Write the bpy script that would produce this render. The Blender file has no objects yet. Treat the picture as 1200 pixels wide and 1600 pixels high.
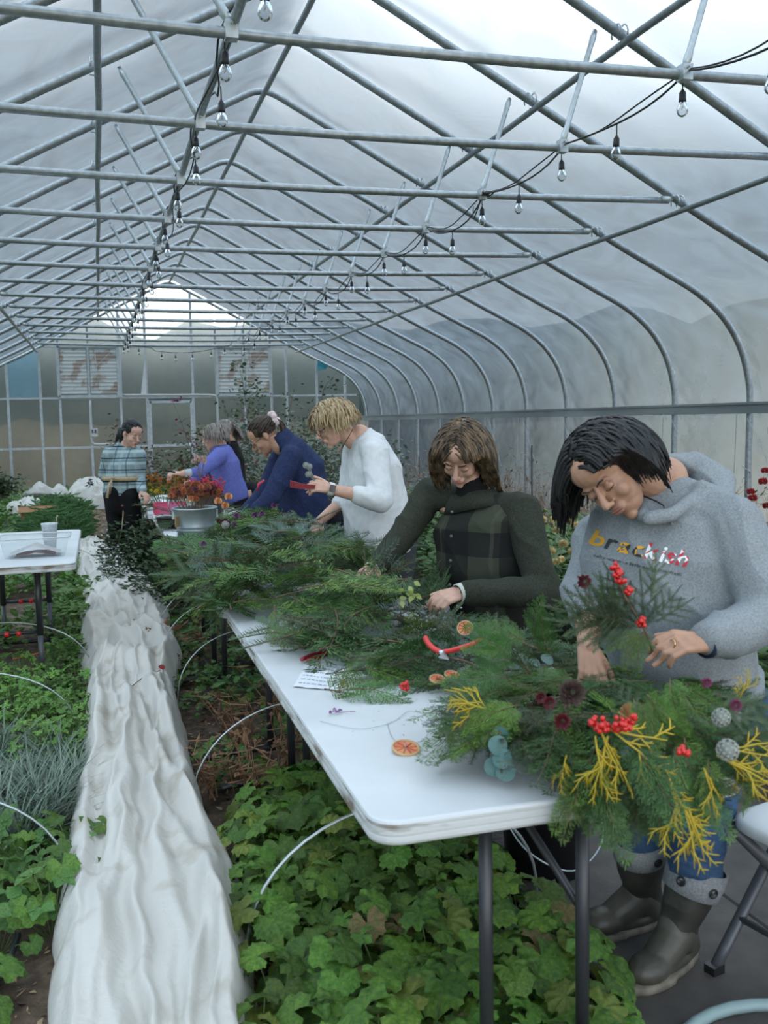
import bpy, bmesh, math, random
import numpy as np
from mathutils import Vector, Matrix, noise, Quaternion
from mathutils.bvhtree import BVHTree
random.seed(7); RNG = np.random.default_rng(7)
SC = bpy.context.scene
COL = SC.collection

# ---------------------------------------------------------------- camera, sky, exposure
F_PX, YAW, PIT, ROL, CX, CH = 1515.354, .284, .095, .019, -1.546, 1.5
_r = Vector((math.cos(YAW), -math.sin(YAW), 0))
_f = Vector((math.sin(YAW)*math.cos(PIT), math.cos(YAW)*math.cos(PIT), -math.sin(PIT)))
_u = _r.cross(_f)
_c, _s = math.cos(ROL), math.sin(ROL)
CR = _r*_c - _u*_s
CU = _r*_s + _u*_c
CF = _f
cam_d = bpy.data.cameras.new('camera'); cam = bpy.data.objects.new('camera', cam_d); COL.objects.link(cam)
cam.matrix_world = Matrix(((CR.x, CU.x, -CF.x, CX), (CR.y, CU.y, -CF.y, 0), (CR.z, CU.z, -CF.z, CH), (0, 0, 0, 1)))
cam_d.sensor_fit = 'HORIZONTAL'; cam_d.sensor_width = 36; cam_d.lens = 36*F_PX/1200
cam_d.clip_start = .05; cam_d.clip_end = 400
cam_d.dof.use_dof = True; cam_d.dof.focus_distance = 4.6; cam_d.dof.aperture_fstop = 8
SC.camera = cam
SC.view_settings.view_transform = 'Standard'; SC.view_settings.look = 'None'
SC.view_settings.gamma = 1; SC.view_settings.use_curve_mapping = False
SC.view_settings.exposure = 1.0
SC.cycles.max_bounces = 8; SC.cycles.transparent_max_bounces = 16; SC.cycles.transmission_bounces = 6
SC.cycles.sample_clamp_indirect = 6; SC.cycles.use_denoising = True

W = bpy.data.worlds.new('overcast_sky'); SC.world = W; W.use_nodes = True
nt = W.node_tree; nt.nodes.clear()
def _n(t, tree=None, **kw):
    n = (tree or nt).nodes.new(t)
    for k, v in kw.items(): setattr(n, k, v)
    return n
wo = _n('ShaderNodeOutputWorld'); bg = _n('ShaderNodeBackground'); tc = _n('ShaderNodeTexCoord')
nz = _n('ShaderNodeTexNoise'); nz.inputs['Scale'].default_value = 1.3; nz.inputs['Detail'].default_value = 3; nz.inputs['Roughness'].default_value = .5
rp = _n('ShaderNodeValToRGB')
rp.color_ramp.elements[0].position = .36; rp.color_ramp.elements[0].color = (.30, .41, .52, 1)
rp.color_ramp.elements[1].position = .64; rp.color_ramp.elements[1].color = (.98, .98, .98, 1)
mp = _n('ShaderNodeMapping'); mp.inputs['Location'].default_value = (.35, .1, .6)
nt.links.new(tc.outputs['Generated'], mp.inputs['Vector']); nt.links.new(mp.outputs[0], nz.inputs['Vector'])
nt.links.new(nz.outputs['Fac'], rp.inputs['Fac']); nt.links.new(rp.outputs[0], bg.inputs['Color'])
bg.inputs['Strength'].default_value = 1.95
nt.links.new(bg.outputs[0], wo.inputs['Surface'])

def at(px, py, z):
    """world point seen at that pixel of the photograph at camera depth z"""
    return Vector((CX, 0, CH)) + (CR*((px-600)/F_PX) + CU*((800-py)/F_PX) + CF)*z
def atz(px, py, Z):
    d = CR*((px-600)/F_PX) + CU*((800-py)/F_PX) + CF
    return Vector((CX, 0, CH)) + d*((Z-CH)/d.z)
def aty(px, py, Y):
    d = CR*((px-600)/F_PX) + CU*((800-py)/F_PX) + CF
    return Vector((CX, 0, CH)) + d*(Y/d.y)
def camdir(a, b, c):
    """direction given as right, up, towards the viewer"""
    return (CR*a + CU*b - CF*c).normalized()

# ---------------------------------------------------------------- materials
MATS = {}
ALB = .84   # overall reflectance level of the non-metal surfaces
def mat(name, col, rough=.6, metal=0., col2=None, nscale=20., bump=0., bscale=60., trans=0., spec=.5, rand=0., detail=3., stretch=(1, 1, 1), lo=.35, hi=.65):
    if name in MATS: return MATS[name]
    if metal < .2: col = tuple(c*ALB for c in col); col2 = None if col2 is None else tuple(c*ALB for c in col2)
    m = bpy.data.materials.new(name); m.use_nodes = True; t = m.node_tree; t.nodes.clear()
    out = _n('ShaderNodeOutputMaterial', t); p = _n('ShaderNodeBsdfPrincipled', t)
    p.inputs['Roughness'].default_value = rough; p.inputs['Metallic'].default_value = metal
    p.inputs['Specular IOR Level'].default_value = spec
    tcn = _n('ShaderNodeTexCoord', t); mpn = _n('ShaderNodeMapping', t); mpn.inputs['Scale'].default_value = stretch
    t.links.new(tcn.outputs['Object'], mpn.inputs['Vector'])
    rgb = None
    if col2 is not None:
        nn = _n('ShaderNodeTexNoise', t); nn.inputs['Scale'].default_value = nscale; nn.inputs['Detail'].default_value = detail
        t.links.new(mpn.outputs[0], nn.inputs['Vector'])
        r = _n('ShaderNodeValToRGB', t); r.color_ramp.elements[0].position = lo; r.color_ramp.elements[1].position = hi
        r.color_ramp.elements[0].color = (*col, 1); r.color_ramp.elements[1].color = (*col2, 1)
        t.links.new(nn.outputs['Fac'], r.inputs['Fac']); rgb = r.outputs[0]
    if rand > 0:
        oi = _n('ShaderNodeObjectInfo', t); hs = _n('ShaderNodeHueSaturation', t)
        mr = _n('ShaderNodeMapRange', t); mr.inputs['To Min'].default_value = 1-rand; mr.inputs['To Max'].default_value = 1+rand*1.2
        mh = _n('ShaderNodeMapRange', t); mh.inputs['To Min'].default_value = .5-.035*min(rand, 1); mh.inputs['To Max'].default_value = .5+.035*min(rand, 1)
        t.links.new(oi.outputs['Random'], mr.inputs['Value'])
        fr = _n('ShaderNodeMath', t, operation='FRACT'); mu = _n('ShaderNodeMath', t, operation='MULTIPLY'); mu.inputs[1].default_value = 7.31
        t.links.new(oi.outputs['Random'], mu.inputs[0]); t.links.new(mu.outputs[0], fr.inputs[0]); t.links.new(fr.outputs[0], mh.inputs['Value'])
        t.links.new(mh.outputs[0], hs.inputs['Hue']); t.links.new(mr.outputs[0], hs.inputs['Value'])
        if rgb is None: hs.inputs['Color'].default_value = (*col, 1)
        else: t.links.new(rgb, hs.inputs['Color'])
        rgb = hs.outputs[0]
    if rgb is None: p.inputs['Base Color'].default_value = (*col, 1)
    else: t.links.new(rgb, p.inputs['Base Color'])
    if bump > 0:
        bn = _n('ShaderNodeTexNoise', t); bn.inputs['Scale'].default_value = bscale; bn.inputs['Detail'].default_value = 4
        t.links.new(mpn.outputs[0], bn.inputs['Vector'])
        b = _n('ShaderNodeBump', t); b.inputs['Strength'].default_value = bump; b.inputs['Distance'].default_value = .01
        t.links.new(bn.outputs['Fac'], b.inputs['Height']); t.links.new(b.outputs[0], p.inputs['Normal'])
    surf = p.outputs[0]
    if trans > 0:
        tl = _n('ShaderNodeBsdfTranslucent', t); mx = _n('ShaderNodeMixShader', t); mx.inputs[0].default_value = trans
        if rgb is None: tl.inputs['Color'].default_value = (*col, 1)
        else: t.links.new(rgb, tl.inputs['Color'])
        t.links.new(p.outputs[0], mx.inputs[1]); t.links.new(tl.outputs[0], mx.inputs[2]); surf = mx.outputs[0]
    t.links.new(surf, out.inputs['Surface'])
    MATS[name] = m
    return m

def film_mat(name, transp, tint, veil, gloss=.08, bump=0., wscale=6., blur=.94):
    m = bpy.data.materials.new(name); m.use_nodes = True; t = m.node_tree; t.nodes.clear()
    out = _n('ShaderNodeOutputMaterial', t)
    tr = _n('ShaderNodeBsdfTransparent', t); tr.inputs['Color'].default_value = (*tint, 1)
    tl = _n('ShaderNodeBsdfTranslucent', t); tl.inputs['Color'].default_value = (*veil, 1)
    df = _n('ShaderNodeBsdfDiffuse', t); df.inputs['Color'].default_value = (*veil, 1)
    gl = _n('ShaderNodeBsdfGlossy', t); gl.inputs['Roughness'].default_value = .28
    rf = _n('ShaderNodeBsdfRefraction', t); rf.inputs['Color'].default_value = (*tint, 1); rf.inputs['Roughness'].default_value = .6; rf.inputs['IOR'].default_value = 1.2
    mt = _n('ShaderNodeMixShader', t); mt.inputs[0].default_value = blur; t.links.new(tr.outputs[0], mt.inputs[1]); t.links.new(rf.outputs[0], mt.inputs[2])
    m1 = _n('ShaderNodeMixShader', t); m1.inputs[0].default_value = .2
    m2 = _n('ShaderNodeMixShader', t); m2.inputs[0].default_value = transp
    m3 = _n('ShaderNodeMixShader', t); m3.inputs[0].default_value = gloss
    t.links.new(tl.outputs[0], m1.inputs[1]); t.links.new(df.outputs[0], m1.inputs[2])
    t.links.new(m1.outputs[0], m2.inputs[1]); t.links.new(mt.outputs[0], m2.inputs[2])
    t.links.new(m2.outputs[0], m3.inputs[1]); t.links.new(gl.outputs[0], m3.inputs[2])
    t.links.new(m3.outputs[0], out.inputs['Surface'])
    if bump > 0:
        tcn = _n('ShaderNodeTexCoord', t); mpn = _n('ShaderNodeMapping', t); mpn.inputs['Scale'].default_value = (1, .8, 1)
        t.links.new(tcn.outputs['Object'], mpn.inputs['Vector'])
        nn = _n('ShaderNodeTexNoise', t); nn.inputs['Scale'].default_value = wscale; nn.inputs['Detail'].default_value = 5; nn.inputs['Distortion'].default_value = 1.2
        t.links.new(mpn.outputs[0], nn.inputs['Vector'])
        b = _n('ShaderNodeBump', t); b.inputs['Strength'].default_value = bump; b.inputs['Distance'].default_value = .05
        t.links.new(nn.outputs['Fac'], b.inputs['Height'])
        for x in (gl, df, tl): t.links.new(b.outputs[0], x.inputs['Normal'])
        # milky creases and scuffs of the film itself
        rr = _n('ShaderNodeMapRange', t); rr.inputs['From Min'].default_value = .3; rr.inputs['From Max'].default_value = .75
        rr.inputs['To Min'].default_value = transp+.08; rr.inputs['To Max'].default_value = transp-.12
        t.links.new(nn.outputs['Fac'], rr.inputs['Value']); t.links.new(rr.outputs[0], m2.inputs[0])
    MATS[name] = m
    return m

STEEL = mat('galvanized_steel', (.30, .33, .35), .42, .75, (.42, .45, .47), 30, .05, 200)
STEEL2 = mat('galvanized_strut_steel', (.52, .56, .58), .4, .7, (.62, .66, .68), 40)
ALU = mat('aluminium_profile', (.42, .46, .49), .45, .6, (.52, .56, .58), 12)
BLACK = mat('black_plastic', (.012, .012, .013), .45)
BLACKM = mat('black_powdercoated_steel', (.035, .036, .040), .38, .3, spec=.6)
GREYM = mat('grey_powdercoated_steel', (.09, .095, .105), .42, .3)
WHITE_PL = mat('white_table_plastic', (.62, .64, .66), .42, 0, (.72, .74, .755), 3, .12, 260)
WIRE = mat('zinc_wire', (.42, .47, .48), .4, .7)
WOODB = mat('weathered_board', (.34, .30, .22), .8, 0, (.48, .43, .33), 6, .2, 80, stretch=(8, 1, 8))

# ---------------------------------------------------------------- mesh helpers
def mk(name, verts, faces, m=None, parent=None, smooth=True, label=None, cat=None, group=None, kind=None):
    me = bpy.data.meshes.new(name); me.from_pydata([tuple(v) for v in verts], [], faces); me.update()
    if smooth: me.shade_smooth()
    o = bpy.data.objects.new(name, me); COL.objects.link(o)
    if m is not None:
        for x in (m if isinstance(m, (list, tuple)) else [m]): me.materials.append(x)
    if parent is not None: o.parent = parent
    if label: o['label'] = label
    if cat: o['category'] = cat
    if group: o['group'] = group
    if kind: o['kind'] = kind
    return o
def thing(name, label, cat, loc=(0, 0, 0), group=None, kind=None):
    o = bpy.data.objects.new(name, None); COL.objects.link(o); o.location = loc; o.empty_display_size = .05
    o['label'] = label; o['category'] = cat
    if group: o['group'] = group
    if kind: o['kind'] = kind
    return o
def copy_tree(o, parent=None):
    c = o.copy(); COL.objects.link(c)
    if parent is not None: c.parent = parent
    for ch in o.children: copy_tree(ch, c)
    return c

class G:
    """collects geometry"""
    def __init__(s): s.v = []; s.f = []; s.mi = []
    def add(s, vs, fs, mi=0):
        b = len(s.v); s.v.extend(vs); s.f.extend([tuple(i+b for i in f) for f in fs]); s.mi.extend([mi]*len(fs)); return s
    def box(s, c, size, rot=None, mi=0):
        c = Vector(c); x, y, z = [k/2 for k in size]
        vs = [Vector((a*x, b*y, d*z)) for a in (-1, 1) for b in (-1, 1) for d in (-1, 1)]
        if rot is not None: vs = [rot @ v for v in vs]
        return s.add([c+v for v in vs], [(0, 1, 3, 2), (4, 6, 7, 5), (0, 4, 5, 1), (2, 3, 7, 6), (0, 2, 6, 4), (1, 5, 7, 3)], mi)
    def tube(s, pts, r, n=8, caps=True, mi=0, flat=1., up=None):
        pts = [Vector(p) for p in pts]; m = len(pts)
        rs = r if isinstance(r, (list, tuple, np.ndarray)) else [r]*m
        vs = []; prev = None
        for i, p in enumerate(pts):
            a = pts[max(i-1, 0)]; b = pts[min(i+1, m-1)]; d = (b-a)
            if d.length < 1e-9: d = Vector((0, 0, 1))
            d.normalize()
            if prev is None:
                x = up if up is not None else (Vector((0, 0, 1)) if abs(d.z) < .9 else Vector((1, 0, 0)))
                x = (x - d*x.dot(d)).normalized()
            else: x = (prev - d*prev.dot(d)); x = x.normalized() if x.length > 1e-6 else d.orthogonal().normalized()
            prev = x; y = d.cross(x)
            for k in range(n):
                t = 2*math.pi*k/n; vs.append(p + x*(math.cos(t)*rs[i]*flat) + y*(math.sin(t)*rs[i]))
        fs = [(i*n+k, i*n+(k+1) % n, (i+1)*n+(k+1) % n, (i+1)*n+k) for i in range(m-1) for k in range(n)]
        if caps: fs += [tuple(range(n-1, -1, -1)), tuple(range((m-1)*n, m*n))]
        return s.add(vs, fs, mi)
    def ell(s, c, ax, n=14, m=9, mi=0):
        """ellipsoid with three axis vectors"""
        c = Vector(c); a, b, d = [Vector(v) for v in ax]; vs = [c+d]
        for i in range(1, m):
            ph = math.pi*i/m
            for k in range(n):
                t = 2*math.pi*k/n
                vs.append(c + a*(math.sin(ph)*math.cos(t)) + b*(math.sin(ph)*math.sin(t)) + d*math.cos(ph))
        vs.append(c-d); fs = []
        fs += [(0, 1+k, 1+(k+1) % n) for k in range(n)]
        for i in range(m-2): fs += [(1+i*n+k, 1+(i+1)*n+k, 1+(i+1)*n+(k+1) % n, 1+i*n+(k+1) % n) for k in range(n)]
        e = len(vs)-1; fs += [(1+(m-2)*n+(k+1) % n, 1+(m-2)*n+k, e) for k in range(n)]
        if a.cross(b).dot(d) < 0: fs = [f[::-1] for f in fs]
        return s.add(vs, fs, mi)
    def sph(s, c, r, n=12, m=8, mi=0): return s.ell(c, ((r, 0, 0), (0, r, 0), (0, 0, r)), n, m, mi)
    def cap(s, p, r1, q, r2, n=16, mi=0):
        """capsule with tapered radii"""
        p = Vector(p); q = Vector(q); d = q-p; L = d.length; d = d/L if L > 1e-6 else Vector((0, 0, 1))
        pts = []; rs = []
        for k in range(5): t = math.pi/2*k/5; pts.append(p - d*(r1*math.cos(t))); rs.append(max(r1*math.sin(t), r1*.04))
        pts.append(p); rs.append(r1); pts.append(q); rs.append(r2)
        for k in range(4, -1, -1): t = math.pi/2*k/5; pts.append(q + d*(r2*math.cos(t))); rs.append(max(r2*math.sin(t), r2*.04))
        return s.tube(pts, rs, n, True, mi)
    def chain(s, pts, rs, n=16):
        for i in range(len(pts)-1): s.cap(pts[i], rs[i], pts[i+1], rs[i+1], n)
        return s
    def loft(s, rings, n=24, mi=0):
        """rings: (centre, axis_a, axis_b) vectors carrying their radii"""
        vs = []; m = len(rings)
        for c, a, b in rings:
            c = Vector(c); a = Vector(a); b = Vector(b)
            for k in range(n):
                t = 2*math.pi*k/n; ct, st = math.cos(t), math.sin(t)
                ct = math.copysign(abs(ct)**.85, ct); st = math.copysign(abs(st)**.85, st)
                vs.append(c + a*ct + b*st)
        fs = [(i*n+k, i*n+(k+1) % n, (i+1)*n+(k+1) % n, (i+1)*n+k) for i in range(m-1) for k in range(n)]
        fs += [tuple(range(n-1, -1, -1)), tuple(range((m-1)*n, m*n))]
        c0, c1 = Vector(rings[0][0]), Vector(rings[-1][0])
        if Vector(rings[0][1]).cross(Vector(rings[0][2])).dot(c1-c0) < 0: fs = [f[::-1] for f in fs]
        return s.add(vs, fs, mi)
    def lathe(s, c, prof, n=24, mi=0, axis=None):
        c = Vector(c); q = Quaternion() if axis is None else Vector((0, 0, 1)).rotation_difference(Vector(axis)); vs = []
        for r, z in prof:
            for k in range(n): t = 2*math.pi*k/n; vs.append(c + q @ Vector((r*math.cos(t), r*math.sin(t), z)))
        m = len(prof)
        return s.add(vs, [(i*n+k, i*n+(k+1) % n, (i+1)*n+(k+1) % n, (i+1)*n+k) for i in range(m-1) for k in range(n)], mi)
    def obj(s, name, m, parent=None, smooth=True, **kw):
        o = mk(name, s.v, s.f, m, parent, smooth, **kw)
        if any(s.mi): o.data.polygons.foreach_set('material_index', s.mi)
        return o
    def mesh(s, name, m, smooth=True):
        me = bpy.data.meshes.new(name); me.from_pydata([tuple(v) for v in s.v], [], s.f); me.update()
        for x in (m if isinstance(m, (list, tuple)) else [m]): me.materials.append(x)
        if any(s.mi): me.polygons.foreach_set('material_index', s.mi)
        if smooth: me.shade_smooth()
        return me

def inst(name, me, loc=(0, 0, 0), rot=None, sc=1., parent=None, **kw):
    o = bpy.data.objects.new(name, me); COL.objects.link(o)
    M = Matrix.Translation(loc) @ (rot.to_4x4() if rot is not None else Matrix()) @ Matrix.Diagonal((sc, sc, sc, 1) if not isinstance(sc, tuple) else (*sc, 1))
    o.matrix_world = M
    if parent is not None: o.parent = parent
    for k, v in kw.items():
        if v: o['category' if k == 'cat' else k] = v
    return o

def remesh(g, voxel, smooth=4, fold=None, name='tmp'):
    """union of overlapping closed volumes as one smooth skin"""
    o = g.obj(name, None, None, False)
    md = o.modifiers.new('r', 'REMESH'); md.mode = 'VOXEL'; md.voxel_size = voxel
    if smooth:
        ms = o.modifiers.new('s', 'SMOOTH'); ms.factor = .5; ms.iterations = smooth
    dg = bpy.context.evaluated_depsgraph_get(); dg.update()
    me = bpy.data.meshes.new_from_object(o.evaluated_get(dg))
    old = o.data; bpy.data.objects.remove(o); bpy.data.meshes.remove(old)
    if fold is not None:
        n = len(me.vertices); co = np.empty(n*3); me.vertices.foreach_get('co', co); co = co.reshape(-1, 3)
        no = np.empty(n*3); me.vertex_normals.foreach_get('vector', no); no = no.reshape(-1, 3)
        co = co + no*fold(co)[:, None]
        me.vertices.foreach_set('co', co.ravel()); me.update()
    me.shade_smooth()
    return me

def catmull(P, k=6):
    P = [Vector(p) for p in P]; out = []
    for i in range(len(P)-1):
        a = P[max(i-1, 0)]; b = P[i]; c = P[i+1]; d = P[min(i+2, len(P)-1)]
        for j in range(k):
            t = j/k; out.append(.5*((2*b) + (c-a)*t + (2*a-5*b+4*c-d)*t*t + (3*b-a-3*c+d)*t**3))
    out.append(P[-1]); return out

ORD = ['zeroth', 'first', 'second', 'third', 'fourth', 'fifth', 'sixth', 'seventh', 'eighth', 'ninth', 'tenth', 'eleventh', 'twelfth', 'thirteenth', 'fourteenth', 'fifteenth', 'sixteenth', 'seventeenth', 'eighteenth', 'nineteenth', 'twentieth', 'twenty-first', 'twenty-second', 'twenty-third', 'twenty-fourth', 'twenty-fifth', 'twenty-sixth', 'twenty-seventh', 'twenty-eighth', 'twenty-ninth', 'thirtieth']
# ================================================================ STRUCTURE
Y0, SP, YE = 2.806, 1.22, 21.1
def YY(i): return Y0 + i*SP
PROF = [(4.22, -.15), (4.225, .6), (4.23, 1.2), (4.235, 1.56), (4.215, 1.8), (4.12, 2.1), (3.93, 2.37), (3.66, 2.58), (3.3, 2.76), (2.95, 2.93), (2.62, 3.10), (1.9, 3.485), (1.0, 3.955), (.3, 4.32), (.1, 4.42), (0, 4.44)]
right_prof = [(p.x, p.z) for p in catmull([Vector((x, 0, z)) for x, z in PROF], 4)]
full_prof = right_prof + [(-x, z) for x, z in right_prof[-2::-1]]

# soil
def ground_h(x, y): return .03*noise.noise(Vector((x*2.1, y*2.1, 0))) + .016*noise.noise(Vector((x*9, y*9, 3))) - .02
SOIL = mat('bare_soil_with_litter', (.055, .036, .024), .95, 0, (.17, .12, .08), 16, .9, 90, detail=8)
g = G(); nx, ny = 110, 300
for j in range(ny+1):
    for i in range(nx+1):
        x = -4.5 + 9.*i/nx; y = -2.2 + 23.4*(j/ny); g.v.append(Vector((x, y, ground_h(x, y) - (.05 if x > -.36 else 0))))
g.f = [(j*(nx+1)+i, j*(nx+1)+i+1, (j+1)*(nx+1)+i+1, (j+1)*(nx+1)+i) for j in range(ny) for i in range(nx)]
g.mi = [0]*len(g.f)
floor = g.obj('floor', SOIL, kind='structure', label='bare brown soil floor inside the greenhouse')
# straw strewn path, left
STRAWS = [mat('straw_chip', (.30, .20, .11), .9, rand=.4), mat('wood_chip', (.42, .31, .19), .9), mat('bark_chip', (.10, .06, .04), .9)]
g = G()
for k in range(14000):
    if k < 6000: x = random.uniform(-1.95, -1.25); y = random.uniform(10.5, 21)
    elif k < 12500: x = random.uniform(-1.9, -.33); y = random.uniform(2., 10.5)
    else: x = random.uniform(-4, -1.9); y = random.uniform(3, 20)
    a = random.uniform(0, 6.28); L = random.uniform(.006, .022)*(1.4 if y > 9 else 1); w = L*random.uniform(.15, .5)
    c = Vector((x, y, ground_h(x, y)+.004)); d = Vector((math.cos(a), math.sin(a), random.uniform(-.4, .4)))*L; e = Vector((-math.sin(a), math.cos(a), random.uniform(-.4, .4)))*w
    g.add([c-d, c+e, c+d, c-e], [(0, 1, 2, 3)], random.choice((0, 0, 1, 2)))
g.obj('straw_litter', STRAWS, kind='stuff', smooth=False, label='pale straw and bark chips strewn over the brown soil path', cat='litter')

# paved walkway on the right
SLABM = mat('grey_brown_paver', (.062, .054, .049), .75, 0, (.10, .086, .077), 9, .25, 120, rand=.12, detail=6)
walk = thing('walkway', 'grey brown paved walkway beside the long table', 'walkway', (.6, 5, -.03), kind='structure')
sl = {}
def slab_mesh():
    g = G(); b = .006; x, y = .2985, .2985
    vs = [(-x, -y, -.04), (x, -y, -.04), (x, y, -.04), (-x, y, -.04), (-x, -y, -b), (x, -y, -b), (x, y, -b), (-x, y, -b), (-x+b, -y+b, 0), (x-b, -y+b, 0), (x-b, y-b, 0), (-x+b, y-b, 0)]
    fs = [(0, 1, 5, 4), (1, 2, 6, 5), (2, 3, 7, 6), (3, 0, 4, 7), (4, 5, 9, 8), (5, 6, 10, 9), (6, 7, 11, 10), (7, 4, 8, 11), (8, 9, 10, 11)]
    return g.add([Vector(v) for v in vs], fs).mesh('paving_slab', SLABM, False)
sme = slab_mesh()
for j in range(30):
    for i in range(2):
        o = inst('paving_slab', sme, (-.035+.6*i - .6, -.2+.6*j + .3*(i % 2) - 5, .03+random.uniform(-.0015, .0015)), None, 1)
        o.parent = walk
# hoops of the frame with their cross bars and struts
PR_, SAG = .030, .035
strut_g = 'galvanized web struts'
NB = 17
for i in range(-2, 16):
    y = YY(i) if i < 15 else YE
    nth = ORD[15-i+1]
    t = thing('roof_hoop', f'galvanized steel roof hoop with cross bar and struts, {nth} counted from the gable wall', 'hoop', (0, y, 0), 'roof hoops of the greenhouse')
    g = G().tube([(x, 0, z) for x, z in full_prof], PR_, 10); g.obj('arched_pipe', STEEL, t)
    if i == 15: continue
    B = [(-2.58, 0, 3.075), (-1.7, 0, 3.055), (-.8, 0, 3.04), (0, 0, 3.035), (.8, 0, 3.04), (1.7, 0, 3.055), (2.58, 0, 3.075)]
    G().tube(catmull(B, 3), .024, 8).obj('cross_bar', STEEL, t)
    for s in (-1, 1):
        g = G(); a = Vector((s*1.32, .02, 3.72)); b = Vector((s*(1.09 if s > 0 else .97), -.02, 3.065)); d = (b-a).normalized()
        g.tube([a, a+d*.05, a+d*.09, b-d*.09, b-d*.05, b], [.014, .020, .0165, .0165, .021, .015], 8, flat=1.)
        g.obj('strut', STEEL2, t)
        g = G(); g.box(b+Vector((0, 0, -.02)), (.05, .055, .07)); g.tube([b+Vector((0, -.045, 0)), b+Vector((0, .045, 0))], .007, 6); g.obj('strut_clamp', STEEL2, t, False)
        g = G(); e = Vector((s*2.57, 0, 3.08)); g.tube([e+Vector((-s*.05, 0, -.0)), e, e+Vector((s*.06, 0, .03))], [.027, .03, .02], 8)
        g.tube([e+Vector((s*.03, -.04, .02)), e+Vector((s*.03, .04, .02))], .009, 6); g.obj('bar_end_bracket', STEEL2, t)
        for (cx_, cz_) in ((1.47, 3.69), (2.66, 3.045)):
            g = G()
            for dd in (-.022, .022):
                P = [(s*cx_+dd, .055*math.cos(q), cz_+.02+.05*math.sin(q)) for q in np.linspace(-.4, 3.6, 9)]
                g.tube(P, .005, 5)
            g.tube([(s*cx_-.03, -.05, cz_-.05), (s*cx_+.035, .04, cz_-.035)], .0045, 5)
            g.obj('wire_clamp', STEEL2, t)
# purlins
PUR = [('ridge_purlin', 0, 4.395, .024, 'long steel ridge pipe tying the hoop apexes together'),
       ('roof_purlin', -1.45, 3.635, .022, 'long steel roof pipe under the hoops on the side of the small table'),
       ('roof_purlin', 1.47, 3.635, .022, 'long steel roof pipe under the hoops on the walkway side'),
       ('eave_purlin', -2.67, 3.0, .022, 'long steel side pipe at the cross bar ends above the vegetable beds'),
       ('eave_purlin', 2.67, 3.0, .022, 'long steel side pipe at the cross bar ends over the walkway'),
       ('light_carrying_pipe', -.96, 3.085, .021, 'long steel pipe resting on the cross bars with the bulb string wound around it')]
for n, x, z, r, lab in PUR:
    g = G()
    P = [Vector((x + .006*math.sin(k*1.7), -1 + (YE+.95)*k/22, z+.004*math.sin(k*2.3))) for k in range(23)]
    g.tube(P, r, 8); o = g.obj(n, STEEL, None, label=lab, cat='pipe')
# ---- film
def film(name, i0, i1, lab, m):
    prof = full_prof[i0:i1]; g = G(); ys = np.arange(-1.0, YE+.03, .061); n = len(prof); nY = len(ys)
    P = [(Vector((prof[min(k+1, n-1)][0]-prof[max(k-1, 0)][0], 0, prof[min(k+1, n-1)][1]-prof[max(k-1, 0)][1])).normalized()) for k in range(n)]
    sub = 2; pts = []
    for k in range(n-1):
        for q in range(sub): pts.append((k+q/sub))
    pts.append(n-1)
    for y in ys:
        ph = ((y-Y0)/SP) % 1.; bay = math.sin(math.pi*ph)
        for kk in pts:
            k = min(int(kk), n-2); fr = kk-k
            x = prof[k][0]*(1-fr)+prof[k+1][0]*fr; z = prof[k][1]*(1-fr)+prof[k+1][1]*fr
            tn = (P[k]*(1-fr)+P[k+1]*fr).normalized(); nn = Vector((tn.z, 0, -tn.x))
            if nn.dot(Vector((x, 0, z-2.))) < 0: nn = -nn
            low = max(0., min(1., (3.0-z)/1.2))
            near = math.exp(-(ph if ph < .5 else 1-ph)*9)
            q = Vector((x*.9, y*1.1 + z*.7, z*.9))
            w = .020*noise.noise(q*1.2) + low*(.016*abs(noise.noise(Vector((y*2.2+z*3.2, z*1.4, x)))) + .010*noise.noise(Vector((y*5+z*6, z*3, x))))
            w += low*.012*math.sin((z*1.0 + (ph-.5)*(1 if ph < .5 else -1)*1.5)*26)*near
            if z < 1.6: w += .013*abs(noise.noise(Vector((y*9+z*4*(1 if ph > .5 else -1), z*1.6, 5))))
            d = .034 + bay*(-.02) + w*min(1, bay*2.+.15)
            g.v.append(Vector((x, y, z)) + nn*max(.031, d+.012))
    m_ = len(pts)
    g.f = [(j*m_+k, (j+1)*m_+k, (j+1)*m_+k+1, j*m_+k+1) for j in range(nY-1) for k in range(m_-1)]; g.mi = [0]*len(g.f)
    return g.obj(name, m, kind='structure', label=lab)
FILM = film_mat('milky_greenhouse_film', .68, (.82, .895, .94), (.34, .41, .46), .05, .4, 2.2)
FILM2 = film_mat('clear_side_film', .74, (.76, .86, .92), (.24, .30, .35), .06, .7, 4.)
nfoot = 12
L_ = len(full_prof)
film('wall_right', 0, nfoot+1, 'translucent film side wall along the walkway', FILM2)
film('ceiling', nfoot, L_-nfoot, 'translucent milky film roof over the hoops', FILM)
film('wall_left', L_-nfoot-1, L_, 'translucent film side wall along the vegetable beds', FILM2)
# hip boards with a wiggle wire channel
for s, n in ((1, 'trim_1'), (-1, 'trim_2')):
    g = G(); g.box((s*4.17, 10, 1.535), (.035, 22.2, .085)); g.box((s*4.15, 10, 1.585), (.02, 22.2, .022))
    g.box((s*4.149, 10, 1.50), (.02, 22.2, .012)); g.obj(n, mat('rail_board', (.22, .245, .25), .6, .2, (.32, .35, .35), 3, stretch=(1, .3, 1)), smooth=False, kind='structure', label='grey rail board along the %s film wall' % ('walkway' if s > 0 else 'bed side'))
    g = G(); g.box((s*4.19, 10, .06), (.04, 22.2, .2)); g.obj('baseboard_'+('right' if s > 0 else 'left'), WOODB, smooth=False, kind='structure')
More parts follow.
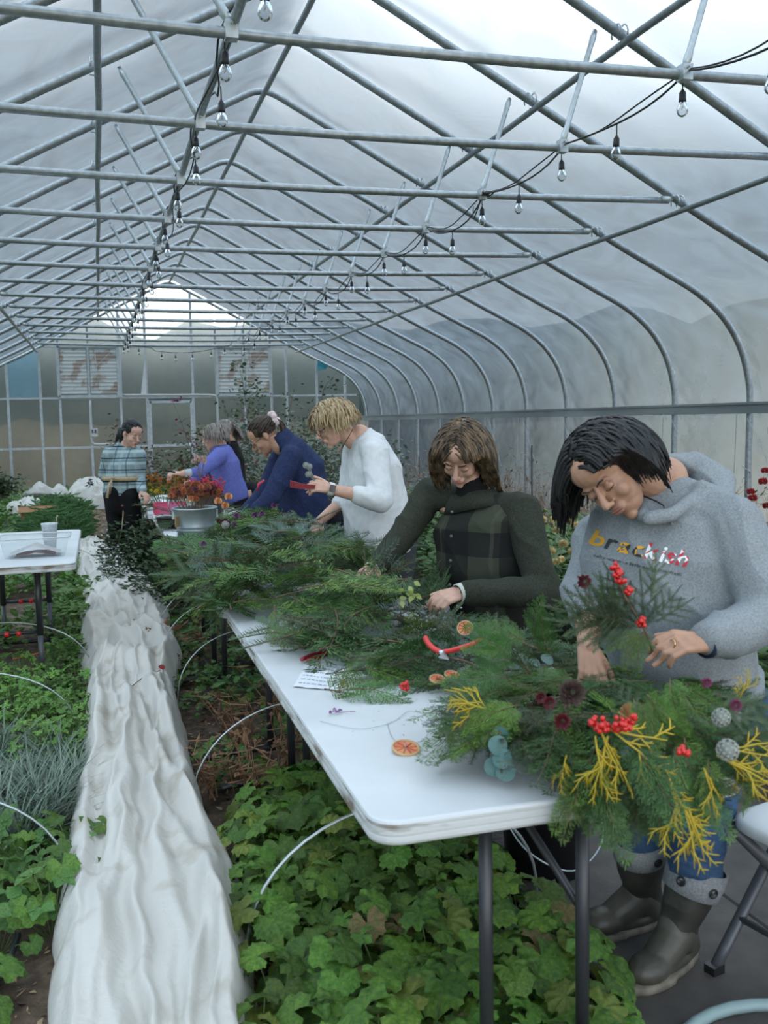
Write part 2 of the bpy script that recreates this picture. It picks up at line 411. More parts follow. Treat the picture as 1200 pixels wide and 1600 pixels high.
# slack ropes on the side wall
ROPE = mat('white_rope', (.55, .57, .58), .7)
for i in (3, 4, 5, 6, 7, 8, 9, 10):
    y = YY(i); g = G()
    P = [Vector((4.13, y+.05, 1.5)), Vector((4.12, y+.045+.02*random.random(), 1.1)), Vector((4.10, y+.04, .8)), Vector((4.12, y+.03, .72))]
    g.tube(catmull(P, 5), .005, 5); g.tube(catmull([Vector((4.19, y-.02, .86+.03*k)) + Vector((-.04*math.cos(k*1.3), .035*math.sin(k*1.3), 0)) for k in range(6)], 4), .005, 5)
    g.tube(catmull([Vector((4.13, y-.1, 1.45)), Vector((4.1, y-.38, 1.15)), Vector((4.11, y-.62, .75))], 5), .0035, 5)
    g.obj('tie_rope', ROPE, label='slack white tie rope at the foot of the %s hoop from the gable wall' % ORD[16-i], cat='rope', group='tie ropes on the side wall')

# ---- gable wall
gable = thing('wall_back', 'gable wall of clear panels in a metal frame', 'wall', (0, YE, 0), kind='structure')
def top_z(x):
    ax = abs(x)
    for (x0, z0), (x1, z1) in zip(right_prof, right_prof[1:]):
        if z0 > 1.2 and min(x0, x1) <= ax <= max(x0, x1) and abs(x1-x0) > 1e-6: return z0+(z1-z0)*(ax-x0)/(x1-x0)
    return 1.6
XS = [-4.1, -3.27, -2.645, -2.27, -1.68, -1.063, -.53, .428, .93, 1.535, 2.108, 2.447, 3.12, 3.76, 4.1]
ZS = [0., 1.04, 2.06, 3.1]
ZPOST = {-2.27: (0, 3.14), -1.68: (0, 2.06), 1.535: (0, 2.06), .93: (1.7, 3.14), 2.108: (0, 3.14)}
for x in XS[1:-1]:
    z0, z1 = 0, top_z(x)-.02
    if x in ZPOST: z1 = min(z1, ZPOST[x][1])
    G().box((x, 0, (z0+z1)/2), (.05, .045, z1-z0)).obj('post', ALU, gable, False)
for z in ZS[1:]:
    xm = 4.15 if z < 2 else (4.02 if z < 2.1 else 2.5)
    if z == 1.04: segs = [(-xm, -.53), (-.53, .428), (.428, xm)]
    else: segs = [(-xm, xm)]
    for a, b in segs: G().box(((a+b)/2, -.003, z), (b-a, .04, .042)).obj('rail', ALU, gable, False)
for x in (-.53, .428):
    pass
PC = film_mat('twin_wall_panel', .88, (.66, .72, .70), (.12, .14, .14), .03, .25, 3., .6)
PCB = film_mat('blue_tinted_panel', .6, (.35, .55, .66), (.10, .22, .30), .06, .2, 3.)
pane_edges = XS
for a, b in zip(XS, XS[1:]):
    for z0, z1 in ((0, 1.04), (1.04, 2.06), (2.06, 3.1), (3.1, 9)):
        if (a, b) in ((-.53, .428),) and z1 <= 2.06: continue
        if z0 == 2.06 and (b <= -1.0 and a >= -2.3 or a >= .9 and b <= 2.2): continue
        xa, xb = a+.02, b-.02; n = 6
        xs = [xa+(xb-xa)*k/n for k in range(n+1)]
        tops = [min(z1-.01, top_z(x)-.01) for x in xs]
        if max(tops) <= z0+.05: continue
        g = G(); vs = []
        for yy in (0., .008):
            for x in xs: vs.append(Vector((x, yy, z0+.01)))
            for x, tz in zip(xs, tops): vs.append(Vector((x, yy, max(tz, z0+.012))))
        m_ = n+1; fs = []
        for k in range(n): fs += [(k, k+1, m_+k+1, m_+k)]
        g.add(vs[:2*m_], fs)
        g.obj('panel', PCB if (a < -3 and b > -3 and z0 == 2.06) or (a == -3.27 and z0 == 2.06) else PC, gable, False)
# louvred shutters
SLAT = mat('louvre_slat', (.46, .48, .47), .5, .2, (.30, .25, .21), 3.2, lo=.50, hi=.56)
def shutter(x0, x1, z0, z1, lab):
    t = thing('louvre_shutter', lab, 'shutter', ((x0+x1)/2, YE-.03, z0), 'louvred gable shutters')
    w, h = x1-x0, z1-z0
    for xx in (-w/2, w/2): G().box((xx, 0, h/2), (.06, .07, h)).obj('frame_post', ALU, t, False)
    for zz in (0, h): G().box((0, 0, zz), (w, .07, .06)).obj('frame_rail', ALU, t, False)
    G().box((0, -.01, h/2), (.045, .06, h)).obj('mullion', ALU, t, False)
    n = 12; R = Matrix.Rotation(math.radians(-24), 3, 'X')
    for s in (-1, 1):
        for k in range(n):
            zc = .06+(h-.12)*(k+.5)/n
            G().box((s*w/4, .0, zc), (w/2-.07, .008, (h-.1)/n*1.02), R).obj('slat', SLAT, t, False)
    g = G(); g.tube([(w*.16, -.05, .1), (w*.12, -.05, h*.9)], .004, 4); g.tube([(-w*.3, -.05, h*.1), (w*.4, -.045, h*.9)], .003, 4); g.obj('linkage_rod', STEEL2, t)
shutter(-2.28, -1.09, 2.09, 3.12, 'large slatted metal vent shutter above the outlet box')
shutter(.95, 2.10, 2.09, 3.12, 'large slatted metal vent shutter above the climbing shrub')
# door
dr = thing('door_1', 'framed clear panel door in the gable wall', 'door', (-.05, YE-.03, 0), kind='structure')
for x in (-.43, .43): G().box((x, 0, .99), (.055, .05, 1.98)).obj('door_stile', ALU, dr, False)
for z in (.03, 1.04, 1.96): G().box((0, 0, z), (.86, .05, .055)).obj('door_rail', ALU, dr, False)
for z in (.53, 1.5): G().box((0, .005, z), (.8, .006, .92 if z > 1 else .98)).obj('door_panel', PC, dr, False)
G().tube([(.36, -.05, .98), (.36, -.05, 1.1)], .012, 6).obj('handle', STEEL2, dr)
for s in (-1, 1): G().box((s*.472, .02, 1.0), (.05, .05, 2.0)).obj('door_jamb', ALU, dr, False)
# electric conduit, outlet box
cd = thing('conduit', 'grey electric conduit with outlet box on the gable wall', 'conduit', (0, YE-.06, 0), kind='structure')
CW = mat('grey_conduit', (.55, .57, .58), .5)
G().tube(catmull([(-1.68, 0, 2.0), (-1.68, 0, 1.2), (-1.66, 0, 1.14), (-1.6, 0, 1.1), (-1.1, 0, 1.1)], 5), .022, 8).obj('pipe', CW, cd)
G().tube(catmull([(-1.04, 0, 3.1), (-1.05, 0, 2.2), (-1.05, 0, 2.1)], 4), .02, 8).obj('pipe', CW, cd)
G().tube(catmull([(-1.03, 0, 2.11), (0, 0, 2.10), (.8, 0, 2.09), (.9, 0, 2.03), (.92, 0, 1.9), (.92, 0, 1.2)], 5), .022, 8).obj('pipe', CW, cd)
G().box((-1.63, -.02, 1.35), (.15, .08, .17)).obj('outlet_box', mat('box_grey', (.6, .62, .62), .5), cd, False)
g = G(); g.box((-1.66, -.065, 1.37), (.035, .012, .07)); g.box((-1.60, -.065, 1.37), (.035, .012, .07)); g.obj('socket', GREYM, cd, False)
G().box((-1.08, -.02, 2.12), (.11, .08, .12)).obj('junction_box', CW, cd, False)
# white strip hanging between posts, blue tag
g = G(); P = [(-.66, 2.1), (-.52, 2.1), (-.53, 2.9), (-.57, 2.55)]
g.add([Vector((-.66, YE-.07, 2.1)), Vector((-.54, YE-.05, 2.12)), Vector((-.54, YE-.05, 2.88)), Vector((-.585, YE-.07, 2.6)), Vector((-.66, YE-.06, 2.1)), Vector((-.54, YE-.04, 2.12)), Vector((-.54, YE-.04, 2.88)), Vector((-.585, YE-.06, 2.6))], [(0, 1, 2, 3), (7, 6, 5, 4), (0, 3, 7, 4), (3, 2, 6, 7)])
g.obj('paper_strip', mat('white_paper', (.75, .76, .76), .7), smooth=False, label='torn white strip hanging on the gable post over the door', cat='strip')
g = G(); c = Vector((3.15, YE-.12, 2.82)); g.add([c, c+Vector((.22, 0, -.12)), c+Vector((.16, .03, -.2)), c+Vector((-.01, .01, -.22)), c+Vector((-.02, .02, -.1))], [(0, 1, 2, 4), (4, 2, 3)])
g.obj('plastic_flag', mat('teal_plastic', (.04, .30, .36), .5), smooth=False, label='small teal plastic scrap stuck high near the curved gable corner', cat='scrap')
# black ground cloth strip at the foot of the gable
g = G(); g.box((-2.6, YE-.35, .06), (3.2, .5, .14)); g.obj('ground_cloth', BLACK, smooth=False, label='black ground cloth strip along the foot of the gable wall', cat='cloth')

# ---- outside
GR = mat('outside_grass', (.10, .15, .05), .95, 0, (.22, .24, .10), 1.2, detail=4)
TAN = mat('outside_dry_bank', (.40, .31, .22), .95, 0, (.50, .39, .28), .5)
g = G(); g.add([Vector((a, b, -.25)) for a, b in ((-90, -60), (90, -60), (90, 120), (-90, 120))], [(0, 1, 2, 3)]); g.obj('terrain', GR, smooth=False, kind='structure', label='grass field outside the greenhouse')
g = G(); g.add([Vector((a, b, -.22)) for a, b in ((4.7, -30), (24, -30), (24, 24), (4.7, 24))], [(0, 1, 2, 3)]); g.obj('terrain', TAN, smooth=False, kind='structure', label='dry tan ground outside along the walkway side')
def ridge(name, pts, h, m, lab, seed, rough=.22, depth=5.):
    g = G(); n = 90; P = catmull(pts, 12); k = len(P); rows = [(0, -.3), (.3, .35), (.55, .75), (.8, .95), (1., 1.)]
    for i, p in enumerate(P):
        d = (P[min(i+1, k-1)]-P[max(i-1, 0)]).normalized(); nn = Vector((-d.y, d.x, 0))
        hh = h*(1+rough*noise.noise(Vector((i*.55, seed, 0)))+rough*.6*noise.noise(Vector((i*1.7, seed, 4))))
        for a, b in rows: g.v.append(p + nn*(a*depth) + Vector((0, 0, b*hh)))
        g.v.append(p + nn*(depth*2) + Vector((0, 0, -.3)))
    r = len(rows)+1; g.f = [(i*r+q, (i+1)*r+q, (i+1)*r+q+1, i*r+q+1) for i in range(k-1) for q in range(r-1)]; g.mi = [0]*len(g.f)
    return g.obj(name, m, kind='structure', label=lab)
TREE = mat('distant_tree_mass', (.014, .026, .026), 1., 0, (.036, .055, .052), .35, detail=5)
ridge('treeline', [Vector((34, -15, 0)), Vector((30, 10, 0)), Vector((31, 30, 0)), Vector((30, 46, 0)), Vector((14, 52, 0)), Vector((-10, 52, 0)), Vector((-30, 46, 0)), Vector((-34, 20, 0)), Vector((-34, -15, 0))][::-1], 6.2, TREE, 'dark treeline beyond the greenhouse', 3)
ridge('hill', [Vector((20, -15, 0)), Vector((19, 20, 0)), Vector((17, 38, 0)), Vector((0, 40, 0)), Vector((-20, 38, 0)), Vector((-22, -15, 0))][::-1], 1.25, TAN, 'dry tan bank beyond the greenhouse', 8, .2, 2.)
ridge('hill', [Vector((-7, 31, 0)), Vector((0, 30.5, 0)), Vector((8, 31, 0))][::-1], 1.5, mat('brown_bracken_bank', (.06, .045, .032), 1., 0, (.12, .095, .06), .8), 'brown bracken bank behind the gable wall', 5, .25, 2.)
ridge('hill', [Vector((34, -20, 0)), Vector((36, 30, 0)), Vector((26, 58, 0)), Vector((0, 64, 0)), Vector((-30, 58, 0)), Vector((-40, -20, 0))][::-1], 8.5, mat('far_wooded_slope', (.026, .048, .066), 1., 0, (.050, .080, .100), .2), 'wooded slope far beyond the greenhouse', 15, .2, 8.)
# ================================================================ TABLES AND CHAIRS
DIRT = mat('dirty_table_edge', (.62, .63, .62), .6, 0, (.20, .155, .11), 7, .1, 90, lo=.52, hi=.66, stretch=(1, 1, 4))
def table(name, label, x0, x1, y0, y1, z=.74, th=.048, r=.06, legs=None, yaw=0.):
    cx, cy = (x0+x1)/2, (y0+y1)/2; t = thing(name, label, 'table', (cx, cy, 0), 'white folding tables'); t.rotation_euler.z = yaw
    hx, hy = (x1-x0)/2, (y1-y0)/2; g = G(); n = 8
    def ring(inset, zz):
        P = []
        for sx, sy, a0 in ((1, 1, 0), (-1, 1, 90), (-1, -1, 180), (1, -1, 270)):
            for k in range(n+1):
                a = math.radians(a0+90*k/n); P.append(Vector((sx*(hx-r)+(r-inset)*math.cos(a), sy*(hy-r)+(r-inset)*math.sin(a), zz)))
        return P
    spec = [(.02, z-th), (.003, z-th), (0, z-th+.006), (0, z-th+.014), (.003, z-th+.016), (.003, z-th+.018), (0, z-th+.02), (0, z-th+.03), (.003, z-th+.032), (.003, z-th+.034), (0, z-th+.036), (.0, z-.007), (.002, z-.002), (.007, z)]
    m_ = 4*(n+1)
    for a, b in spec: g.v.extend(ring(a, b))
    for j in range(len(spec)-1):
        for k in range(m_): g.f.append((j*m_+k, j*m_+(k+1) % m_, (j+1)*m_+(k+1) % m_, (j+1)*m_+k)); g.mi.append(1 if j < len(spec)-3 else 0)
    g.f.append(tuple(range((len(spec)-1)*m_, len(spec)*m_))); g.mi.append(0)
    g.f.append(tuple(range(m_-1, -1, -1))); g.mi.append(0)
    g.obj('table_top', [WHITE_PL, DIRT], t, False)
    for (lx, ly, foot) in (legs or []):
        G().tube([(lx-cx, ly-cy, z-th), (lx-cx, ly-cy, .02)], .0155, 10).obj('leg', BLACKM, t)
        if foot:
            G().tube(catmull([(lx-cx-foot, ly-cy, .012), (lx-cx-foot*.6, ly-cy, .03), (lx-cx+foot*.6, ly-cy, .03), (lx-cx+foot, ly-cy, .012)], 4), .016, 8).obj('foot_bar', BLACKM, t)
    return t, cx, cy
def brace(t, cx, cy, a, b):
    a = Vector(a)-Vector((cx, cy, 0)); b = Vector(b)-Vector((cx, cy, 0))
    G().tube([a, b], .010, 8).obj('brace', BLACKM, t)
t, cx, cy = table('folding_table', 'long white folding table with a dirt-stained edge, holding the open paper and the big wreath', -1.08, -.245, 1.70, 3.94,
                  legs=[(-.80, 1.84, .28), (-.572, 1.84, 0), (-.803, 3.72, .3), (-.836, 4.0-.13, .3)])
brace(t, cx, cy, (-.572, 1.85, .42), (-.63, 2.35, .66)); brace(t, cx, cy, (-.82, 3.72, .4), (-.7, 3.2, .68))
G().tube([(-.645-cx, 2.27-cy, .63), (-.625-cx, 2.27-cy, .61), (-.605-cx, 2.27-cy, .63), (-.61-cx, 2.27-cy, .66), (-.64-cx, 2.27-cy, .66), (-.645-cx, 2.27-cy, .63)], .006, 6).obj('locking_ring', WIRE, t)
table('folding_table', 'white folding table buried under the heap of conifer boughs', -1.10, -.30, 3.97, 6.19, legs=[(-.93, 5.85, .3), (-.90, 5.58, .3), (-.86, 4.25, .3)])
table('folding_table', 'white folding table carrying the galvanized bucket of dried flowers', -1.14, -.38, 6.22, 8.42, legs=[(-.9, 6.5, .3), (-.9, 6.75, 0), (-.9, 8.1, .3)])
table('folding_table', 'white folding table beside the woman in plaid, with the red box', -1.17, -.41, 8.45, 10.65, legs=[(-.95, 8.8, .3), (-.95, 10.2, .3)])
# small side table over the left bed
t, cx, cy = table('folding_table', 'white folding table standing in the left bed with the clear bin on it', -2.46, -1.70, 5.62, 7.44, th=.045, legs=[])
for yy, ww in ((5.95, .3), (7.05, .3)):
    for x in (-2.225, -1.925):
        G().tube([(x-cx, yy-cy, .70), (x-cx, yy-cy, .28)], .019, 10).obj('leg', BLACKM, t)
        G().tube([(x-cx, yy-cy, .30), (x-cx, yy-cy, 0.0)], .0155, 10).obj('lower_leg', GREYM, t)
    G().tube([(-2.225-cx, yy-cy, .30), (-1.925-cx, yy-cy, .30)], .012, 8).obj('cross_rail', BLACKM, t)
    G().tube([(-2.225-cx, yy-cy, .66), (-1.925-cx, yy-cy, .66)], .012, 8).obj('cross_rail', BLACKM, t)
    G().tube([(-2.33-cx, yy-cy, .015), (-1.78-cx, yy-cy, .015)], .014, 8).obj('foot_bar', BLACKM, t)
    for k in (-.03, .03):
        G().ell((-2.075+k*1.1-cx, yy-cy-.018, .30), ((.016, 0, 0), (0, .013, 0), (0, 0, .017))).obj('red_button', mat('red_plastic', (.62, .015, .02), .35), t)
# chairs
def chair(label, M):
    t = bpy.data.objects.new('folding_chair', None); COL.objects.link(t); t.matrix_world = M
    t['label'] = label; t['category'] = 'chair'; t['group'] = 'white and grey folding chairs'
    W = mat('white_chair_plastic', (.66, .68, .69), .4)
    g = G(); n = 10; vs = []
    def seat(zz, inset): 
        P = []
        for k in range(32):
            a = 2*math.pi*k/32; c_, s_ = math.cos(a), math.sin(a)
            P.append(Vector(((.21-inset)*math.copysign(abs(c_)**.45, c_), (.20-inset)*math.copysign(abs(s_)**.45, s_), zz + .012*(s_ if s_ > 0 else 0))))
        return P
    sp = [(.425, .03), (.42, .004), (.425, 0), (.44, 0), (.447, .004), (.45, .012), (.444, .05)]
    for z_, i_ in sp: g.v.extend(seat(z_, i_))
    for j in range(len(sp)-1):
        for k in range(32): g.f.append((j*32+k, j*32+(k+1) % 32, (j+1)*32+(k+1) % 32, (j+1)*32+k)); g.mi.append(0)
    g.f.append(tuple(range((len(sp)-1)*32, len(sp)*32))); g.mi.append(0); g.f.append(tuple(range(31, -1, -1))); g.mi.append(0)
    g.obj('seat', W, t)
    g = G(); R = Matrix.Rotation(math.radians(-14), 3, 'X')
    for k in range(9):
        x = -.2+.05*k; 
    P = []
    for k in range(13):
        a = k/12; x = -.21+.42*a; yb = .235 - .035*math.sin(math.pi*a); P.append((x, yb))
    for zz, off in ((.62, 0), (.80, .04)):
        for x, y in P: g.v.append(Vector((x, y+off, zz - (.0 if zz < .7 else .02*abs(x/.21)**3))))
    for zz, off in ((.62, .018), (.80, .058)):
        for x, y in P: g.v.append(Vector((x, y+off, zz - (.0 if zz < .7 else .02*abs(x/.21)**3))))
    q = 13
    for k in range(12):
        g.f += [(k, k+1, q+k+1, q+k), (2*q+k+1, 2*q+k, 3*q+k, 3*q+k+1), (q+k, q+k+1, 3*q+k+1, 3*q+k), (k+1, k, 2*q+k, 2*q+k+1)]
    g.f += [(0, q, 3*q, 2*q), (12, 2*q+12, 3*q+12, q+12)]; g.mi = [0]*len(g.f)
    g.obj('backrest', W, t, False)
    for s in (-1, 1):
        G().tube(catmull([(s*.225, .30, .80), (s*.225, .24, .55), (s*.225, .12, .40), (s*.225, -.19, .012)], 5), .0135, 8, flat=1.3).obj('front_leg', GREYM, t)
        G().tube([(s*.20, -.16, .41), (s*.20, .26, .012)], .0135, 8, flat=1.3).obj('rear_leg', GREYM, t)
        G().box((s*.225, -.1915, .012), (.036, .04, .024)).obj('leg_tip', BLACK, t, False)
    G().tube([(-.225, -.10, .13), (.225, -.10, .13)], .009, 8).obj('stretcher', GREYM, t)
    G().tube([(-.20, .17, .13), (.20, .17, .13)], .009, 8).obj('stretcher', GREYM, t)
    return t
def place(p, deg): return Matrix.Translation(p) @ Matrix.Rotation(math.radians(deg), 4, 'Z')
chair('white folding chair on the pavers behind the person in the grey hoodie', place((.215, 1.96, 0), -78))
chair('white folding chair standing between the white sweater and the checked jacket', place((.10, 4.55, 0), -70))
# black bucket under the table
BK = mat('black_bucket_plastic', (.008, .008, .009), .35)
t = thing('bucket', 'black plastic bucket with wire handle under the near table end', 'bucket', (-.17, 2.86, -.03))
G().lathe((0, 0, 0), [(.001, .004), (.128, .004), (.13, 0), (.132, .01), (.15, .33), (.158, .33), (.16, .345), (.158, .36), (.15, .36), (.145, .355), (.125, .02), (.001, .02)], 32).obj('bucket_body', BK, t)
G().tube(catmull([(-.155, 0, .34), (-.17, -.05, .25), (-.13, -.15, .16), (0, -.2, .10), (.13, -.15, .16), (.165, -.04, .25), (.155, 0, .34)], 6), .0035, 6).obj('handle', WIRE, t)
# ================================================================ PEOPLE
SKIN = mat('skin_light', (.58, .33, .24), .5, 0, (.66, .40, .30), 25, .08, 300)
SKIN2 = mat('skin_warm', (.42, .225, .145), .5, 0, (.52, .29, .19), 22, .08, 300)
LIP = mat('lips', (.40, .17, .13), .5)
BROWM = mat('eyebrow_hair', (.03, .02, .015), .8)
DOWN = Vector((0, 0, -1))
class Head:
    def __init__(s, c, F, U, k=1.):
        s.c = Vector(c); s.F = Vector(F).normalized(); U = Vector(U); s.U = (U-s.F*U.dot(s.F)).normalized(); s.R = s.F.cross(s.U); s.k = k
    def p(s, x, y, z): return s.c + (s.R*x + s.F*y + s.U*z)*s.k
    def l(s, P): d = P-s.c; return Vector((d.dot(s.R), d.dot(s.F), d.dot(s.U)))/s.k
    def e(s, g, c, r, n=18, m=12): g.ell(s.p(*c), (s.R*r[0]*s.k, s.F*r[1]*s.k, s.U*r[2]*s.k), n, m)
def head_vol(g, h):
    e = lambda c, r: h.e(g, c, r)
    e((0, -.012, .035), (.073, .092, .082)); e((0, .034, -.028), (.057, .050, .074)); e((0, .040, -.074), (.041, .040, .034))
    e((0, .068, -.098), (.017, .015, .014)); e((0, .04, .05), (.058, .05, .05))
    for s in (-1, 1):
        e((s*.033, .058, -.030), (.023, .022, .024)); e((s*.031, .076, .001), (.0145, .0105, .0095)); e((s*.028, .078, .021), (.022, .009, .007))
        e((s*.075, -.010, -.006), (.007, .017, .029)); e((s*.0105, .097, -.034), (.0075, .009, .0065))
    g.cap(h.p(0, .082, .012), .0075*h.k, h.p(0, .107, -.028), .0105*h.k, 12)
    e((0, .082, -.060), (.024, .013, .014))
def face_parts(h, parent, brow=BROWM, lids=True):
    for s in (-1, 1):
        G().tube(catmull([h.p(s*.014, .091, .020), h.p(s*.030, .090, .027), h.p(s*.047, .074, .021)], 4), [.0016*h.k]*3+[.0024*h.k]*3+[.0012*h.k]*3, 6).obj('eyebrow', brow, parent)
        G().tube(catmull([h.p(s*.018, .0835, -.004), h.p(s*.030, .0885, -.0065), h.p(s*.044, .0770, -.003)], 4), [.0011*h.k]*9, 5).obj('eyelashes', brow, parent)
    g = G(); h.e(g, (0, .0935, -.0575), (.021, .0055, .0042)); h.e(g, (0, .0925, -.0655), (.018, .006, .0052)); g.obj('lips', LIP, parent)
def hand_vol(g, w, D, N, side, curls=(25, 30, 35, 40), k=1., thumb=(.5, .75, -.2), spread=.10, straight=None):
    """w wrist, D towards the fingers, N out of the back of the hand, side = +1/-1 thumb side along D x N"""
    D = Vector(D).normalized(); N = Vector(N); N = (N-D*N.dot(D)).normalized(); S = D.cross(N)*side
    for j, off in enumerate((.030, .010, -.010, -.029)):
        kn = w + D*(.088 - .006*abs(j-1.2))*k + S*off*k
        g.cap(w + S*off*.55*k + D*.005*k, .0145*k, kn, .0105*k, 10)
        L = (.042, .046, .043, .034)[j]*k; d = (D + S*spread*(1.2-j)).normalized(); p = kn; r = .0092*k
        for q in range(3):
            a = math.radians(curls[j]*(1.0, 1.1, .8)[q]); axis = S*1.0
            d = (Quaternion((N.cross(d)).normalized(), math.radians(0)) @ d)
            # bend towards the palm (-N)
            ax = d.cross(N).normalized()
            d = Quaternion(ax, -a) @ d
            p2 = p + d*L*(1., .62, .5)[q]; g.cap(p, r, p2, r*.92, 10); p = p2; r *= .92
    g.ell(w + D*.045*k - N*.003*k, (D*.05*k, S*.034*k, N*.015*k), 14, 10)
    t0 = w + D*.018*k + S*.022*k; td = (D*thumb[0] + S*thumb[1] + N*thumb[2]).normalized()
    t1 = t0 + td*.040*k; td2 = (td*.7 + D*.6).normalized(); t2 = t1 + td2*.030*k; td3 = (td2 + D*.4 - N*.25).normalized(); t3 = t2 + td3*.024*k
    g.cap(t0, .0145*k, t1, .0115*k, 10).cap(t1, .0112*k, t2, .0098*k, 10).cap(t2, .0098*k, t3, .0085*k, 10)
def folds(amp, seed, fx=9, fz=14, extra=None):
    def fn(co):
        out = np.empty(len(co))
        for i, (x, y, z) in enumerate(co):
            a = noise.noise(Vector((x*fx+seed, y*fx, z*fz*.6 + x*5))); b = noise.noise(Vector((x*fx*2.3, y*fx*2.3+seed, z*fz*1.5+y*6)))
            v = (.55-min(1, abs(a)*2.4)**.6)*1.0 + b*.35
            out[i] = amp*v
            if extra: out[i] += extra(x, y, z)
        return out
    return fn
def hair(h, name, m, parent, L=.22, n=260, part=0., gcol=None, tie=None, r0=.0055, seed=1, face_gap=.05, wav=0., back_only=False, tie_len=.2, fringe=.066, push=1.0, ylim=None, gr=.34, pull=1.):
    rg = random.Random(seed); g = G()
    h.e(g, (0, -.016, .043), (.0775, .0925, .083), 24, 16)
    gd = Vector((h.R.dot(DOWN), h.F.dot(DOWN), h.U.dot(DOWN)))
    cc = Vector((0, -.014, .036))
    def pushout(p, s):
        q = p-cc; rr = Vector((.0755*s, .094*s, .084*s)); d = math.sqrt((q.x/rr.x)**2+(q.y/rr.y)**2+(q.z/rr.z)**2)
        if d < 1 and d > 1e-5: p = cc+q/d
        q = p-Vector((0, .0, -.04)); rr = Vector((.066*s, .075, .085)); d = math.sqrt((q.x/rr.x)**2+(q.y/rr.y)**2+(q.z/rr.z)**2)
        if d < 1 and d > 1e-5: p = Vector((0, .0, -.04))+q/d
        return p
    for k in range(n):
        while 1:
            v = Vector((rg.gauss(0, 1), rg.gauss(0, 1), rg.gauss(0, 1))).normalized()
            if v.z < -.25: continue
            if v.y > .35 and v.z < .45: continue
            break
        lay = 1.02+.10*rg.random()
        p = cc+Vector((v.x*.0755*lay, v.y*.094*lay, v.z*.084*lay))
        if tie is None:
            sx = 1 if v.x > part else -1
            d = Vector((sx*1.0, -.35+.3*v.y, .15)).normalized()
            pts = [p]; ln = L*(.8+.3*rg.random())*(1. if v.z > 0 else .8); st = .017; ph = rg.random()*6
            for i in range(int(ln/st)):
                nrm = Vector(((p.x-cc.x)/.0057, (p.y-cc.y)/.0088, (p.z-cc.z)/.007)); nrm.normalize()
                d = (d*(1.06-gr) + gd*gr + Vector((sx*.05*(.34/gr)**3, -.05, 0))).normalized()
                q = p+d*st
                if q.z < 0: q.x *= pull
                q = pushout(q, lay*push)
                if q.y > .02 and abs(q.x) < face_gap and q.z < fringe: q.x = (face_gap if q.x*1. >= 0 else -face_gap)*(.35*0+1) if abs(q.x) > .002 else sx*face_gap
                if ylim and q.z < .05:
                    lim = ylim[0] if q.x < 0 else ylim[1]
                    if q.y > lim: q.y = q.y*.3+lim*.7
                q += Vector((math.sin(i*1.1+ph), math.cos(i*.9+ph), 0))*wav
                d = (q-p).normalized(); p = q; pts.append(p)
        else:
            pts = [p]; T = Vector(tie); st = .018; ph = rg.random()*6
            for i in range(14):
                d = T-p
                if d.length < .02: break
                p = pushout(p+d.normalized()*st + (Vector((0, 0, .004))), lay); pts.append(p)
            pts.append(T + Vector((rg.gauss(0, .004), rg.gauss(0, .004), rg.gauss(0, .004))))
            if k % 3 == 0:
                d = Vector((0, -.8, -.2)); p = pts[-1]
                for i in range(int(tie_len*(.7+.4*rg.random())/.02)):
                    d = (d*.7+gd*.35+Vector((rg.gauss(0, .05), rg.gauss(0, .05), rg.gauss(0, .05)))).normalized(); p = p+d*.02
                    if p.y > -.115: p.y = min(p.y, -.10)
                    pts.append(p)
        if len(pts) < 3: continue
        P = [h.p(*q) for q in pts]; m_ = len(P); rr = [r0*h.k*(.75+.35*math.sin(math.pi*min(1, (i+1)/m_*1.0)))*(1 if i < m_-2 else .45) for i in range(m_)]
        nrm = (P[0]-h.p(*cc)).normalized()
        g.tube(P, rr, 5, True, flat=.55, up=nrm)
    return g.obj(name, m, parent)
def hairmat(name, a, b, rough=.42):
    return mat(name, a, rough, 0, b, 45, .2, 160, spec=.35, stretch=(1, 1, .35), detail=5)
HBLACK = hairmat('black_hair', (.006, .006, .007), (.022, .021, .022), .36)
HBROWN = hairmat('brown_highlighted_hair', (.022, .014, .009), (.20, .13, .07))
HBLOND = hairmat('blond_hair', (.26, .17, .08), (.52, .40, .23))
HDBROWN = hairmat('dark_brown_hair', (.022, .014, .010), (.07, .044, .028))
HGREY = hairmat('grey_brown_hair', (.11, .09, .075), (.30, .26, .23))

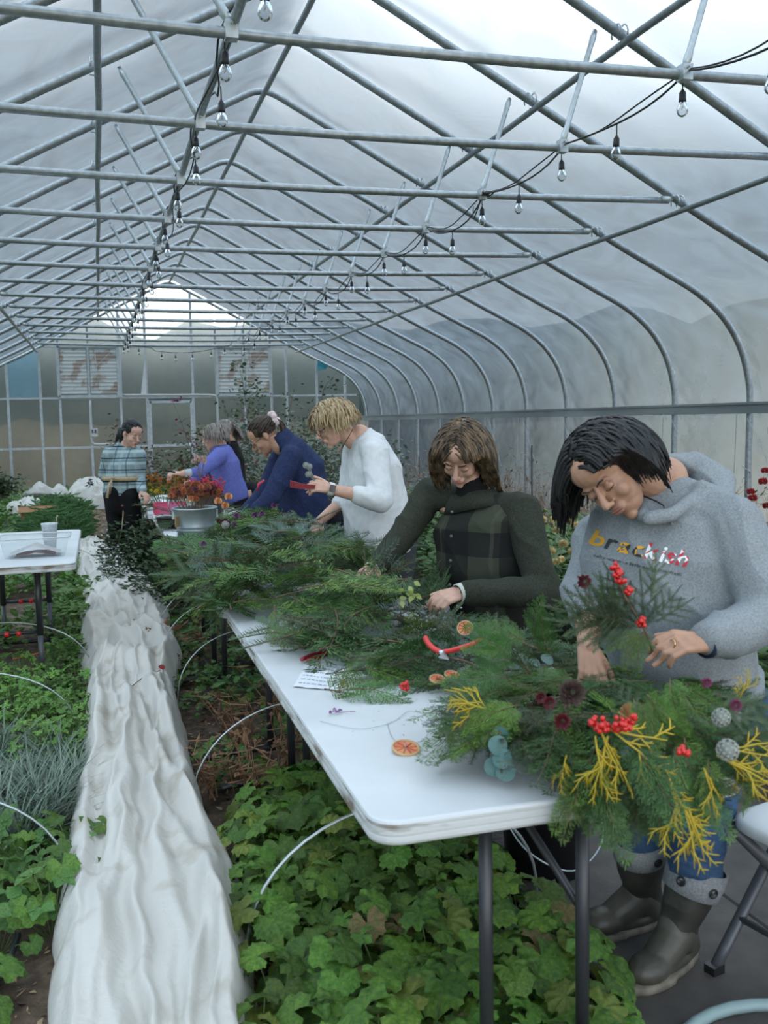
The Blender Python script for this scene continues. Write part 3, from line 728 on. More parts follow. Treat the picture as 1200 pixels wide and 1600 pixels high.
def fabric(name, col, col2=None, sc=90, bump=.25, bs=500, rough=.9):
    return mat(name, col, rough, 0, col2 or tuple(c*1.25 for c in col), sc, bump, bs, spec=.15, detail=4)
def plaid(name, A, B, base, stripes, rough=.9):
    """woven check: A and B are the cloth's own directions; stripes = (axis, period, duty, phase, colour, strength)"""
    m = bpy.data.materials.new(name); m.use_nodes = True; t = m.node_tree; t.nodes.clear()
    out = _n('ShaderNodeOutputMaterial', t); p = _n('ShaderNodeBsdfPrincipled', t); p.inputs['Roughness'].default_value = rough; p.inputs['Specular IOR Level'].default_value = .15
    tcn = _n('ShaderNodeTexCoord', t); cur = None
    wn = _n('ShaderNodeTexNoise', t); wn.inputs['Scale'].default_value = 3.; t.links.new(tcn.outputs['Object'], wn.inputs['Vector'])
    for ax, per, duty, ph, col, st in stripes:
        v = Vector(A if ax == 'a' else B)/per
        d = _n('ShaderNodeVectorMath', t, operation='DOT_PRODUCT'); d.inputs[1].default_value = v; t.links.new(tcn.outputs['Object'], d.inputs[0])
        a1 = _n('ShaderNodeMath', t, operation='MULTIPLY_ADD'); a1.inputs[1].default_value = .18*.1/per; t.links.new(wn.outputs['Fac'], a1.inputs[0]); t.links.new(d.outputs['Value'], a1.inputs[2])
        a = _n('ShaderNodeMath', t, operation='ADD'); a.inputs[1].default_value = ph+50; t.links.new(a1.outputs[0], a.inputs[0])
        f = _n('ShaderNodeMath', t, operation='FRACT'); t.links.new(a.outputs[0], f.inputs[0])
        l = _n('ShaderNodeMath', t, operation='LESS_THAN'); l.inputs[1].default_value = duty; t.links.new(f.outputs[0], l.inputs[0])
        mu = _n('ShaderNodeMath', t, operation='MULTIPLY'); mu.inputs[1].default_value = st; t.links.new(l.outputs[0], mu.inputs[0])
        mx = _n('ShaderNodeMix', t, data_type='RGBA'); t.links.new(mu.outputs[0], mx.inputs['Factor'])
        if cur is None: mx.inputs['A'].default_value = (*base, 1)
        else: t.links.new(cur, mx.inputs['A'])
        mx.inputs['B'].default_value = (*col, 1); cur = mx.outputs['Result']
    t.links.new(cur, p.inputs['Base Color'])
    bn = _n('ShaderNodeTexNoise', t); bn.inputs['Scale'].default_value = 400; t.links.new(tcn.outputs['Object'], bn.inputs['Vector'])
    b = _n('ShaderNodeBump', t); b.inputs['Strength'].default_value = .3; b.inputs['Distance'].default_value = .005; t.links.new(bn.outputs['Fac'], b.inputs['Height']); t.links.new(b.outputs[0], p.inputs['Normal'])
    t.links.new(p.outputs[0], out.inputs['Surface']); return m

def torso(g, rings, side, k=1.):
    """rings: (point, half width, half depth)"""
    out = []; n = len(rings); side = Vector(side).normalized()
    for i, (p, a, b) in enumerate(rings):
        d = (rings[min(i+1, n-1)][0]-rings[max(i-1, 0)][0]).normalized(); s = (side - d*side.dot(d)).normalized(); f = d.cross(s)
        out.append((p, s*a*k, f*b*k))
    g.loft(out, 28)
def mobj(name, me, m, parent, **kw):
    me.materials.clear(); me.materials.append(m); o = bpy.data.objects.new(name, me); COL.objects.link(o); o.parent = parent
    for k, v in kw.items(): o[k] = v
    return o
def person(label, base):
    o = bpy.data.objects.new('person', None); COL.objects.link(o); o['label'] = label; o['category'] = 'person'
    return o   # parts are built in world coordinates; the empty stays at the origin's floor
def shoe(g, heel, toe, r=.042):
    d = (toe-heel).normalized()
    g.cap(heel+Vector((0, 0, r)), r, heel.lerp(toe, .55)+Vector((0, 0, r*.95)), r*1.05); g.cap(heel.lerp(toe, .5)+Vector((0, 0, r*.95)), r*1.05, toe-d*.04+Vector((0, 0, r*.8)), r*.8)

# ---------------------------------------------------------------- 1: grey hoodie
P1 = person('person in a printed grey hoodie, jeans and rubber boots working on the big wreath', None)
h1 = Head(at(953, 735, 2.50), camdir(-.42, -.68, .6), camdir(-.8, .58, .18), 1.04)
F1 = Vector((-.85, -.52, 0)).normalized(); R1 = F1.cross(Vector((0, 0, 1)))
nb = at(1040, 748, 2.6)
shL, elL, wrL = at(1145, 822, 2.46), at(1204, 962, 2.36), at(1100, 1004, 2.27)
shR, elR, wrR = at(938, 835, 2.86), at(908, 922, 2.77), at(918, 1010, 2.46)
hip = at(1095, 1090, 2.72); waist = at(1075, 1010, 2.64); chest = at(1050, 850, 2.60)
toeL, heelL = Vector((-.286, 2.119, 0)), Vector((-.02, 2.235, 0)); toeR, heelR = Vector((-.25, 2.40, 0)), Vector((.0, 2.42, 0))
ankL = heelL+Vector((-.055, -.02, .12)); ankR = heelR+Vector((-.065, 0, .12)); knL = at(1088, 1285, 2.60); knR = at(1000, 1250, 2.76)
hipL, hipR = at(1140, 1120, 2.66), at(1045, 1120, 2.78)
g = G(); head_vol(g, h1)
g.chain([h1.p(0, -.025, -.03), h1.p(0, -.035, -.08).lerp(nb, .4), nb], [.052, .052, .058])
g.chain([nb, chest, waist, hip], [.06, .06, .06, .06])
g.chain([chest, shL, elL, wrL], [.04, .035, .03, .026]); g.chain([chest, shR, elR, at(920, 975, 2.56), wrR], [.04, .035, .036, .037, .025])
g.chain([hip, hipL, knL, ankL, heelL+Vector((-.05, -.02, .06))], [.05, .05, .04, .03, .03]); g.chain([hip, hipR, knR, ankR, heelR+Vector((-.05, 0, .06))], [.05, .05, .04, .03, .03])
g.cap(heelL+Vector((-.05, -.02, .05)), .03, toeL.lerp(heelL, .2)+Vector((0, 0, .04)), .025); g.cap(heelR+Vector((-.05, 0, .05)), .03, toeR.lerp(heelR, .2)+Vector((0, 0, .04)), .025)
hand_vol(g, wrL, at(1012, 1000, 2.20)-wrL, camdir(-.05, .75, .65), 1, (38, 46, 46, 42), .93, (.75, .45, -.45), .04)
hand_vol(g, wrR, at(932, 1085, 2.38)-wrR, camdir(.1, .35, .9), -1, (14, 20, 26, 30), .93, (.8, .55, -.2), .16)
mobj('body', remesh(g, .0034, 3), SKIN2, P1)
face_parts(h1, P1)
hair(h1, 'hair', HBLACK, P1, .19, 1100, .0, seed=4, r0=.0042, fringe=.040, face_gap=.044, ylim=(.030, .065))
HOOD = fabric('heather_grey_fleece', (.235, .255, .27), (.335, .36, .375), 220, .3, 420)
def hood_extra(x, y, z): return 0.
g = G()
torso(g, [(at(1052, 752, 2.60), .075, .07), (at(1050, 775, 2.60), .155, .09), (at(1040, 815, 2.60), .215, .125), (at(1034, 870, 2.60), .232, .145), (at(1044, 950, 2.61), .222, .148), (at(1064, 1010, 2.62), .20, .142), (at(1072, 1050, 2.65), .198, .145), (at(1076, 1072, 2.66), .175, .125)], R1)
g.cap(shL, .078, at(1060, 790, 2.58), .085); g.cap(shR, .075, at(1040, 795, 2.62), .085)
g.chain([shL, shL.lerp(elL, .55), elL], [.083, .078, .070]); g.chain([elL, elL.lerp(wrL, .5), wrL.lerp(elL, .12)], [.070, .062, .050])
g.chain([shR, shR.lerp(elR, .6), elR, at(914, 965, 2.63)], [.074, .064, .057, .047])
# hood
for a, ra, b, rb in ((at(1040, 722, 2.66), .028, at(1085, 722, 2.68), .034), (at(1085, 722, 2.68), .036, at(1128, 752, 2.64), .04), (at(1128, 752, 2.64), .04, at(1130, 785, 2.56), .034), (at(1040, 722, 2.66), .026, at(1010, 775, 2.60), .022),
                     (at(1100, 770, 2.50), .030, at(1050, 805, 2.44), .022), (at(1130, 785, 2.56), .034, at(1095, 770, 2.50), .032), (at(1050, 805, 2.44), .022, at(1015, 812, 2.44), .018), (at(1010, 775, 2.6), .022, at(1005, 806, 2.48), .018)):
    g.cap(a, ra, b, rb)
g.ell(at(1108, 755, 2.66), (CR*.055, CU*.05, CF*.06))
cuff_ax = (wrL-elL).normalized()
hm = remesh(g, .006, 5, folds(.012, 2.2, 5.5, 9))
hoodie = mobj('hoodie', hm, HOOD, P1)
g = G(); g.tube([wrL-cuff_ax*.055, wrL-cuff_ax*.05, wrL-cuff_ax*.012, wrL-cuff_ax*.005], [.046, .047, .043, .040], 20); g.obj('cuff', HOOD, P1)
g = G(); g.tube([wrL-cuff_ax*.03, wrL+cuff_ax*.004], [.041, .038], 20); g.obj('inner_cuff', fabric('navy_lining', (.03, .04, .07)), P1)
g = G()
a = at(920, 955, 2.61); d = (at(918, 985, 2.54)-a).normalized(); g.tube([a, a+d*.045], [.045, .042], 18); g.obj('cuff', HOOD, P1)
torso(g := G(), [(at(1074, 1055, 2.65), .200, .148), (at(1078, 1080, 2.665), .196, .145)], R1); g.obj('waistband', HOOD, P1)
g = G(); g.tube(catmull([h1.p(.05, -.04, -.09), at(1037, 790, 2.46), at(1020, 812, 2.43)], 4), .0022, 6); g.obj('cord_necklace', BLACK, P1)
JEAN = fabric('blue_denim', (.040, .085, .17), (.06, .115, .21), 160, .3, 500)
g = G(); torso(g, [(at(1075, 1050, 2.67), .165, .12), (hip, .185, .135), (at(1090, 1140, 2.72), .175, .125)], R1)
g.chain([hipL, knL, at(1086, 1350, 2.63)], [.100, .083, .075]); g.chain([hipR, knR, at(1000, 1310, 2.78)], [.100, .080, .072])
mobj('jeans', remesh(g, .007, 4, folds(.006, 5.1, 10, 34)), JEAN, P1)
G().lathe(at(1162, 1066, 2.555), [(.0001, .004), (.006, .004), (.008, 0)], 12, axis=camdir(.2, .2, 1)).obj('rivet', mat('copper_rivet', (.5, .35, .25), .4, .9), P1)
BOOT = mat('dark_olive_rubber', (.028, .027, .022), .45, 0, (.05, .047, .038), 14, .1, 80); BOOT2 = mat('boot_vamp_rubber', (.05, .048, .038), .5, 0, (.085, .08, .062), 10, .1, 60)
CUFF = fabric('grey_boot_lining', (.22, .23, .24), (.33, .34, .35), 200, .4, 600)
def boot(heel, toe, top, cuff_h):
    d = (toe-heel).normalized(); s = d.cross(Vector((0, 0, 1))); ank = heel+d*.075+Vector((0, 0, .115))
    g = G(); torso(g, [(top, .068, .072), (top.lerp(ank, .45), .062, .066), (top.lerp(ank, .85), .052, .056), (ank, .050, .058), (heel+d*.07+Vector((0, 0, .05)), .042, .062)], s)
    o = mobj('boot_shaft', remesh(g, .005, 4, folds(.003, 3, 8, 18)), BOOT, P1)
    g = G(); g.cap(heel+d*.05+Vector((0, 0, .055)), .046, ank+d*.01, .05); g.cap(ank+d*.01-Vector((0, 0, .02)), .052, heel+d*.17+Vector((0, 0, .052)), .045)
    g.ell(heel+d*.205+Vector((0, 0, .044)), (d*.075, s*.052, Vector((0, 0, .040)))); g.ell(heel+d*.12+Vector((0, 0, .035)), (d*.13, s*.045, Vector((0, 0, .03))))
    mobj('boot_foot', remesh(g, .005, 5), BOOT2, P1)
    g = G(); vs = []; n = 36
    for zz, e in ((0., .0), (.004, .004), (.018, .004), (.022, .0)):
        for k in range(n):
            a = 2*math.pi*k/n; c_ = math.cos(a); w = .050*(1+.12*c_) if c_ > 0 else .041
            vs.append(heel+d*(.142+(.148+e+.002*math.sin(k*3))*c_)+s*((w+e)*math.sin(a))+Vector((0, 0, zz)))
    g.add(vs, [(j*n+k, j*n+(k+1) % n, (j+1)*n+(k+1) % n, (j+1)*n+k) for j in range(3) for k in range(n)]+[tuple(range(n-1, -1, -1)), tuple(range(3*n, 4*n))])
    g.obj('sole', mat('pale_boot_sole', (.10, .09, .07), .8, 0, (.26, .22, .17), 20), P1)
    u = (top-ank).normalized(); g = G()
    a = d - u*d.dot(u); a.normalize(); b = u.cross(a)
    rings = [(-.0, .074), (-cuff_h*.02, .080), (-cuff_h*.5, .081), (-cuff_h, .077), (-cuff_h-.003, .070)]
    vs = [top+u*(.04+zz)+(a*math.cos(2*math.pi*k/32)+b*math.sin(2*math.pi*k/32))*rr for zz, rr in rings for k in range(32)]
    g.add(vs, [(j*32+k, j*32+(k+1) % 32, (j+1)*32+(k+1) % 32, (j+1)*32+k) for j in range(4) for k in range(32)]); g.obj('boot_cuff', CUFF, P1)
    ad = -CF; ang0 = math.atan2(ad.dot(b), ad.dot(a))
    for da in (-.75, .35):
        t_ = ang0+da; nn = (a*math.cos(t_)+b*math.sin(t_)); c = top+u*(.04-cuff_h*.55)+nn*.0795
        g = G(); g.lathe(c, [(.0115, 0), (.0135, .003), (.0135, .005), (.009, .005), (.0075, .001), (.0001, .001)], 18, axis=nn); g.obj('eyelet', BLACK, P1)
boot(heelL, toeL, at(1085, 1372, 2.64), .075); boot(heelR, toeR, at(1000, 1322, 2.79), .07)
# printed word
bv = BVHTree.FromPolygons([v.co.copy() for v in hm.vertices], [tuple(p.vertices) for p in hm.polygons])
def decal(text, px0, px1, size, shear, zdepth, mats, spacing=1., off=.0, lift=.0028, name='printed_word'):
    a = at(*px0, zdepth); b = at(*px1, zdepth); x = (b-a).normalized(); nrm = (-CF*.85 + x.cross(CU).normalized()*0 + F1*.5).normalized(); y = nrm.cross(x).normalized(); nrm = x.cross(y)
    cu = bpy.data.curves.new('word', 'FONT'); cu.body = 'x'; cu.size = size; cu.shear = shear; cu.offset = off; cu.resolution_u = 3; cu.space_character = spacing
    par = None; xx = 0.; tot = None
    tmp = bpy.data.objects.new('word', cu); COL.objects.link(tmp); letters = []
    for ch in text:
        if ch == ' ': xx += .26*size; continue
        cu.body = ch; tmp.update_tag(); dg = bpy.context.evaluated_depsgraph_get(); dg.update(); me = bpy.data.meshes.new_from_object(tmp.evaluated_get(dg))
        xs_ = [v.co.x-v.co.y*shear for v in me.vertices]; lo_, hi_ = min(xs_), max(xs_)
        letters.append((ch, me, xx-lo_)); xx += hi_-lo_+size*.07*spacing
    sc = (b-a).length/xx
    bpy.data.objects.remove(tmp)
    gw = {}
    for i, (ch, me, x0) in enumerate(letters):
        bm = bmesh.new(); bm.from_mesh(me); bmesh.ops.triangulate(bm, faces=bm.faces[:])
        bmesh.ops.subdivide_edges(bm, edges=[e for e in bm.edges if e.calc_length() > size*.12], cuts=2)
        bmesh.ops.triangulate(bm, faces=bm.faces[:])
        mid = size*.36
        for v in bm.verts:
            u_, w_ = (v.co.x+x0)*sc, v.co.y*sc
            p = a + x*u_ + y*w_; hit = bv.ray_cast(p+nrm*.10, -nrm)
            v.co = (hit[0] + nrm*lift) if hit[0] is not None else p
        bm.to_mesh(me); bm.free(); mt = mats[i % len(mats)] if len(mats) > 1 else mats[0]
        me.materials.clear(); me.materials.append(mt)
        if len(mats) > 1:
            o = bpy.data.objects.new('letter', me); COL.objects.link(o); o.parent = hoodie
        else: gw.setdefault('m', []).append(me)
    if gw:
        g = G()
        for me in gw['m']: g.add([v.co.copy() for v in me.vertices], [tuple(p.vertices) for p in me.polygons])
        g.obj(name, mats[0], hoodie, False)
IY = mat('ink_yellow', (.72, .36, .02), .7); IK = mat('ink_black', (.03, .03, .035), .7)
def quartered(name, a, b, sc, ph=(0, 0, 0)):
    m = mat(name, a, .7); t = m.node_tree; p = [n for n in t.nodes if n.type == 'BSDF_PRINCIPLED'][0]
    tcn = _n('ShaderNodeTexCoord', t); ck = _n('ShaderNodeTexChecker', t); ck.inputs['Scale'].default_value = sc; ck.inputs['Color1'].default_value = (*a, 1); ck.inputs['Color2'].default_value = (*b, 1)
    mpn = _n('ShaderNodeMapping', t); mpn.inputs['Location'].default_value = ph; mpn.inputs['Rotation'].default_value = (.3, .5, .7)
    t.links.new(tcn.outputs['Object'], mpn.inputs['Vector']); t.links.new(mpn.outputs[0], ck.inputs['Vector']); t.links.new(ck.outputs['Color'], p.inputs['Base Color']); return m
IRW = quartered('ink_red_white', (.50, .02, .04), (.78, .78, .76), 46); IYK = quartered('ink_yellow_black', (.72, .36, .02), (.03, .03, .035), 36)
decal('brackish', (946, 864), (1074, 886), .085, .28, 2.42, [IY, IK, IYK, IYK, IRW, IRW, IRW, IRW], 1., .0016)
decal('salty water: a little salt, a little fresh.', (950, 883), (1067, 901), .02, .2, 2.42, [IK], 1., .0, name='printed_line')
# wedding ring
G().lathe(wrL+(at(1012, 1000, 2.20)-wrL).normalized()*.095-Vector((0, 0, .006)), [(.0098, -.002), (.0106, -.002), (.0106, .002), (.0098, .002)], 16, axis=(at(1012, 1000, 2.20)-wrL)).obj('ring', mat('gold_band', (.7, .5, .25), .25, 1.), P1)

# ---------------------------------------------------------------- generic builder
def build(label, head, hk, skin, nb, rings, side, arms, hairf, top, voxel=.0045, topvox=.008, legs=None, pants=None, fold=(.005, 1.), sleeves=None, sleeve_r=(.062, .054, .042), base=None, brow=BROWM, show_fore=None):
    P = person(label, base); g = G(); head_vol(g, head)
    g.chain([head.p(0, -.02, -.04), nb], [.05, .055])
    cs = [r[0] for r in rings]; g.chain([nb]+cs, [.05]+[.06]*len(cs))
    for A in arms:
        sh, el, wr = A['pts']; r = A.get('skin', (.034, .030, .026)); g.chain([rings[2][0], sh, el, wr], [.04, r[0], r[1], r[2]])
        hand_vol(g, wr, A['dir'], A['nrm'], A.get('side', 1), A.get('curl', (30, 35, 40, 42)), .93, A.get('thumb', (.6, .6, -.3)), A.get('spread', .06))
    pel = cs[-1]
    for (hp, kn, an, toe) in legs: g.chain([pel, hp, kn, an], [.05, .05, .04, .03]); g.cap(an, .03, an.lerp(toe, .7), .025)
    mobj('body', remesh(g, voxel, 3), skin, P); face_parts(head, P, brow)
    hairf(P)
    g = G(); torso(g, rings, side); tp = g
    sl = []
    for i, A in enumerate(arms):
        sh, el, wr = A['pts']; k = A.get('upto', .92); rr = A.get('r', sleeve_r)
        gg = tp if sleeves is None else G()
        gg.cap(sh, rr[0]*1.1, rings[1][0].lerp(sh, .35), rings[1][2]*.72); gg.chain([sh, sh.lerp(el, .5), el], [rr[0]*1.1, rr[0], rr[1]])
        w2 = el.lerp(wr, k); gg.chain([el, el.lerp(w2, .5), w2], [rr[1], (rr[1]+rr[2])/2, rr[2]])
        if sleeves is not None: sl.append(gg)
    o = mobj('top', remesh(tp, topvox, 4, folds(fold[0], fold[1], 7, 12)), top, P)
    for gg in sl: mobj('sleeve', remesh(gg, topvox, 4, folds(fold[0]*1.3, fold[1]+3, 8, 14)), sleeves, P)
    if pants is not None:
        g = G(); g.cap(rings[-1][0]+Vector((0, 0, .03)), .14, pel+Vector((0, 0, -.05)), .13)
        for (hp, kn, an, toe) in legs: g.chain([hp, kn, an+Vector((0, 0, .04))], [.092, .075, .058])
        mobj('trousers', remesh(g, .010, 4, folds(.004, 7., 8, 16)), pants, P)
        for (hp, kn, an, toe) in legs: g = G(); shoe(g, Vector((an.x, an.y, 0))-(toe-an).normalized()*.05*0, toe); mobj('shoe', remesh(g, .008, 4), mat('dark_shoe', (.02, .02, .02), .6), P)
    return P, o
def legs_at(x, y, fx, fy, sx, sy, hz=.86):
    out = []
    for s in (-1, 1):
        b = Vector((x+sx*s*.10, y+sy*s*.10, 0)); out.append((b+Vector((0, 0, hz)), b+Vector((fx*.03, fy*.03, .47)), b+Vector((0, 0, .08)), b+Vector((fx*.20, fy*.20, 0))))
    return out
# ---------------------------------------------------------------- 2: checked jacket
F2 = Vector((-.9, -.42, 0)).normalized(); R2 = F2.cross(Vector((0, 0, 1)))
OL = (.050, .054, .038)
JACK = plaid('dark_check_wool', (R2.x*.9, R2.y*.9, .0), (0, 0, 1), OL, [('a', .23, .5, .28, (.012, .012, .013), .72), ('b', .20, .48, .12, (.012, .012, .013), .78), ('a', .23, .05, .7, (.07, .072, .055), .5)])
h2 = Head(at(722, 708, 3.78), camdir(-.30, -.74, .6), camdir(-.15, .66, .72), 1.05)
nb2 = at(738, 762, 3.85)
sR, eR, wR = at(672, 772, 4.02), at(628, 838, 3.92), at(588, 884, 3.86)
sL, eL, wL = at(815, 800, 3.74), at(850, 925, 3.62), at(722, 926, 3.48)
P2, jack = build('person with highlighted brown hair in a dark green and black checked wool jacket', h2, 1, SKIN, nb2,
    [(at(744, 772, 3.90), .075, .06), (at(746, 788, 3.90), .165, .085), (at(748, 822, 3.87), .215, .125), (at(755, 880, 3.88), .21, .14), (at(775, 950, 3.93), .205, .145), (at(785, 1000, 3.97), .205, .145), (at(790, 1040, 4.0), .19, .135)], R2,
    [dict(pts=(sR, eR, wR), dir=at(566, 902, 3.80)-wR, nrm=camdir(0, .8, .6), side=-1, upto=.93, r=(.062, .058, .045), curl=(30, 34, 38, 40)),
     dict(pts=(sL, eL, wL), dir=at(678, 938, 3.42)-wL, nrm=camdir(-.1, .7, .7), side=1, upto=.93, r=(.070, .064, .048), curl=(34, 38, 42, 44), thumb=(.8, .5, -.4))],
    lambda P: hair(h2, 'hair', HBROWN, P, .25, 950, .012, seed=8, r0=.0047, wav=.0014, fringe=.045, face_gap=.042, ylim=(.04, .06), gr=.46, pull=.997), JACK, .0042, .007, legs_at(.05, 3.72, -.9, -.4, R2.x, R2.y), fabric('black_trousers', (.012, .012, .013)), (.006, 3.), fabric('dark_olive_wool', (.032, .036, .026), (.05, .054, .04), 150))
g = G(); g.chain([h2.p(0, -.02, -.075), nb2, nb2+Vector((0, 0, -.03))], [.058, .062, .07]); mobj('turtleneck', remesh(g, .006, 3), fabric('black_rib_knit', (.010, .010, .011)), P2)
g = G(); torso(g, [(at(739, 768, 3.87), .088, .078), (at(741, 780, 3.87), .122, .095), (at(744, 794, 3.87), .150, .10)], R2); g.obj('collar', MATS['dark_olive_wool'], P2)
for k in range(4): G().sph(at(706-1*k, 800+38*k, 3.68+.0*k), .006).obj('button', mat('horn_button', (.12, .11, .10), .3), P2)
g = G(); d = (at(566, 902, 3.80)-wR).normalized()
for k in range(3): g.lathe(wR+d*(.012+.010*k), [(.030, -.004), (.034, 0), (.030, .004), (.028, 0), (.030, -.004)], 20, axis=d)
g.obj('bracelets', mat('bead_bracelet', (.62, .5, .42), .4), P2)
d2 = (at(678, 938, 3.42)-wL).normalized(); g = G(); g.lathe(wL+d2*.008, [(.034, -.014), (.037, -.01), (.036, .012), (.033, .014)], 20, axis=d2); g.obj('bracelet', mat('pale_band', (.55, .55, .47), .5), P2)
g = G(); g.sph(wL+d2*.02+Vector((0, 0, -.045)), .006).sph(wL+d2*.01+Vector((.004, 0, -.052)), .005); g.obj('charms', mat('silver_charm', (.7, .7, .68), .2, .8), P2)
# ---------------------------------------------------------------- 3: white sweater
F3 = Vector((-.98, -.05, 0)).normalized(); R3 = F3.cross(Vector((0, 0, 1)))
WSW = fabric('white_knit', (.66, .67, .68), (.74, .75, .76), 30, .25, 300)
h3 = Head(at(520, 662, 5.3), camdir(-.85, -.50, .22), camdir(-.46, .84, .18), 1.04)
nb3 = at(556, 690, 5.32)
sA, eA, wA = at(586, 708, 5.14), at(594, 782, 5.02), at(517, 764, 4.95)
sB, eB, wB = at(556, 706, 5.52), at(545, 775, 5.45), at(500, 814, 5.36)
P3, _o = build('person with short wavy blond hair and glasses in a white sweater', h3, 1, SKIN, nb3,
    [(at(562, 680, 5.32), .08, .07), (at(572, 692, 5.33), .165, .09), (at(582, 730, 5.33), .205, .145), (at(584, 780, 5.34), .20, .175), (at(592, 830, 5.36), .20, .185), (at(598, 862, 5.38), .19, .17)], R3,
    [dict(pts=(sA, eA, wA), dir=at(488, 757, 4.92)-wA, nrm=camdir(.0, .5, .9), side=1, upto=.42, r=(.072, .070, .056), skin=(.04, .044, .028), curl=(46, 50, 50, 50)),
     dict(pts=(sB, eB, wB), dir=at(488, 832, 5.33)-wB, nrm=camdir(-.6, .4, .6), side=-1, upto=.25, r=(.07, .064, .055), skin=(.04, .040, .027))],
    lambda P: hair(h3, 'hair', HBLOND, P, .135, 600, -.01, seed=12, r0=.0055, wav=.0035, push=1.07, fringe=.05), WSW, .0045, .008, legs_at(.02, 5.15, -1, 0, R3.x, R3.y), fabric('grey_trousers', (.05, .05, .055)), (.007, 6.))
d = (at(488, 757, 4.92)-wA).normalized(); g = G(); g.lathe(wA+d*.0, [(.031, -.015), (.034, -.013), (.034, .013), (.031, .015)], 22, axis=d); o = g.obj('watch_strap', mat('white_silicone', (.7, .7, .68), .5), P3)
nn = camdir(-.1, .12, 1); u_ = d.cross(nn).normalized(); nn = u_.cross(d)
g = G(); R_ = Matrix((d, u_, nn)).transposed(); g.box(wA+nn*.034, (.030, .036, .010), R_); g.obj('watch_face', mat('watch_black', (.01, .01, .012), .15), P3, False)
def glasses(h, parent, m, rr=.021):
    for s in (-1, 1):
        g = G(); P = [h.p(s*.031+rr*1.1*math.cos(a), .100-.008*abs(math.cos(a))*(1 if s*math.cos(a) > 0 else 0), -.004+rr*.85*math.sin(a)) for a in np.linspace(0, 2*math.pi, 19)]
        g.tube(P, .0016, 6); g.obj('glasses_rim', m, parent)
        G().tube([h.p(s*.054, .092, .002), h.p(s*.074, .06, .004), h.p(s*.078, -.005, .006)], .0015, 6).obj('glasses_temple', m, parent)
    G().tube(catmull([h.p(-.010, .1, -.002), h.p(0, .108, .002), h.p(.010, .1, -.002)], 3), .0015, 6).obj('glasses_bridge', m, parent)
glasses(h3, P3, BLACK)
G().tube(catmull([h3.p(-.055, -.07, -.07), h3.p(-.06, -.02, -.10), h3.p(-.04, .03, -.13)], 4), .002, 5).obj('necklace', mat('brown_cord', (.10, .05, .03), .7), P3)
# ---------------------------------------------------------------- 4: navy jacket
F4 = Vector((-.98, -.15, 0)).normalized(); R4 = F4.cross(Vector((0, 0, 1)))
NAVY = fabric('navy_fleece', (.022, .032, .085), (.035, .048, .115), 80, .35, 300)
h4 = Head(at(413, 682, 6.55), camdir(-.78, -.62, .05), camdir(-.60, .78, .14), 1.04)
sA, eA, wA = at(455, 716, 6.39), at(425, 775, 6.30), at(392, 808, 6.26); sB, eB, wB = at(440, 714, 6.76), at(412, 770, 6.66), at(385, 800, 6.55)
P4, _o = build('person with a brown ponytail, pink scrunchie and glasses in a navy fleece jacket', h4, 1, SKIN2, at(438, 698, 6.55),
    [(at(446, 690, 6.55), .085, .075), (at(455, 700, 6.56), .16, .09), (at(470, 730, 6.57), .20, .15), (at(474, 770, 6.59), .20, .16), (at(474, 810, 6.64), .20, .16), (at(474, 840, 6.66), .19, .15)], R4,
    [dict(pts=(sA, eA, wA), dir=at(378, 820, 6.22)-wA, nrm=camdir(0, .6, .6), side=1, r=(.075, .064, .05), curl=(30, 30, 30, 30)), dict(pts=(sB, eB, wB), dir=at(370, 812, 6.50)-wB, nrm=camdir(0, .6, .6), side=-1, r=(.07, .06, .05))],
    lambda P: hair(h4, 'hair', HDBROWN, P, n=260, seed=5, tie=(0, -.115, .052), tie_len=.26, r0=.006), NAVY, .005, .009, legs_at(-.02, 6.55, -1, 0, R4.x, R4.y), fabric('dark_trousers', (.015, .016, .02)), (.006, 9.))
g = G()
for k in range(9): a = k*2*math.pi/9; g.sph(h4.p(.026*math.cos(a), -.122+.010*math.sin(2*a), .052+.034*math.sin(a)), .023)
mobj('scrunchie', remesh(g, .004, 3), mat('pink_fluffy_fabric', (.72, .56, .57), .95), P4); glasses(h4, P4, BLACK)
g = G(); torso(g, [(at(438, 676, 6.53), .06, .058), (at(447, 690, 6.55), .078, .075), (at(452, 700, 6.55), .09, .08)], R4); g.obj('stand_collar', NAVY, P4)
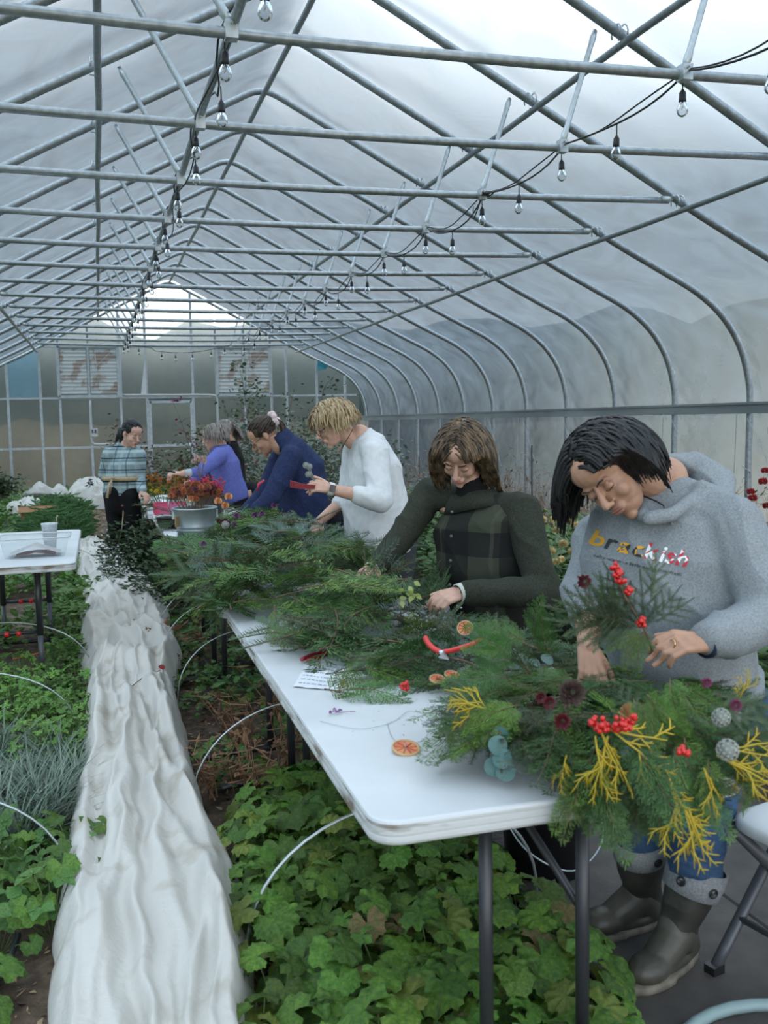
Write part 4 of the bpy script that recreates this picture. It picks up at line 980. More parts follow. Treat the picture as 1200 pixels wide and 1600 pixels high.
# ---------------------------------------------------------------- 5: purple top
F5 = Vector((-.96, -.28, 0)).normalized(); R5 = F5.cross(Vector((0, 0, 1)))
PURP = fabric('periwinkle_jersey', (.125, .145, .42), (.16, .18, .48), 60, .2, 300)
h5 = Head(at(334, 683, 8.76), camdir(-.97, -.22, .05), camdir(-.22, .97, .05), .98)
sA, eA, wA = at(343, 713, 8.57), at(312, 737, 8.39), at(284, 740, 8.31); sB, eB, wB = at(338, 712, 8.97), at(318, 740, 8.86), at(300, 752, 8.76)
P5, _o = build('person with grey-brown hair and dark sunglasses on the head in a periwinkle top', h5, 1, SKIN, at(342, 700, 8.76),
    [(at(344, 696, 8.76), .075, .07), (at(345, 704, 8.76), .15, .085), (at(350, 725, 8.76), .185, .125), (at(356, 750, 8.78), .175, .125), (at(363, 772, 8.81), .18, .13), (at(366, 782, 8.82), .17, .12)], R5,
    [dict(pts=(sA, eA, wA), dir=at(262, 738, 8.28)-wA, nrm=camdir(0, .9, .4), side=1, upto=.45, r=(.066, .050, .040), skin=(.034, .032, .026), curl=(35, 40, 45, 50)), dict(pts=(sB, eB, wB), dir=at(290, 755, 8.65)-wB, nrm=camdir(0, .9, .2), side=-1)],
    lambda P: hair(h5, 'hair', HGREY, P, .16, 240, .0, seed=15, r0=.0065, fringe=.05), PURP, .005, .009, legs_at(-.18, 8.88, -1, -.1, R5.x, R5.y), fabric('charcoal_trousers', (.02, .021, .024)), (.005, 4.))
G().tube([eA.lerp(wA, .40), eA.lerp(wA, .85)], [.036, .033], 16).obj('undershirt_cuff', fabric('pale_grey_jersey', (.45, .48, .50)), P5)
g = G(); h5.e(g, (-.03, .055, .085), (.024, .012, .015)); h5.e(g, (.03, .055, .085), (.024, .012, .015)); g.tube([h5.p(-.05, .05, .085), h5.p(-.08, 0, .05), h5.p(-.08, -.03, .03)], .003, 6); g.obj('sunglasses', BLACK, P5)
# ---------------------------------------------------------------- 6: behind, black top
h6 = Head(at(352, 676, 9.0), camdir(-.75, -.15, -.6), camdir(-.1, .98, .0), .98)
sA, eA, wA = at(366, 708, 9.0), at(368, 745, 9.05), at(362, 765, 8.95)
build('person with greying hair in a black top behind the periwinkle one', h6, 1, SKIN, at(357, 692, 9.0),
    [(at(358, 690, 9.0), .075, .07), (at(359, 697, 9.0), .16, .085), (at(361, 720, 9.0), .19, .12), (at(363, 745, 9.0), .18, .12), (at(364, 775, 9.0), .18, .12)], Vector((.1, 1, 0)),
    [dict(pts=(sA, eA, wA), dir=at(358, 775, 8.9)-wA, nrm=camdir(0, .9, .2), side=1)],
    lambda P: hair(h6, 'hair', HGREY, P, .17, 240, .0, seed=25, r0=.0065), fabric('black_top', (.010, .010, .011)), .006, .01, legs_at(-.3, 9.1, -1, 0, 0, 1), fabric('black_jersey_trousers', (.012, .012, .012)))
# ---------------------------------------------------------------- 7: plaid shirt
F7 = Vector((.72, .70, 0)).normalized(); R7 = F7.cross(Vector((0, 0, 1)))
SH7 = plaid('blue_grey_plaid_flannel', (R7.x, R7.y, 0), (0, 0, 1), (.22, .30, .32), [('b', .105, .22, 0, (.42, .50, .50), .8), ('a', .12, .25, .1, (.36, .44, .45), .5), ('a', .12, .10, .55, (.03, .06, .085), .55), ('b', .105, .10, .5, (.008, .016, .03), .92), ('b', .105, .06, .72, (.03, .10, .14), .6)])
h7 = Head(at(206, 678, 8.6), camdir(.72, -.42, .55), camdir(.30, .92, .24), .98)
sA, eA, wA = at(216, 712, 8.62), at(217, 745, 8.70), at(222, 768, 8.55); sB, eB, wB = at(172, 710, 8.66), at(163, 742, 8.75), at(178, 764, 8.95)
P7, _o = build('person with black ponytail in blue plaid shirt and beige apron tied behind', h7, 1, SKIN, at(200, 700, 8.68),
    [(at(199, 696, 8.68), .075, .07), (at(197, 703, 8.69), .15, .085), (at(194, 722, 8.7), .185, .125), (at(192, 745, 8.7), .168, .125), (at(190, 764, 8.72), .18, .13), (at(189, 776, 8.72), .175, .125)], R7,
    [dict(pts=(sA, eA, wA), dir=at(230, 776, 8.5)-wA, nrm=camdir(.5, .6, .4), side=1, r=(.066, .056, .045)), dict(pts=(sB, eB, wB), dir=at(190, 770, 9.0)-wB, nrm=camdir(0, .8, .1), side=-1, r=(.066, .056, .045))],
    lambda P: hair(h7, 'hair', HBLACK, P, n=240, seed=31, tie=(-.01, -.118, -.03), tie_len=.17, r0=.007), SH7, .005, .008, legs_at(-1.37, 8.98, .7, .7, R7.x, R7.y), fabric('black_work_trousers', (.010, .010, .011)), (.005, 2.))
g = G(); g.ell(h7.p(0, -.15, -.055), (h7.R*.026, h7.F*.045, Vector((0, 0, .055)))); g.cap(h7.p(0, -.17, -.08), .024, h7.p(0, -.185, -.15), .012); mobj('ponytail', remesh(g, .006, 4, folds(.003, 3, 30, 6)), HBLACK, P7)
APR = fabric('beige_canvas', (.42, .33, .20), (.5, .40, .26), 40)
g = G(); c = at(191.5, 747, 8.70); g.loft([(c+Vector((0, 0, -.018)), R7*.192, F7*.150), (c+Vector((0, 0, .018)), R7*.190, F7*.148)], 28); g.obj('apron_strap', APR, P7)
g = G(); c = at(176, 747, 8.52); g.tube([c, at(170, 758, 8.5), at(167, 778, 8.5)], [.012, .022, .028], 8, flat=.25); g.tube([c, at(174, 758, 8.5), at(172, 772, 8.5)], [.010, .016, .02], 8, flat=.25); g.sph(c, .018); g.obj('apron_tie', APR, P7)
# ================================================================ CUT GREENERY
GC = mat('cedar_green', (.036, .100, .022), .55, 0, (.095, .200, .045), 9, trans=.22, rand=.45)
GC2 = mat('cypress_green', (.070, .150, .022), .55, 0, (.15, .26, .045), 9, trans=.25, rand=.4)
GF = mat('fir_needle_green', (.028, .078, .030), .5, 0, (.065, .140, .055), 12, trans=.12, rand=.4)
GB = mat('blue_fir_needle', (.065, .125, .095), .5, 0, (.13, .21, .165), 12, trans=.12, rand=.3)
GY = mat('golden_cypress', (.50, .37, .02), .5, 0, (.30, .33, .03), 7, trans=.25)
TWIG = mat('brown_twig', (.10, .06, .035), .85, 0, (.20, .13, .08), 30)
EUC = mat('eucalyptus_leaf', (.13, .21, .185), .5, 0, (.20, .30, .27), 14, trans=.2)
def leafquad(g, p, d, w, n_, mi=1, k=.45):
    """pointed leaf: base p, vector d, half width vector w"""
    m_ = p+d*k
    g.add([p, m_+w, p+d, m_-w], [(0, 1, 2, 3)], mi)
def cedar(seed, L=.34, dens=1., mats_=(TWIG, GC), wide=.42, lw=.0026, droop=.25, tips=False):
    r = random.Random(seed); g = G(); n = int(17*dens); pts = []
    for i in range(n+1):
        t = i/n; pts.append(Vector((.03*math.sin(t*3+seed), L*t, -droop*L*t*t)))
    pq = pts[::2]+[pts[-1]]; g.tube(pq, [.0028*(1-.7*i/len(pq)) for i in range(len(pq))], 4, False, 0)
    for i in range(1, n+1):
        t = i/n
        for s in (-1, 1):
            l = wide*L*((1-t)**.75+.10)*r.uniform(.75, 1.1)*(min(1, t*4+.3)); a = math.radians(r.uniform(38, 58)); d = Vector((s*math.sin(a), math.cos(a), r.uniform(-.28, .10))).normalized()
            p = pts[i]; m_ = max(3, int(l/.011)); e = p+d*l+Vector((0, 0, -.1*l))
            w0 = d.cross(Vector((0, 0, 1))).normalized()*.0015; g.add([p-w0, p+w0, e], [(0, 1, 2)], 1)
            for q in range(m_):
                u = (q+.6)/m_; c = p.lerp(e, u)
                for s2 in (-1, 1):
                    ll = (.030*(1-u)**.6+.008)*r.uniform(.8, 1.2)*min(1.2, L/.3); b = math.radians(r.uniform(28, 48))*s2
                    dd = Vector((d.x*math.cos(b)-d.y*math.sin(b), d.x*math.sin(b)+d.y*math.cos(b), d.z+r.uniform(-.25, .2))).normalized()
                    ww = Vector((-dd.y, dd.x, r.uniform(-.5, .5))).normalized()*lw
                    leafquad(g, c, dd*ll, ww, None)
    return g.mesh('cedar_bough', list(mats_), False)
def fir(seed, L=.32, mats_=(TWIG, GF), nl=.022, sp=.0042, side=3, flat=.35, nw=.0011):
    r = random.Random(seed); g = G()
    def twig(a, d, l):
        n = int(l/sp); P = [a+d*l*k/4+Vector((0, 0, -.06*l*(k/4)**2)) for k in range(5)]
        g.tube(P, [.0022, .002, .0017, .0014, .001], 4, False, 0)
        s_ = d.cross(Vector((0, 0, 1))).normalized(); u_ = s_.cross(d)
        for i in range(n):
            t = (i+.5)/n; c = a+d*l*t+Vector((0, 0, -.06*l*t*t)); k = 1 if t < .8 else 1-.5*(t-.8)/.2
            for s in (-1, 1):
                an = math.radians(r.uniform(38, 70)*(1-.35*t)); el = r.uniform(-.15, flat+.25)
                dd = (d*math.cos(an)+s_*(s*math.sin(an))+u_*el).normalized(); w = dd.cross(u_).normalized()*nw
                e = c+dd*nl*k*r.uniform(.8, 1.1)
                g.add([c-w, c+w, e+w*.5, e-w*.5], [(0, 1, 2, 3)], 1)
    m0 = Vector((0, 0, 0)); twig(m0, Vector((0, 1, 0)), L)
    for i in range(side):
        t = .15+.6*i/max(1, side)
        for s in (-1, 1):
            a = math.radians(r.uniform(35, 55)); twig(Vector((0, L*t, -.06*L*t*t)), Vector((s*math.sin(a), math.cos(a), r.uniform(-.1, .1))), L*(.55-.4*t)*r.uniform(.8, 1.1))
    return g.mesh('fir_bough', list(mats_), False)
CED = [cedar(s, L) for s, L in ((1, .36), (2, .42), (3, .30))]
CYP = [cedar(s, L, 1., (TWIG, GC2), .36, .0024, .3) for s, L in ((5, .34), (6, .28))]
FIRS = [fir(s, L) for s, L in ((1, .34), (2, .42))]
BLU = [fir(s, L, (TWIG, GB), .03, .0045, 2, .5, .0013) for s, L in ((4, .26), (5, .32))]
def antler(seed, L, m):
    r = random.Random(seed); g = G()
    def br(p, d, l, w, dep):
        P = [p]; 
        for k in range(4): p = p+d*l/4; d = (d+Vector((r.gauss(0, .10), r.gauss(0, .10), -.05))).normalized(); P.append(p)
        g.tube(P, [w, w, w*.95, w*.85, w*.5], 5, True, flat=.6)
        if dep:
            for k in range(1, 4):
                s = 1 if k % 2 else -1; a = math.radians(r.uniform(28, 50))*s; dd = Vector((d.x*math.cos(a)-d.y*math.sin(a), d.x*math.sin(a)+d.y*math.cos(a), d.z+r.uniform(-.15, .15))).normalized(); br(P[k], dd, l*r.uniform(.4, .62), w*.85, dep-1)
    br(Vector((0, 0, 0)), Vector((0, 1, 0)), L, .0030, 2); return g.mesh('golden_tip', m)
GY2 = mat('golden_tip_yellow', (.62, .42, .02), .5, 0, (.42, .36, .03), 9, trans=.15)
YEL = [antler(9, .17, GY2), antler(10, .14, GY2)]
def orient(d, up=(0, 0, 1), roll=0.):
    """rotation taking +Y to d and +Z near up"""
    y = Vector(d).normalized(); up = Vector(up); x = y.cross(up)
    x = x.normalized() if x.length > 1e-3 else y.orthogonal().normalized(); z = x.cross(y)
    M = Matrix((x, y, z)).transposed(); return M @ Matrix.Rotation(roll, 3, 'Y')
def inpoly(x, y, P):
    c = False; n = len(P)
    for i in range(n):
        (x1, y1), (x2, y2) = P[i], P[(i+1) % n]
        if (y1 > y) != (y2 > y) and x < (x2-x1)*(y-y1)/(y2-y1)+x1: c = not c
    return c
def pdist(x, y, P):
    b = 1e9; n = len(P)
    for i in range(n):
        a = Vector(P[i]); c = Vector(P[(i+1) % n]); p = Vector((x, y)); d = c-a; t = max(0, min(1, (p-a).dot(d)/d.length_squared)); b = min(b, (a+d*t-p).length)
    return b
def wpoly(px, Z): return [tuple(atz(x, y, Z)[:2]) for x, y in px]
rg = random.Random(3)
PRC = atz(690, 1022, .85)
def zone(y): return ', camera end' if y < 2.75 else ', mid-way' if y < 3.6 else ', by the hands' if y < 4.3 else ', middle' if y < 5.2 else ', bucket side' if y < 6.4 else ''
def lay(n, poly, kinds, hmax, cen, labels, group, name, slope=.9, sc=(.85, 1.15), overhang=True, zb=.755):
    k = 0; xs = [p[0] for p in poly]; ys = [p[1] for p in poly]; lab_ = labels; grp_ = group
    while k < n:
        x = rg.uniform(min(xs), max(xs)); y = rg.uniform(min(ys), max(ys))
        if not inpoly(x, y, poly): continue
        dist = pdist(x, y, poly); h = min(hmax, dist*slope)*rg.random()**.55
        if (x-PRC.x)**2+(y-PRC.y)**2 < .17**2: h = min(h, .02)
        if y > 4.6 and x < -.78: h = min(h, .03)
        out = Vector((x-cen[0], (y-cen[1])*.5, 0)); a = math.atan2(out.y, out.x)+rg.gauss(0, .8)
        pit = rg.uniform(-.05, .35) if dist > .12 else rg.uniform(-.12, .12)
        d = Vector((math.cos(a)*math.cos(pit), math.sin(a)*math.cos(pit), math.sin(pit)))
        i = rg.choices(range(len(kinds)), [q[1] for q in kinds])[0]; me = rg.choice(kinds[i][0]); L = .32
        if dist < .16:
            tp = Vector((x, y))+Vector((d.x, d.y))*L*.55
            if not inpoly(tp.x, tp.y, poly) and rg.random() < .8: d.x, d.y = -d.x*.6+rg.gauss(0, .3), -d.y+rg.gauss(0, .3); d.z = abs(d.z)*.5
            d.normalize()
        p = Vector((x, y, zb+.012+h)) - d*L*.45
        if p.z < zb+.006: p.z = zb+.008
        if dist < .15: d.z = max(d.z, -.02)
        if abs(d.z) < 9 and p.x > -1.05 and p.z + d.z*L < zb and p.x+d.x*L > -1.08: d.z = max(d.z, 0.0)
        inst(name, me, p, orient(d, (rg.gauss(0, .25), rg.gauss(0, .25), 1), rg.gauss(0, .35)), rg.uniform(*sc), label=labels[i]+zone(y), category='bough', group=group[i]+zone(y)); k += 1
PILE = wpoly([(283, 838), (262, 862), (300, 880), (292, 925), (345, 950), (398, 968), (440, 1003), (520, 1000), (552, 1012), (600, 1000), (660, 975), (700, 945), (640, 900), (590, 890), (548, 850), (470, 836), (400, 830), (350, 815)], .80)
KB = [([CED[0], CED[1], CED[2]], 5), (CYP, 2), (FIRS, 3), (BLU, 1.2)]
LB = ['flat cedar bough in the high heap of greenery across the table', 'bright scaly cypress bough in the high heap of greenery', 'dark green fir bough in the high heap of greenery', 'blue-grey fir bough in the high heap of greenery']
GBn = ['cedar boughs of the high heap', 'cypress boughs of the high heap', 'fir boughs of the high heap', 'blue fir boughs of the high heap']
lay(235, PILE, KB, .20, (-.62, 4.6), LB, GBn, 'conifer_bough', 1.1, (.95, 1.3))
# overhanging the left edge
for k in range(22):
    y = rg.uniform(4.0, 5.2); p = Vector((-1.0, y, .79+rg.uniform(0, .06))); d = Vector((-1, rg.uniform(-.9, .3), rg.uniform(-.55, -.12)))
    i = rg.choice((0, 0, 1, 2)); me = rg.choice(KB[i][0])
    inst('conifer_bough', me, p, orient(d, (-.4, 0, 1), rg.gauss(0, .3)), rg.uniform(.5, .72), label=['flat cedar bough hanging over the bed-side edge of the heaped table', 'bright cypress bough hanging over the bed-side edge of the heaped table', 'dark fir bough hanging over the bed-side edge of the heaped table'][i], category='bough', group='overhanging '+('cedar', 'cypress', 'fir')[i]+' boughs')
LOW = wpoly([(552, 1020), (565, 1050), (600, 1078), (640, 1085), (680, 1062), (745, 1050), (800, 1062), (880, 1055), (880, 1020), (800, 985), (735, 960), (690, 962), (620, 985)], .78)
lay(68, LOW, [(CED, 2), (FIRS, 4), (BLU, 3), (CYP, .6)], .045, (-.5, 2.7), [
    'flat cedar bough in the low spread of clippings around the red-handled shears', 'dark fir bough in the low spread around the red-handled shears',
    'blue-grey fir bough in the low spread around the red-handled shears', 'bright cypress tip in the low spread around the red-handled shears'],
    ['low cedar boughs', 'low fir boughs', 'low blue fir boughs', 'low cypress boughs'], 'conifer_bough', .4, (.6, .85))
FAR = wpoly([(205, 790), (235, 830), (262, 850), (290, 800), (330, 790), (380, 830), (420, 835), (400, 800), (340, 770), (300, 755), (240, 745), (215, 750)], .8)
lay(22, FAR, [(CED, 3), (CYP, 1.5), (FIRS, 1.5)], .10, (-.7, 7.8), ['cedar bough lying on the far tables among the buckets', 'bright cypress bough lying on the far tables among the buckets', 'dark fir bough lying on the far tables among the buckets'],
    ['cedar boughs on the far tables', 'cypress boughs on the far tables', 'fir boughs on the far tables'], 'conifer_bough', .8)
for k in range(8):
    y = rg.choice((rg.uniform(7.0, 8.0), rg.uniform(9.3, 10.2))); p = Vector((-1.05, y, .78+rg.uniform(0, .05))); d = Vector((-1, rg.uniform(-.7, .5), rg.uniform(-.7, -.25)))
    inst('conifer_bough', rg.choice(CED+FIRS), p, orient(d, (-.4, 0, 1), rg.gauss(0, .3)), rg.uniform(.5, .7), label='green bough hanging over the edge of the far tables', category='bough', group='overhanging boughs of the far tables')
# bare brown twigs poking out of the heap
for (a, b, c_) in (((430, 962, 3.9), (455, 968, 3.75), (474, 988, 3.6)), ((555, 990, 3.4), (578, 972, 3.5), (590, 958, 3.6)), ((322, 852, 5.2), (334, 858, 5.1), (345, 868, 5.05)), ((395, 900, 4.6), (420, 903, 4.5), (440, 895, 4.5)), ((462, 868, 4.7), (475, 872, 4.6), (485, 878, 4.6)), ((690, 1026, 2.9), (725, 1033, 2.8), (748, 1042, 2.7)), ((790, 990, 2.8), (830, 1010, 2.7), (860, 1015, 2.6))):
    g = G(); g.tube(catmull([at(*a), at(*b), at(*c_)], 5), .004, 6); g.obj('bare_twig', TWIG, label='bare brown cut twig lying curved among the conifer boughs', cat='twig', group='bare twigs in the greenery')

# ---------------- seed heads, berries
POD = mat('scabiosa_pod', (.38, .40, .36), .7, 0, (.55, .57, .52), 40, .5, 200, trans=.3)
RED = mat('red_berry', (.62, .012, .010), .25, spec=.6); DRED = mat('dark_red_seed', (.12, .015, .02), .45)
def pod_mesh():
    g = G(); r = .017; rr = random.Random(2)
    g.sph((0, 0, 0), r*.8, 10, 8, 0)
    for k in range(70):
        z = 1-2*(k+.5)/70; a = k*2.39996; s = math.sqrt(1-z*z); n_ = Vector((s*math.cos(a), s*math.sin(a), z)); u = n_.orthogonal().normalized(); v = n_.cross(u); c = n_*r*.8
        g.add([c+n_*.002]+[c+n_*.0045+(u*math.cos(b)+v*math.sin(b))*.0033 for b in (0, 1.26, 2.51, 3.77, 5.03)], [(0, 1, 2), (0, 2, 3), (0, 3, 4), (0, 4, 5), (0, 5, 1)], 0)
    return g.mesh('seed_pod', POD, False)
PODM = pod_mesh()
BM = G().sph((0, 0, 0), .0052, 8, 6).mesh('berry', RED)
def berries(parent, c, n, r, name='berry'):
    for k in range(n):
        v = Vector((rg.gauss(0, 1), rg.gauss(0, 1), rg.gauss(0, .7))).normalized()*r*rg.random()**.4
        inst(name, BM, Vector(c)+v, None, rg.uniform(.85, 1.2), parent)
for i, (px, py, z, sc, lab) in enumerate(((563, 950, 3.45, 1.15, 'pale round papery seed pod on the heap beside a brown twig'), (455, 946, 3.9, 1.1, 'pale round seed pod half hidden at the near side of the heap'), (627, 945, 3.35, 1.3, 'pale round seed pod close to the knuckles of the checked jacket wearer'),
    (352, 820, 5.3, 1.2, 'pale round seed pod at the far top of the heap'))):
    inst('seed_pod', PODM, at(px, py, z), None, sc, label=lab, category='seed pod', group='pale seed pods')

# ---------------- the wreath
WC = Vector((-.475, 1.93, .80))
wr = thing('wreath', 'big evergreen wreath with red berries and golden cypress tips at the table corner', 'wreath', (0, 0, 0))
g = G(); P = [WC+Vector((.20*math.cos(a), .20*math.sin(a), .0)) for a in np.linspace(0, 2*math.pi, 25)]; g.tube(P, .012, 8); g.obj('wreath_ring', TWIG, wr)
def sprig(me, p, d, sc, name, roll=.3, up=(0, 0, 1)): return inst(name, me, p, orient(d, up, rg.gauss(0, roll)), sc, wr)
for k in range(270):
    a = rg.uniform(0, 2*math.pi); rr_ = .185+rg.gauss(0, .05); c = WC+Vector((rr_*math.cos(a), rr_*math.sin(a), rg.uniform(0, .075)))
    tw = a+rg.gauss(.45, .55); below = c.y < 1.74 or c.x > -.27
    d = Vector((math.cos(tw), math.sin(tw), rg.uniform(-.1, .16)))
    tip = c+d*.25
    if (tip.y < 1.68 or tip.x > -.24): d.z = rg.uniform(-.5, .1) if tip.x > -.46 else rg.uniform(0, .1)
    if rr_ < .17 and rg.random() < .5: d = Vector((-math.cos(a)*.8, -math.sin(a)*.8, .12))
    kind = rg.choices(['c', 'y', 'f', 'b', 'p'], [4, 2.6, 3.4, 1, 0])[0]
    me = {'c': rg.choice(CED), 'y': rg.choice(CYP), 'f': FIRS[0], 'b': BLU[0]}[kind]
    sprig(me, c, d, rg.uniform(.38, .62), {'c': 'cedar_sprig', 'y': 'cypress_sprig', 'f': 'fir_sprig', 'b': 'blue_fir_sprig'}[kind])
for (px, py, z, dx, dy, dc, n, me) in ((925, 1190, 1.92, .1, -.95, .3, 4, CYP[0]), (960, 1215, 1.9, .1, -.95, .2, 6, CED[0]), (1040, 1215, 1.88, .15, -.95, .2, 6, CYP[0]), (1080, 1200, 1.88, .35, -.9, .2, 4, CED[0]), (1010, 1180, 1.88, .0, -.9, .5, 5, CED[1]), (1120, 1150, 1.9, .8, -.4, .2, 6, FIRS[0]), (1150, 1120, 1.95, .9, -.3, .2, 5, FIRS[1]), (1000, 1130, 1.97, .2, -.5, .8, 8, CYP[0]), (1040, 1105, 2.0, .4, -.3, .6, 6, CYP[1]), (820, 1120, 2.05, -.6, -.7, .5, 5, CYP[1]), (790, 1060, 2.25, -.5, .15, .3, 4, CED[0]), (850, 1045, 2.35, -.3, .35, .3, 4, CED[2]), (1130, 1215, 1.85, .2, -.9, .2, 3, CYP[1])):
    for q in range(n):
        sprig(me, at(px+rg.gauss(0, 22), py+rg.gauss(0, 16)-20, z), camdir(dx+rg.gauss(0, .25), dy+rg.gauss(0, .2), dc+rg.gauss(0, .2)), rg.uniform(.30, .46), 'drooping_sprig', .5, CF*-1+CU*.3)
for (px, py, z, dx, dy, dc, sc) in ((760, 1115, 2.08, -.5, .35, .4, .6), (790, 1120, 2.06, -.6, .3, .3, .7), (770, 1100, 2.1, -.9, -.1, .3, .5), (950, 1150, 1.86, -.35, -.9, .3, .7), (930, 1150, 1.86, .1, -1, .3, .65), (955, 1140, 1.86, .75, -.55, .3, .75), (940, 1145, 1.86, .5, -.8, .3, .7), (1120, 1180, 1.82, .9, -.35, .2, .75), (1130, 1175, 1.84, .6, -.7, .2, .6), (1140, 1170, 1.82, 1, .1, .2, .6), (1068, 1255, 1.8, .1, -1, .2, .7), (1075, 1260, 1.8, .4, -.9, .2, .6), (1060, 1250, 1.8, -.3, -.9, .2, .55), (1045, 1215, 1.82, .35, -.95, .1, .75), (1100, 1200, 1.82, .2, -1, .2, .5), (885, 1180, 1.9, -.3, -.9, .3, .4), (1150, 1100, 1.95, .3, .6, .3, .4)):
    for q in range(2): sprig(YEL[q], at(px, py, z), camdir(dx+rg.gauss(0, .12), dy+rg.gauss(0, .12), dc), sc, 'golden_cypress_tip', .4, CF*-1+CU*.3)
berries(wr, at(945, 1136, 1.83), 16, .020); berries(wr, at(968, 1130, 1.83), 14, .018); berries(wr, at(985, 1128, 1.83), 10, .014); berries(wr, at(1066, 1173, 1.80), 8, .013); berries(wr, at(925, 1128, 1.85), 6, .012)
for px, py, z, sc in ((1127, 1121, 1.85, 1.), (1137, 1172, 1.80, 1.15), (1152, 1120, 1.9, .6)): inst('seed_pod', PODM, at(px, py, z), None, sc, wr)
def rosette(c, r, m, n=46, parent=None, name='cone', ax=None):
    g = G(); ax = (ax or Vector((0, 0, 1))).normalized(); u = ax.orthogonal().normalized(); v = ax.cross(u)
    for k in range(n):
        t = k/n; a = k*2.39996; el = .1+1.35*t; rad = r*(1-.75*t*t); d = (u*math.cos(a)+v*math.sin(a))*math.cos(el)+ax*math.sin(el); w = d.cross(ax).normalized()*r*.20
        b = c+ax*(r*.9*t) + (u*math.cos(a)+v*math.sin(a))*r*.15
        g.add([b, b+d*rad*.5+w+ax*.002, b+d*rad*.8, b+d*rad*.5-w], [(0, 1, 2), (0, 2, 3)])
    return g.obj(name, m, parent, False)
CONE = mat('dark_cone_scale', (.045, .025, .02), .7, 0, (.11, .06, .05), 60)
rosette(at(893, 1085, 1.98), .034, CONE, 60, wr, 'cone', -CF+CU*.5); rosette(at(858, 1100, 2.0), .018, DRED, 30, wr, 'dried_flower_head', -CF+CU*.6); rosette(at(878, 1128, 1.96), .022, DRED, 36, wr, 'dried_flower_head', -CF+CU*.4); rosette(at(845, 1092, 2.05), .016, DRED, 30, wr, 'dried_flower_head', -CF+CU*.6)
rosette(at(1148, 1103, 1.9), .016, mat('magenta_statice', (.22, .03, .10), .7), 30, wr, 'dried_flower_head', -CF+CU*.4); rosette(at(1103, 1068, 1.98), .014, MATS['magenta_statice'], 30, wr, 'dried_flower_head', -CF+CU*.4)
TAN_L = mat('dry_tan_leaf', (.36, .20, .08), .6, 0, (.5, .32, .14), 30, trans=.2)
for k in range(5):
    c = at(968+k*5, 1122-k, 1.85); d = camdir(.5-.3*k, .8-.15*k, .4); w = camdir(.5, -.6, .4)*.011; g = G()
    g.add([c, c+d*.02+w, c+d*.04, c+d*.02-w], [(0, 1, 2), (0, 2, 3)]); g.obj('tan_leaf', TAN_L, wr, False)
def disc_leaf(c, nrm, r, m, parent=None, name='eucalyptus_leaf'):
    g = G(); nrm = Vector(nrm).normalized(); u = nrm.orthogonal().normalized(); v = nrm.cross(u); n = 14
    vs = [Vector(c)] + [Vector(c)+(u*math.cos(2*math.pi*k/n)+v*math.sin(2*math.pi*k/n))*r + nrm*(r*.12*math.cos(4*math.pi*k/n)) for k in range(n)]
    g.add(vs, [(0, 1+k, 1+(k+1) % n) for k in range(n)]); return g.obj(name, m, parent)
EUCB = mat('teal_eucalyptus_leaf', (.06, .15, .14), .45, 0, (.10, .22, .205), 20, trans=.2)
for px, py, z in ((778, 1165, 2.0), (785, 1185, 1.99), (772, 1198, 2.0), (790, 1205, 1.99), (781, 1150, 2.02)): disc_leaf(at(px, py, z), -CF+CU*rg.uniform(-.2, .5)+CR*rg.uniform(-.4, .4), .021, EUCB, wr)
g = G(); g.tube([at(781, 1140, 2.02), at(780, 1170, 2.0), at(784, 1210, 1.99)], .002, 5); g.obj('eucalyptus_stem', TWIG, wr)
eu = thing('eucalyptus_sprig', 'pale round-leaved eucalyptus sprig lying at the back of the wreath', 'sprig', (0, 0, 0))
g = G(); g.tube(catmull([at(785, 1008, 2.6), at(802, 1028, 2.5), at(822, 1045, 2.4)], 4), .0022, 5); g.obj('stem', TWIG, eu)
for px, py, z in ((792, 1016, 2.55), (800, 1020, 2.53), (798, 1032, 2.5), (808, 1036, 2.48), (806, 1045, 2.46), (815, 1030, 2.5), (835, 1035, 2.42), (855, 1030, 2.42)): disc_leaf(at(px, py, z), Vector((rg.gauss(0, .4), rg.gauss(0, .4)-.6, 1)), .017, EUC, eu)
# ---------------- the bunch in the hands
bu = thing('evergreen_bunch', 'small bunch of fir and red berries held up by the person in the hoodie', 'bunch', (0, 0, 0))
hd = at(1008, 985, 2.17)
for k in range(22):
    dx, dy = rg.uniform(-1, .25), rg.uniform(.05, .9)
    if dx > 0: dy = max(dy, .5)
    up_ = dy/math.hypot(dx, dy)
    me = rg.choice([FIRS[0], FIRS[1], BLU[0], FIRS[0]]); st = hd + camdir(dx, dy, .1)*rg.uniform(0, .08)
    inst('fir_sprig', me, st, orient(camdir(dx, dy, rg.uniform(-.2, .4)), -CF+CU*.2, rg.gauss(0, .5)), rg.uniform(.30, .44)*(1-.42*max(0, up_-.4)), bu)
for (dx, dy, sc) in ((-.95, .25, .52), (-.9, .12, .48), (-1, .35, .46), (.45, .60, .24), (.7, .5, .24), (-.75, .6, .4)):
    inst('fir_sprig', FIRS[1], hd+camdir(dx, dy, 0)*.03, orient(camdir(dx, dy, .15), -CF+CU*.2), sc, bu)
for (dx, dy) in ((-.35, -.7), (-.1, -.9), (-.8, -.5)): inst('cypress_sprig', CYP[1], hd, orient(camdir(dx, dy, .2), -CF), .32, bu)
g = G(); g.tube([hd-camdir(-.3, .8, 0)*.05, hd, at(975, 930, 2.15), at(962, 895, 2.14)], .003, 5); g.obj('stem', TWIG, bu)
for (px, py, n, r) in ((962, 893, 12, .014), (968, 908, 10, .012), (985, 922, 8, .011), (1003, 972, 8, .012), (958, 886, 6, .01)): berries(bu, at(px, py, 2.12), n, r)
rosette(at(912, 908, 2.15), .02, DRED, 30, bu, 'dried_flower_head', -CF)

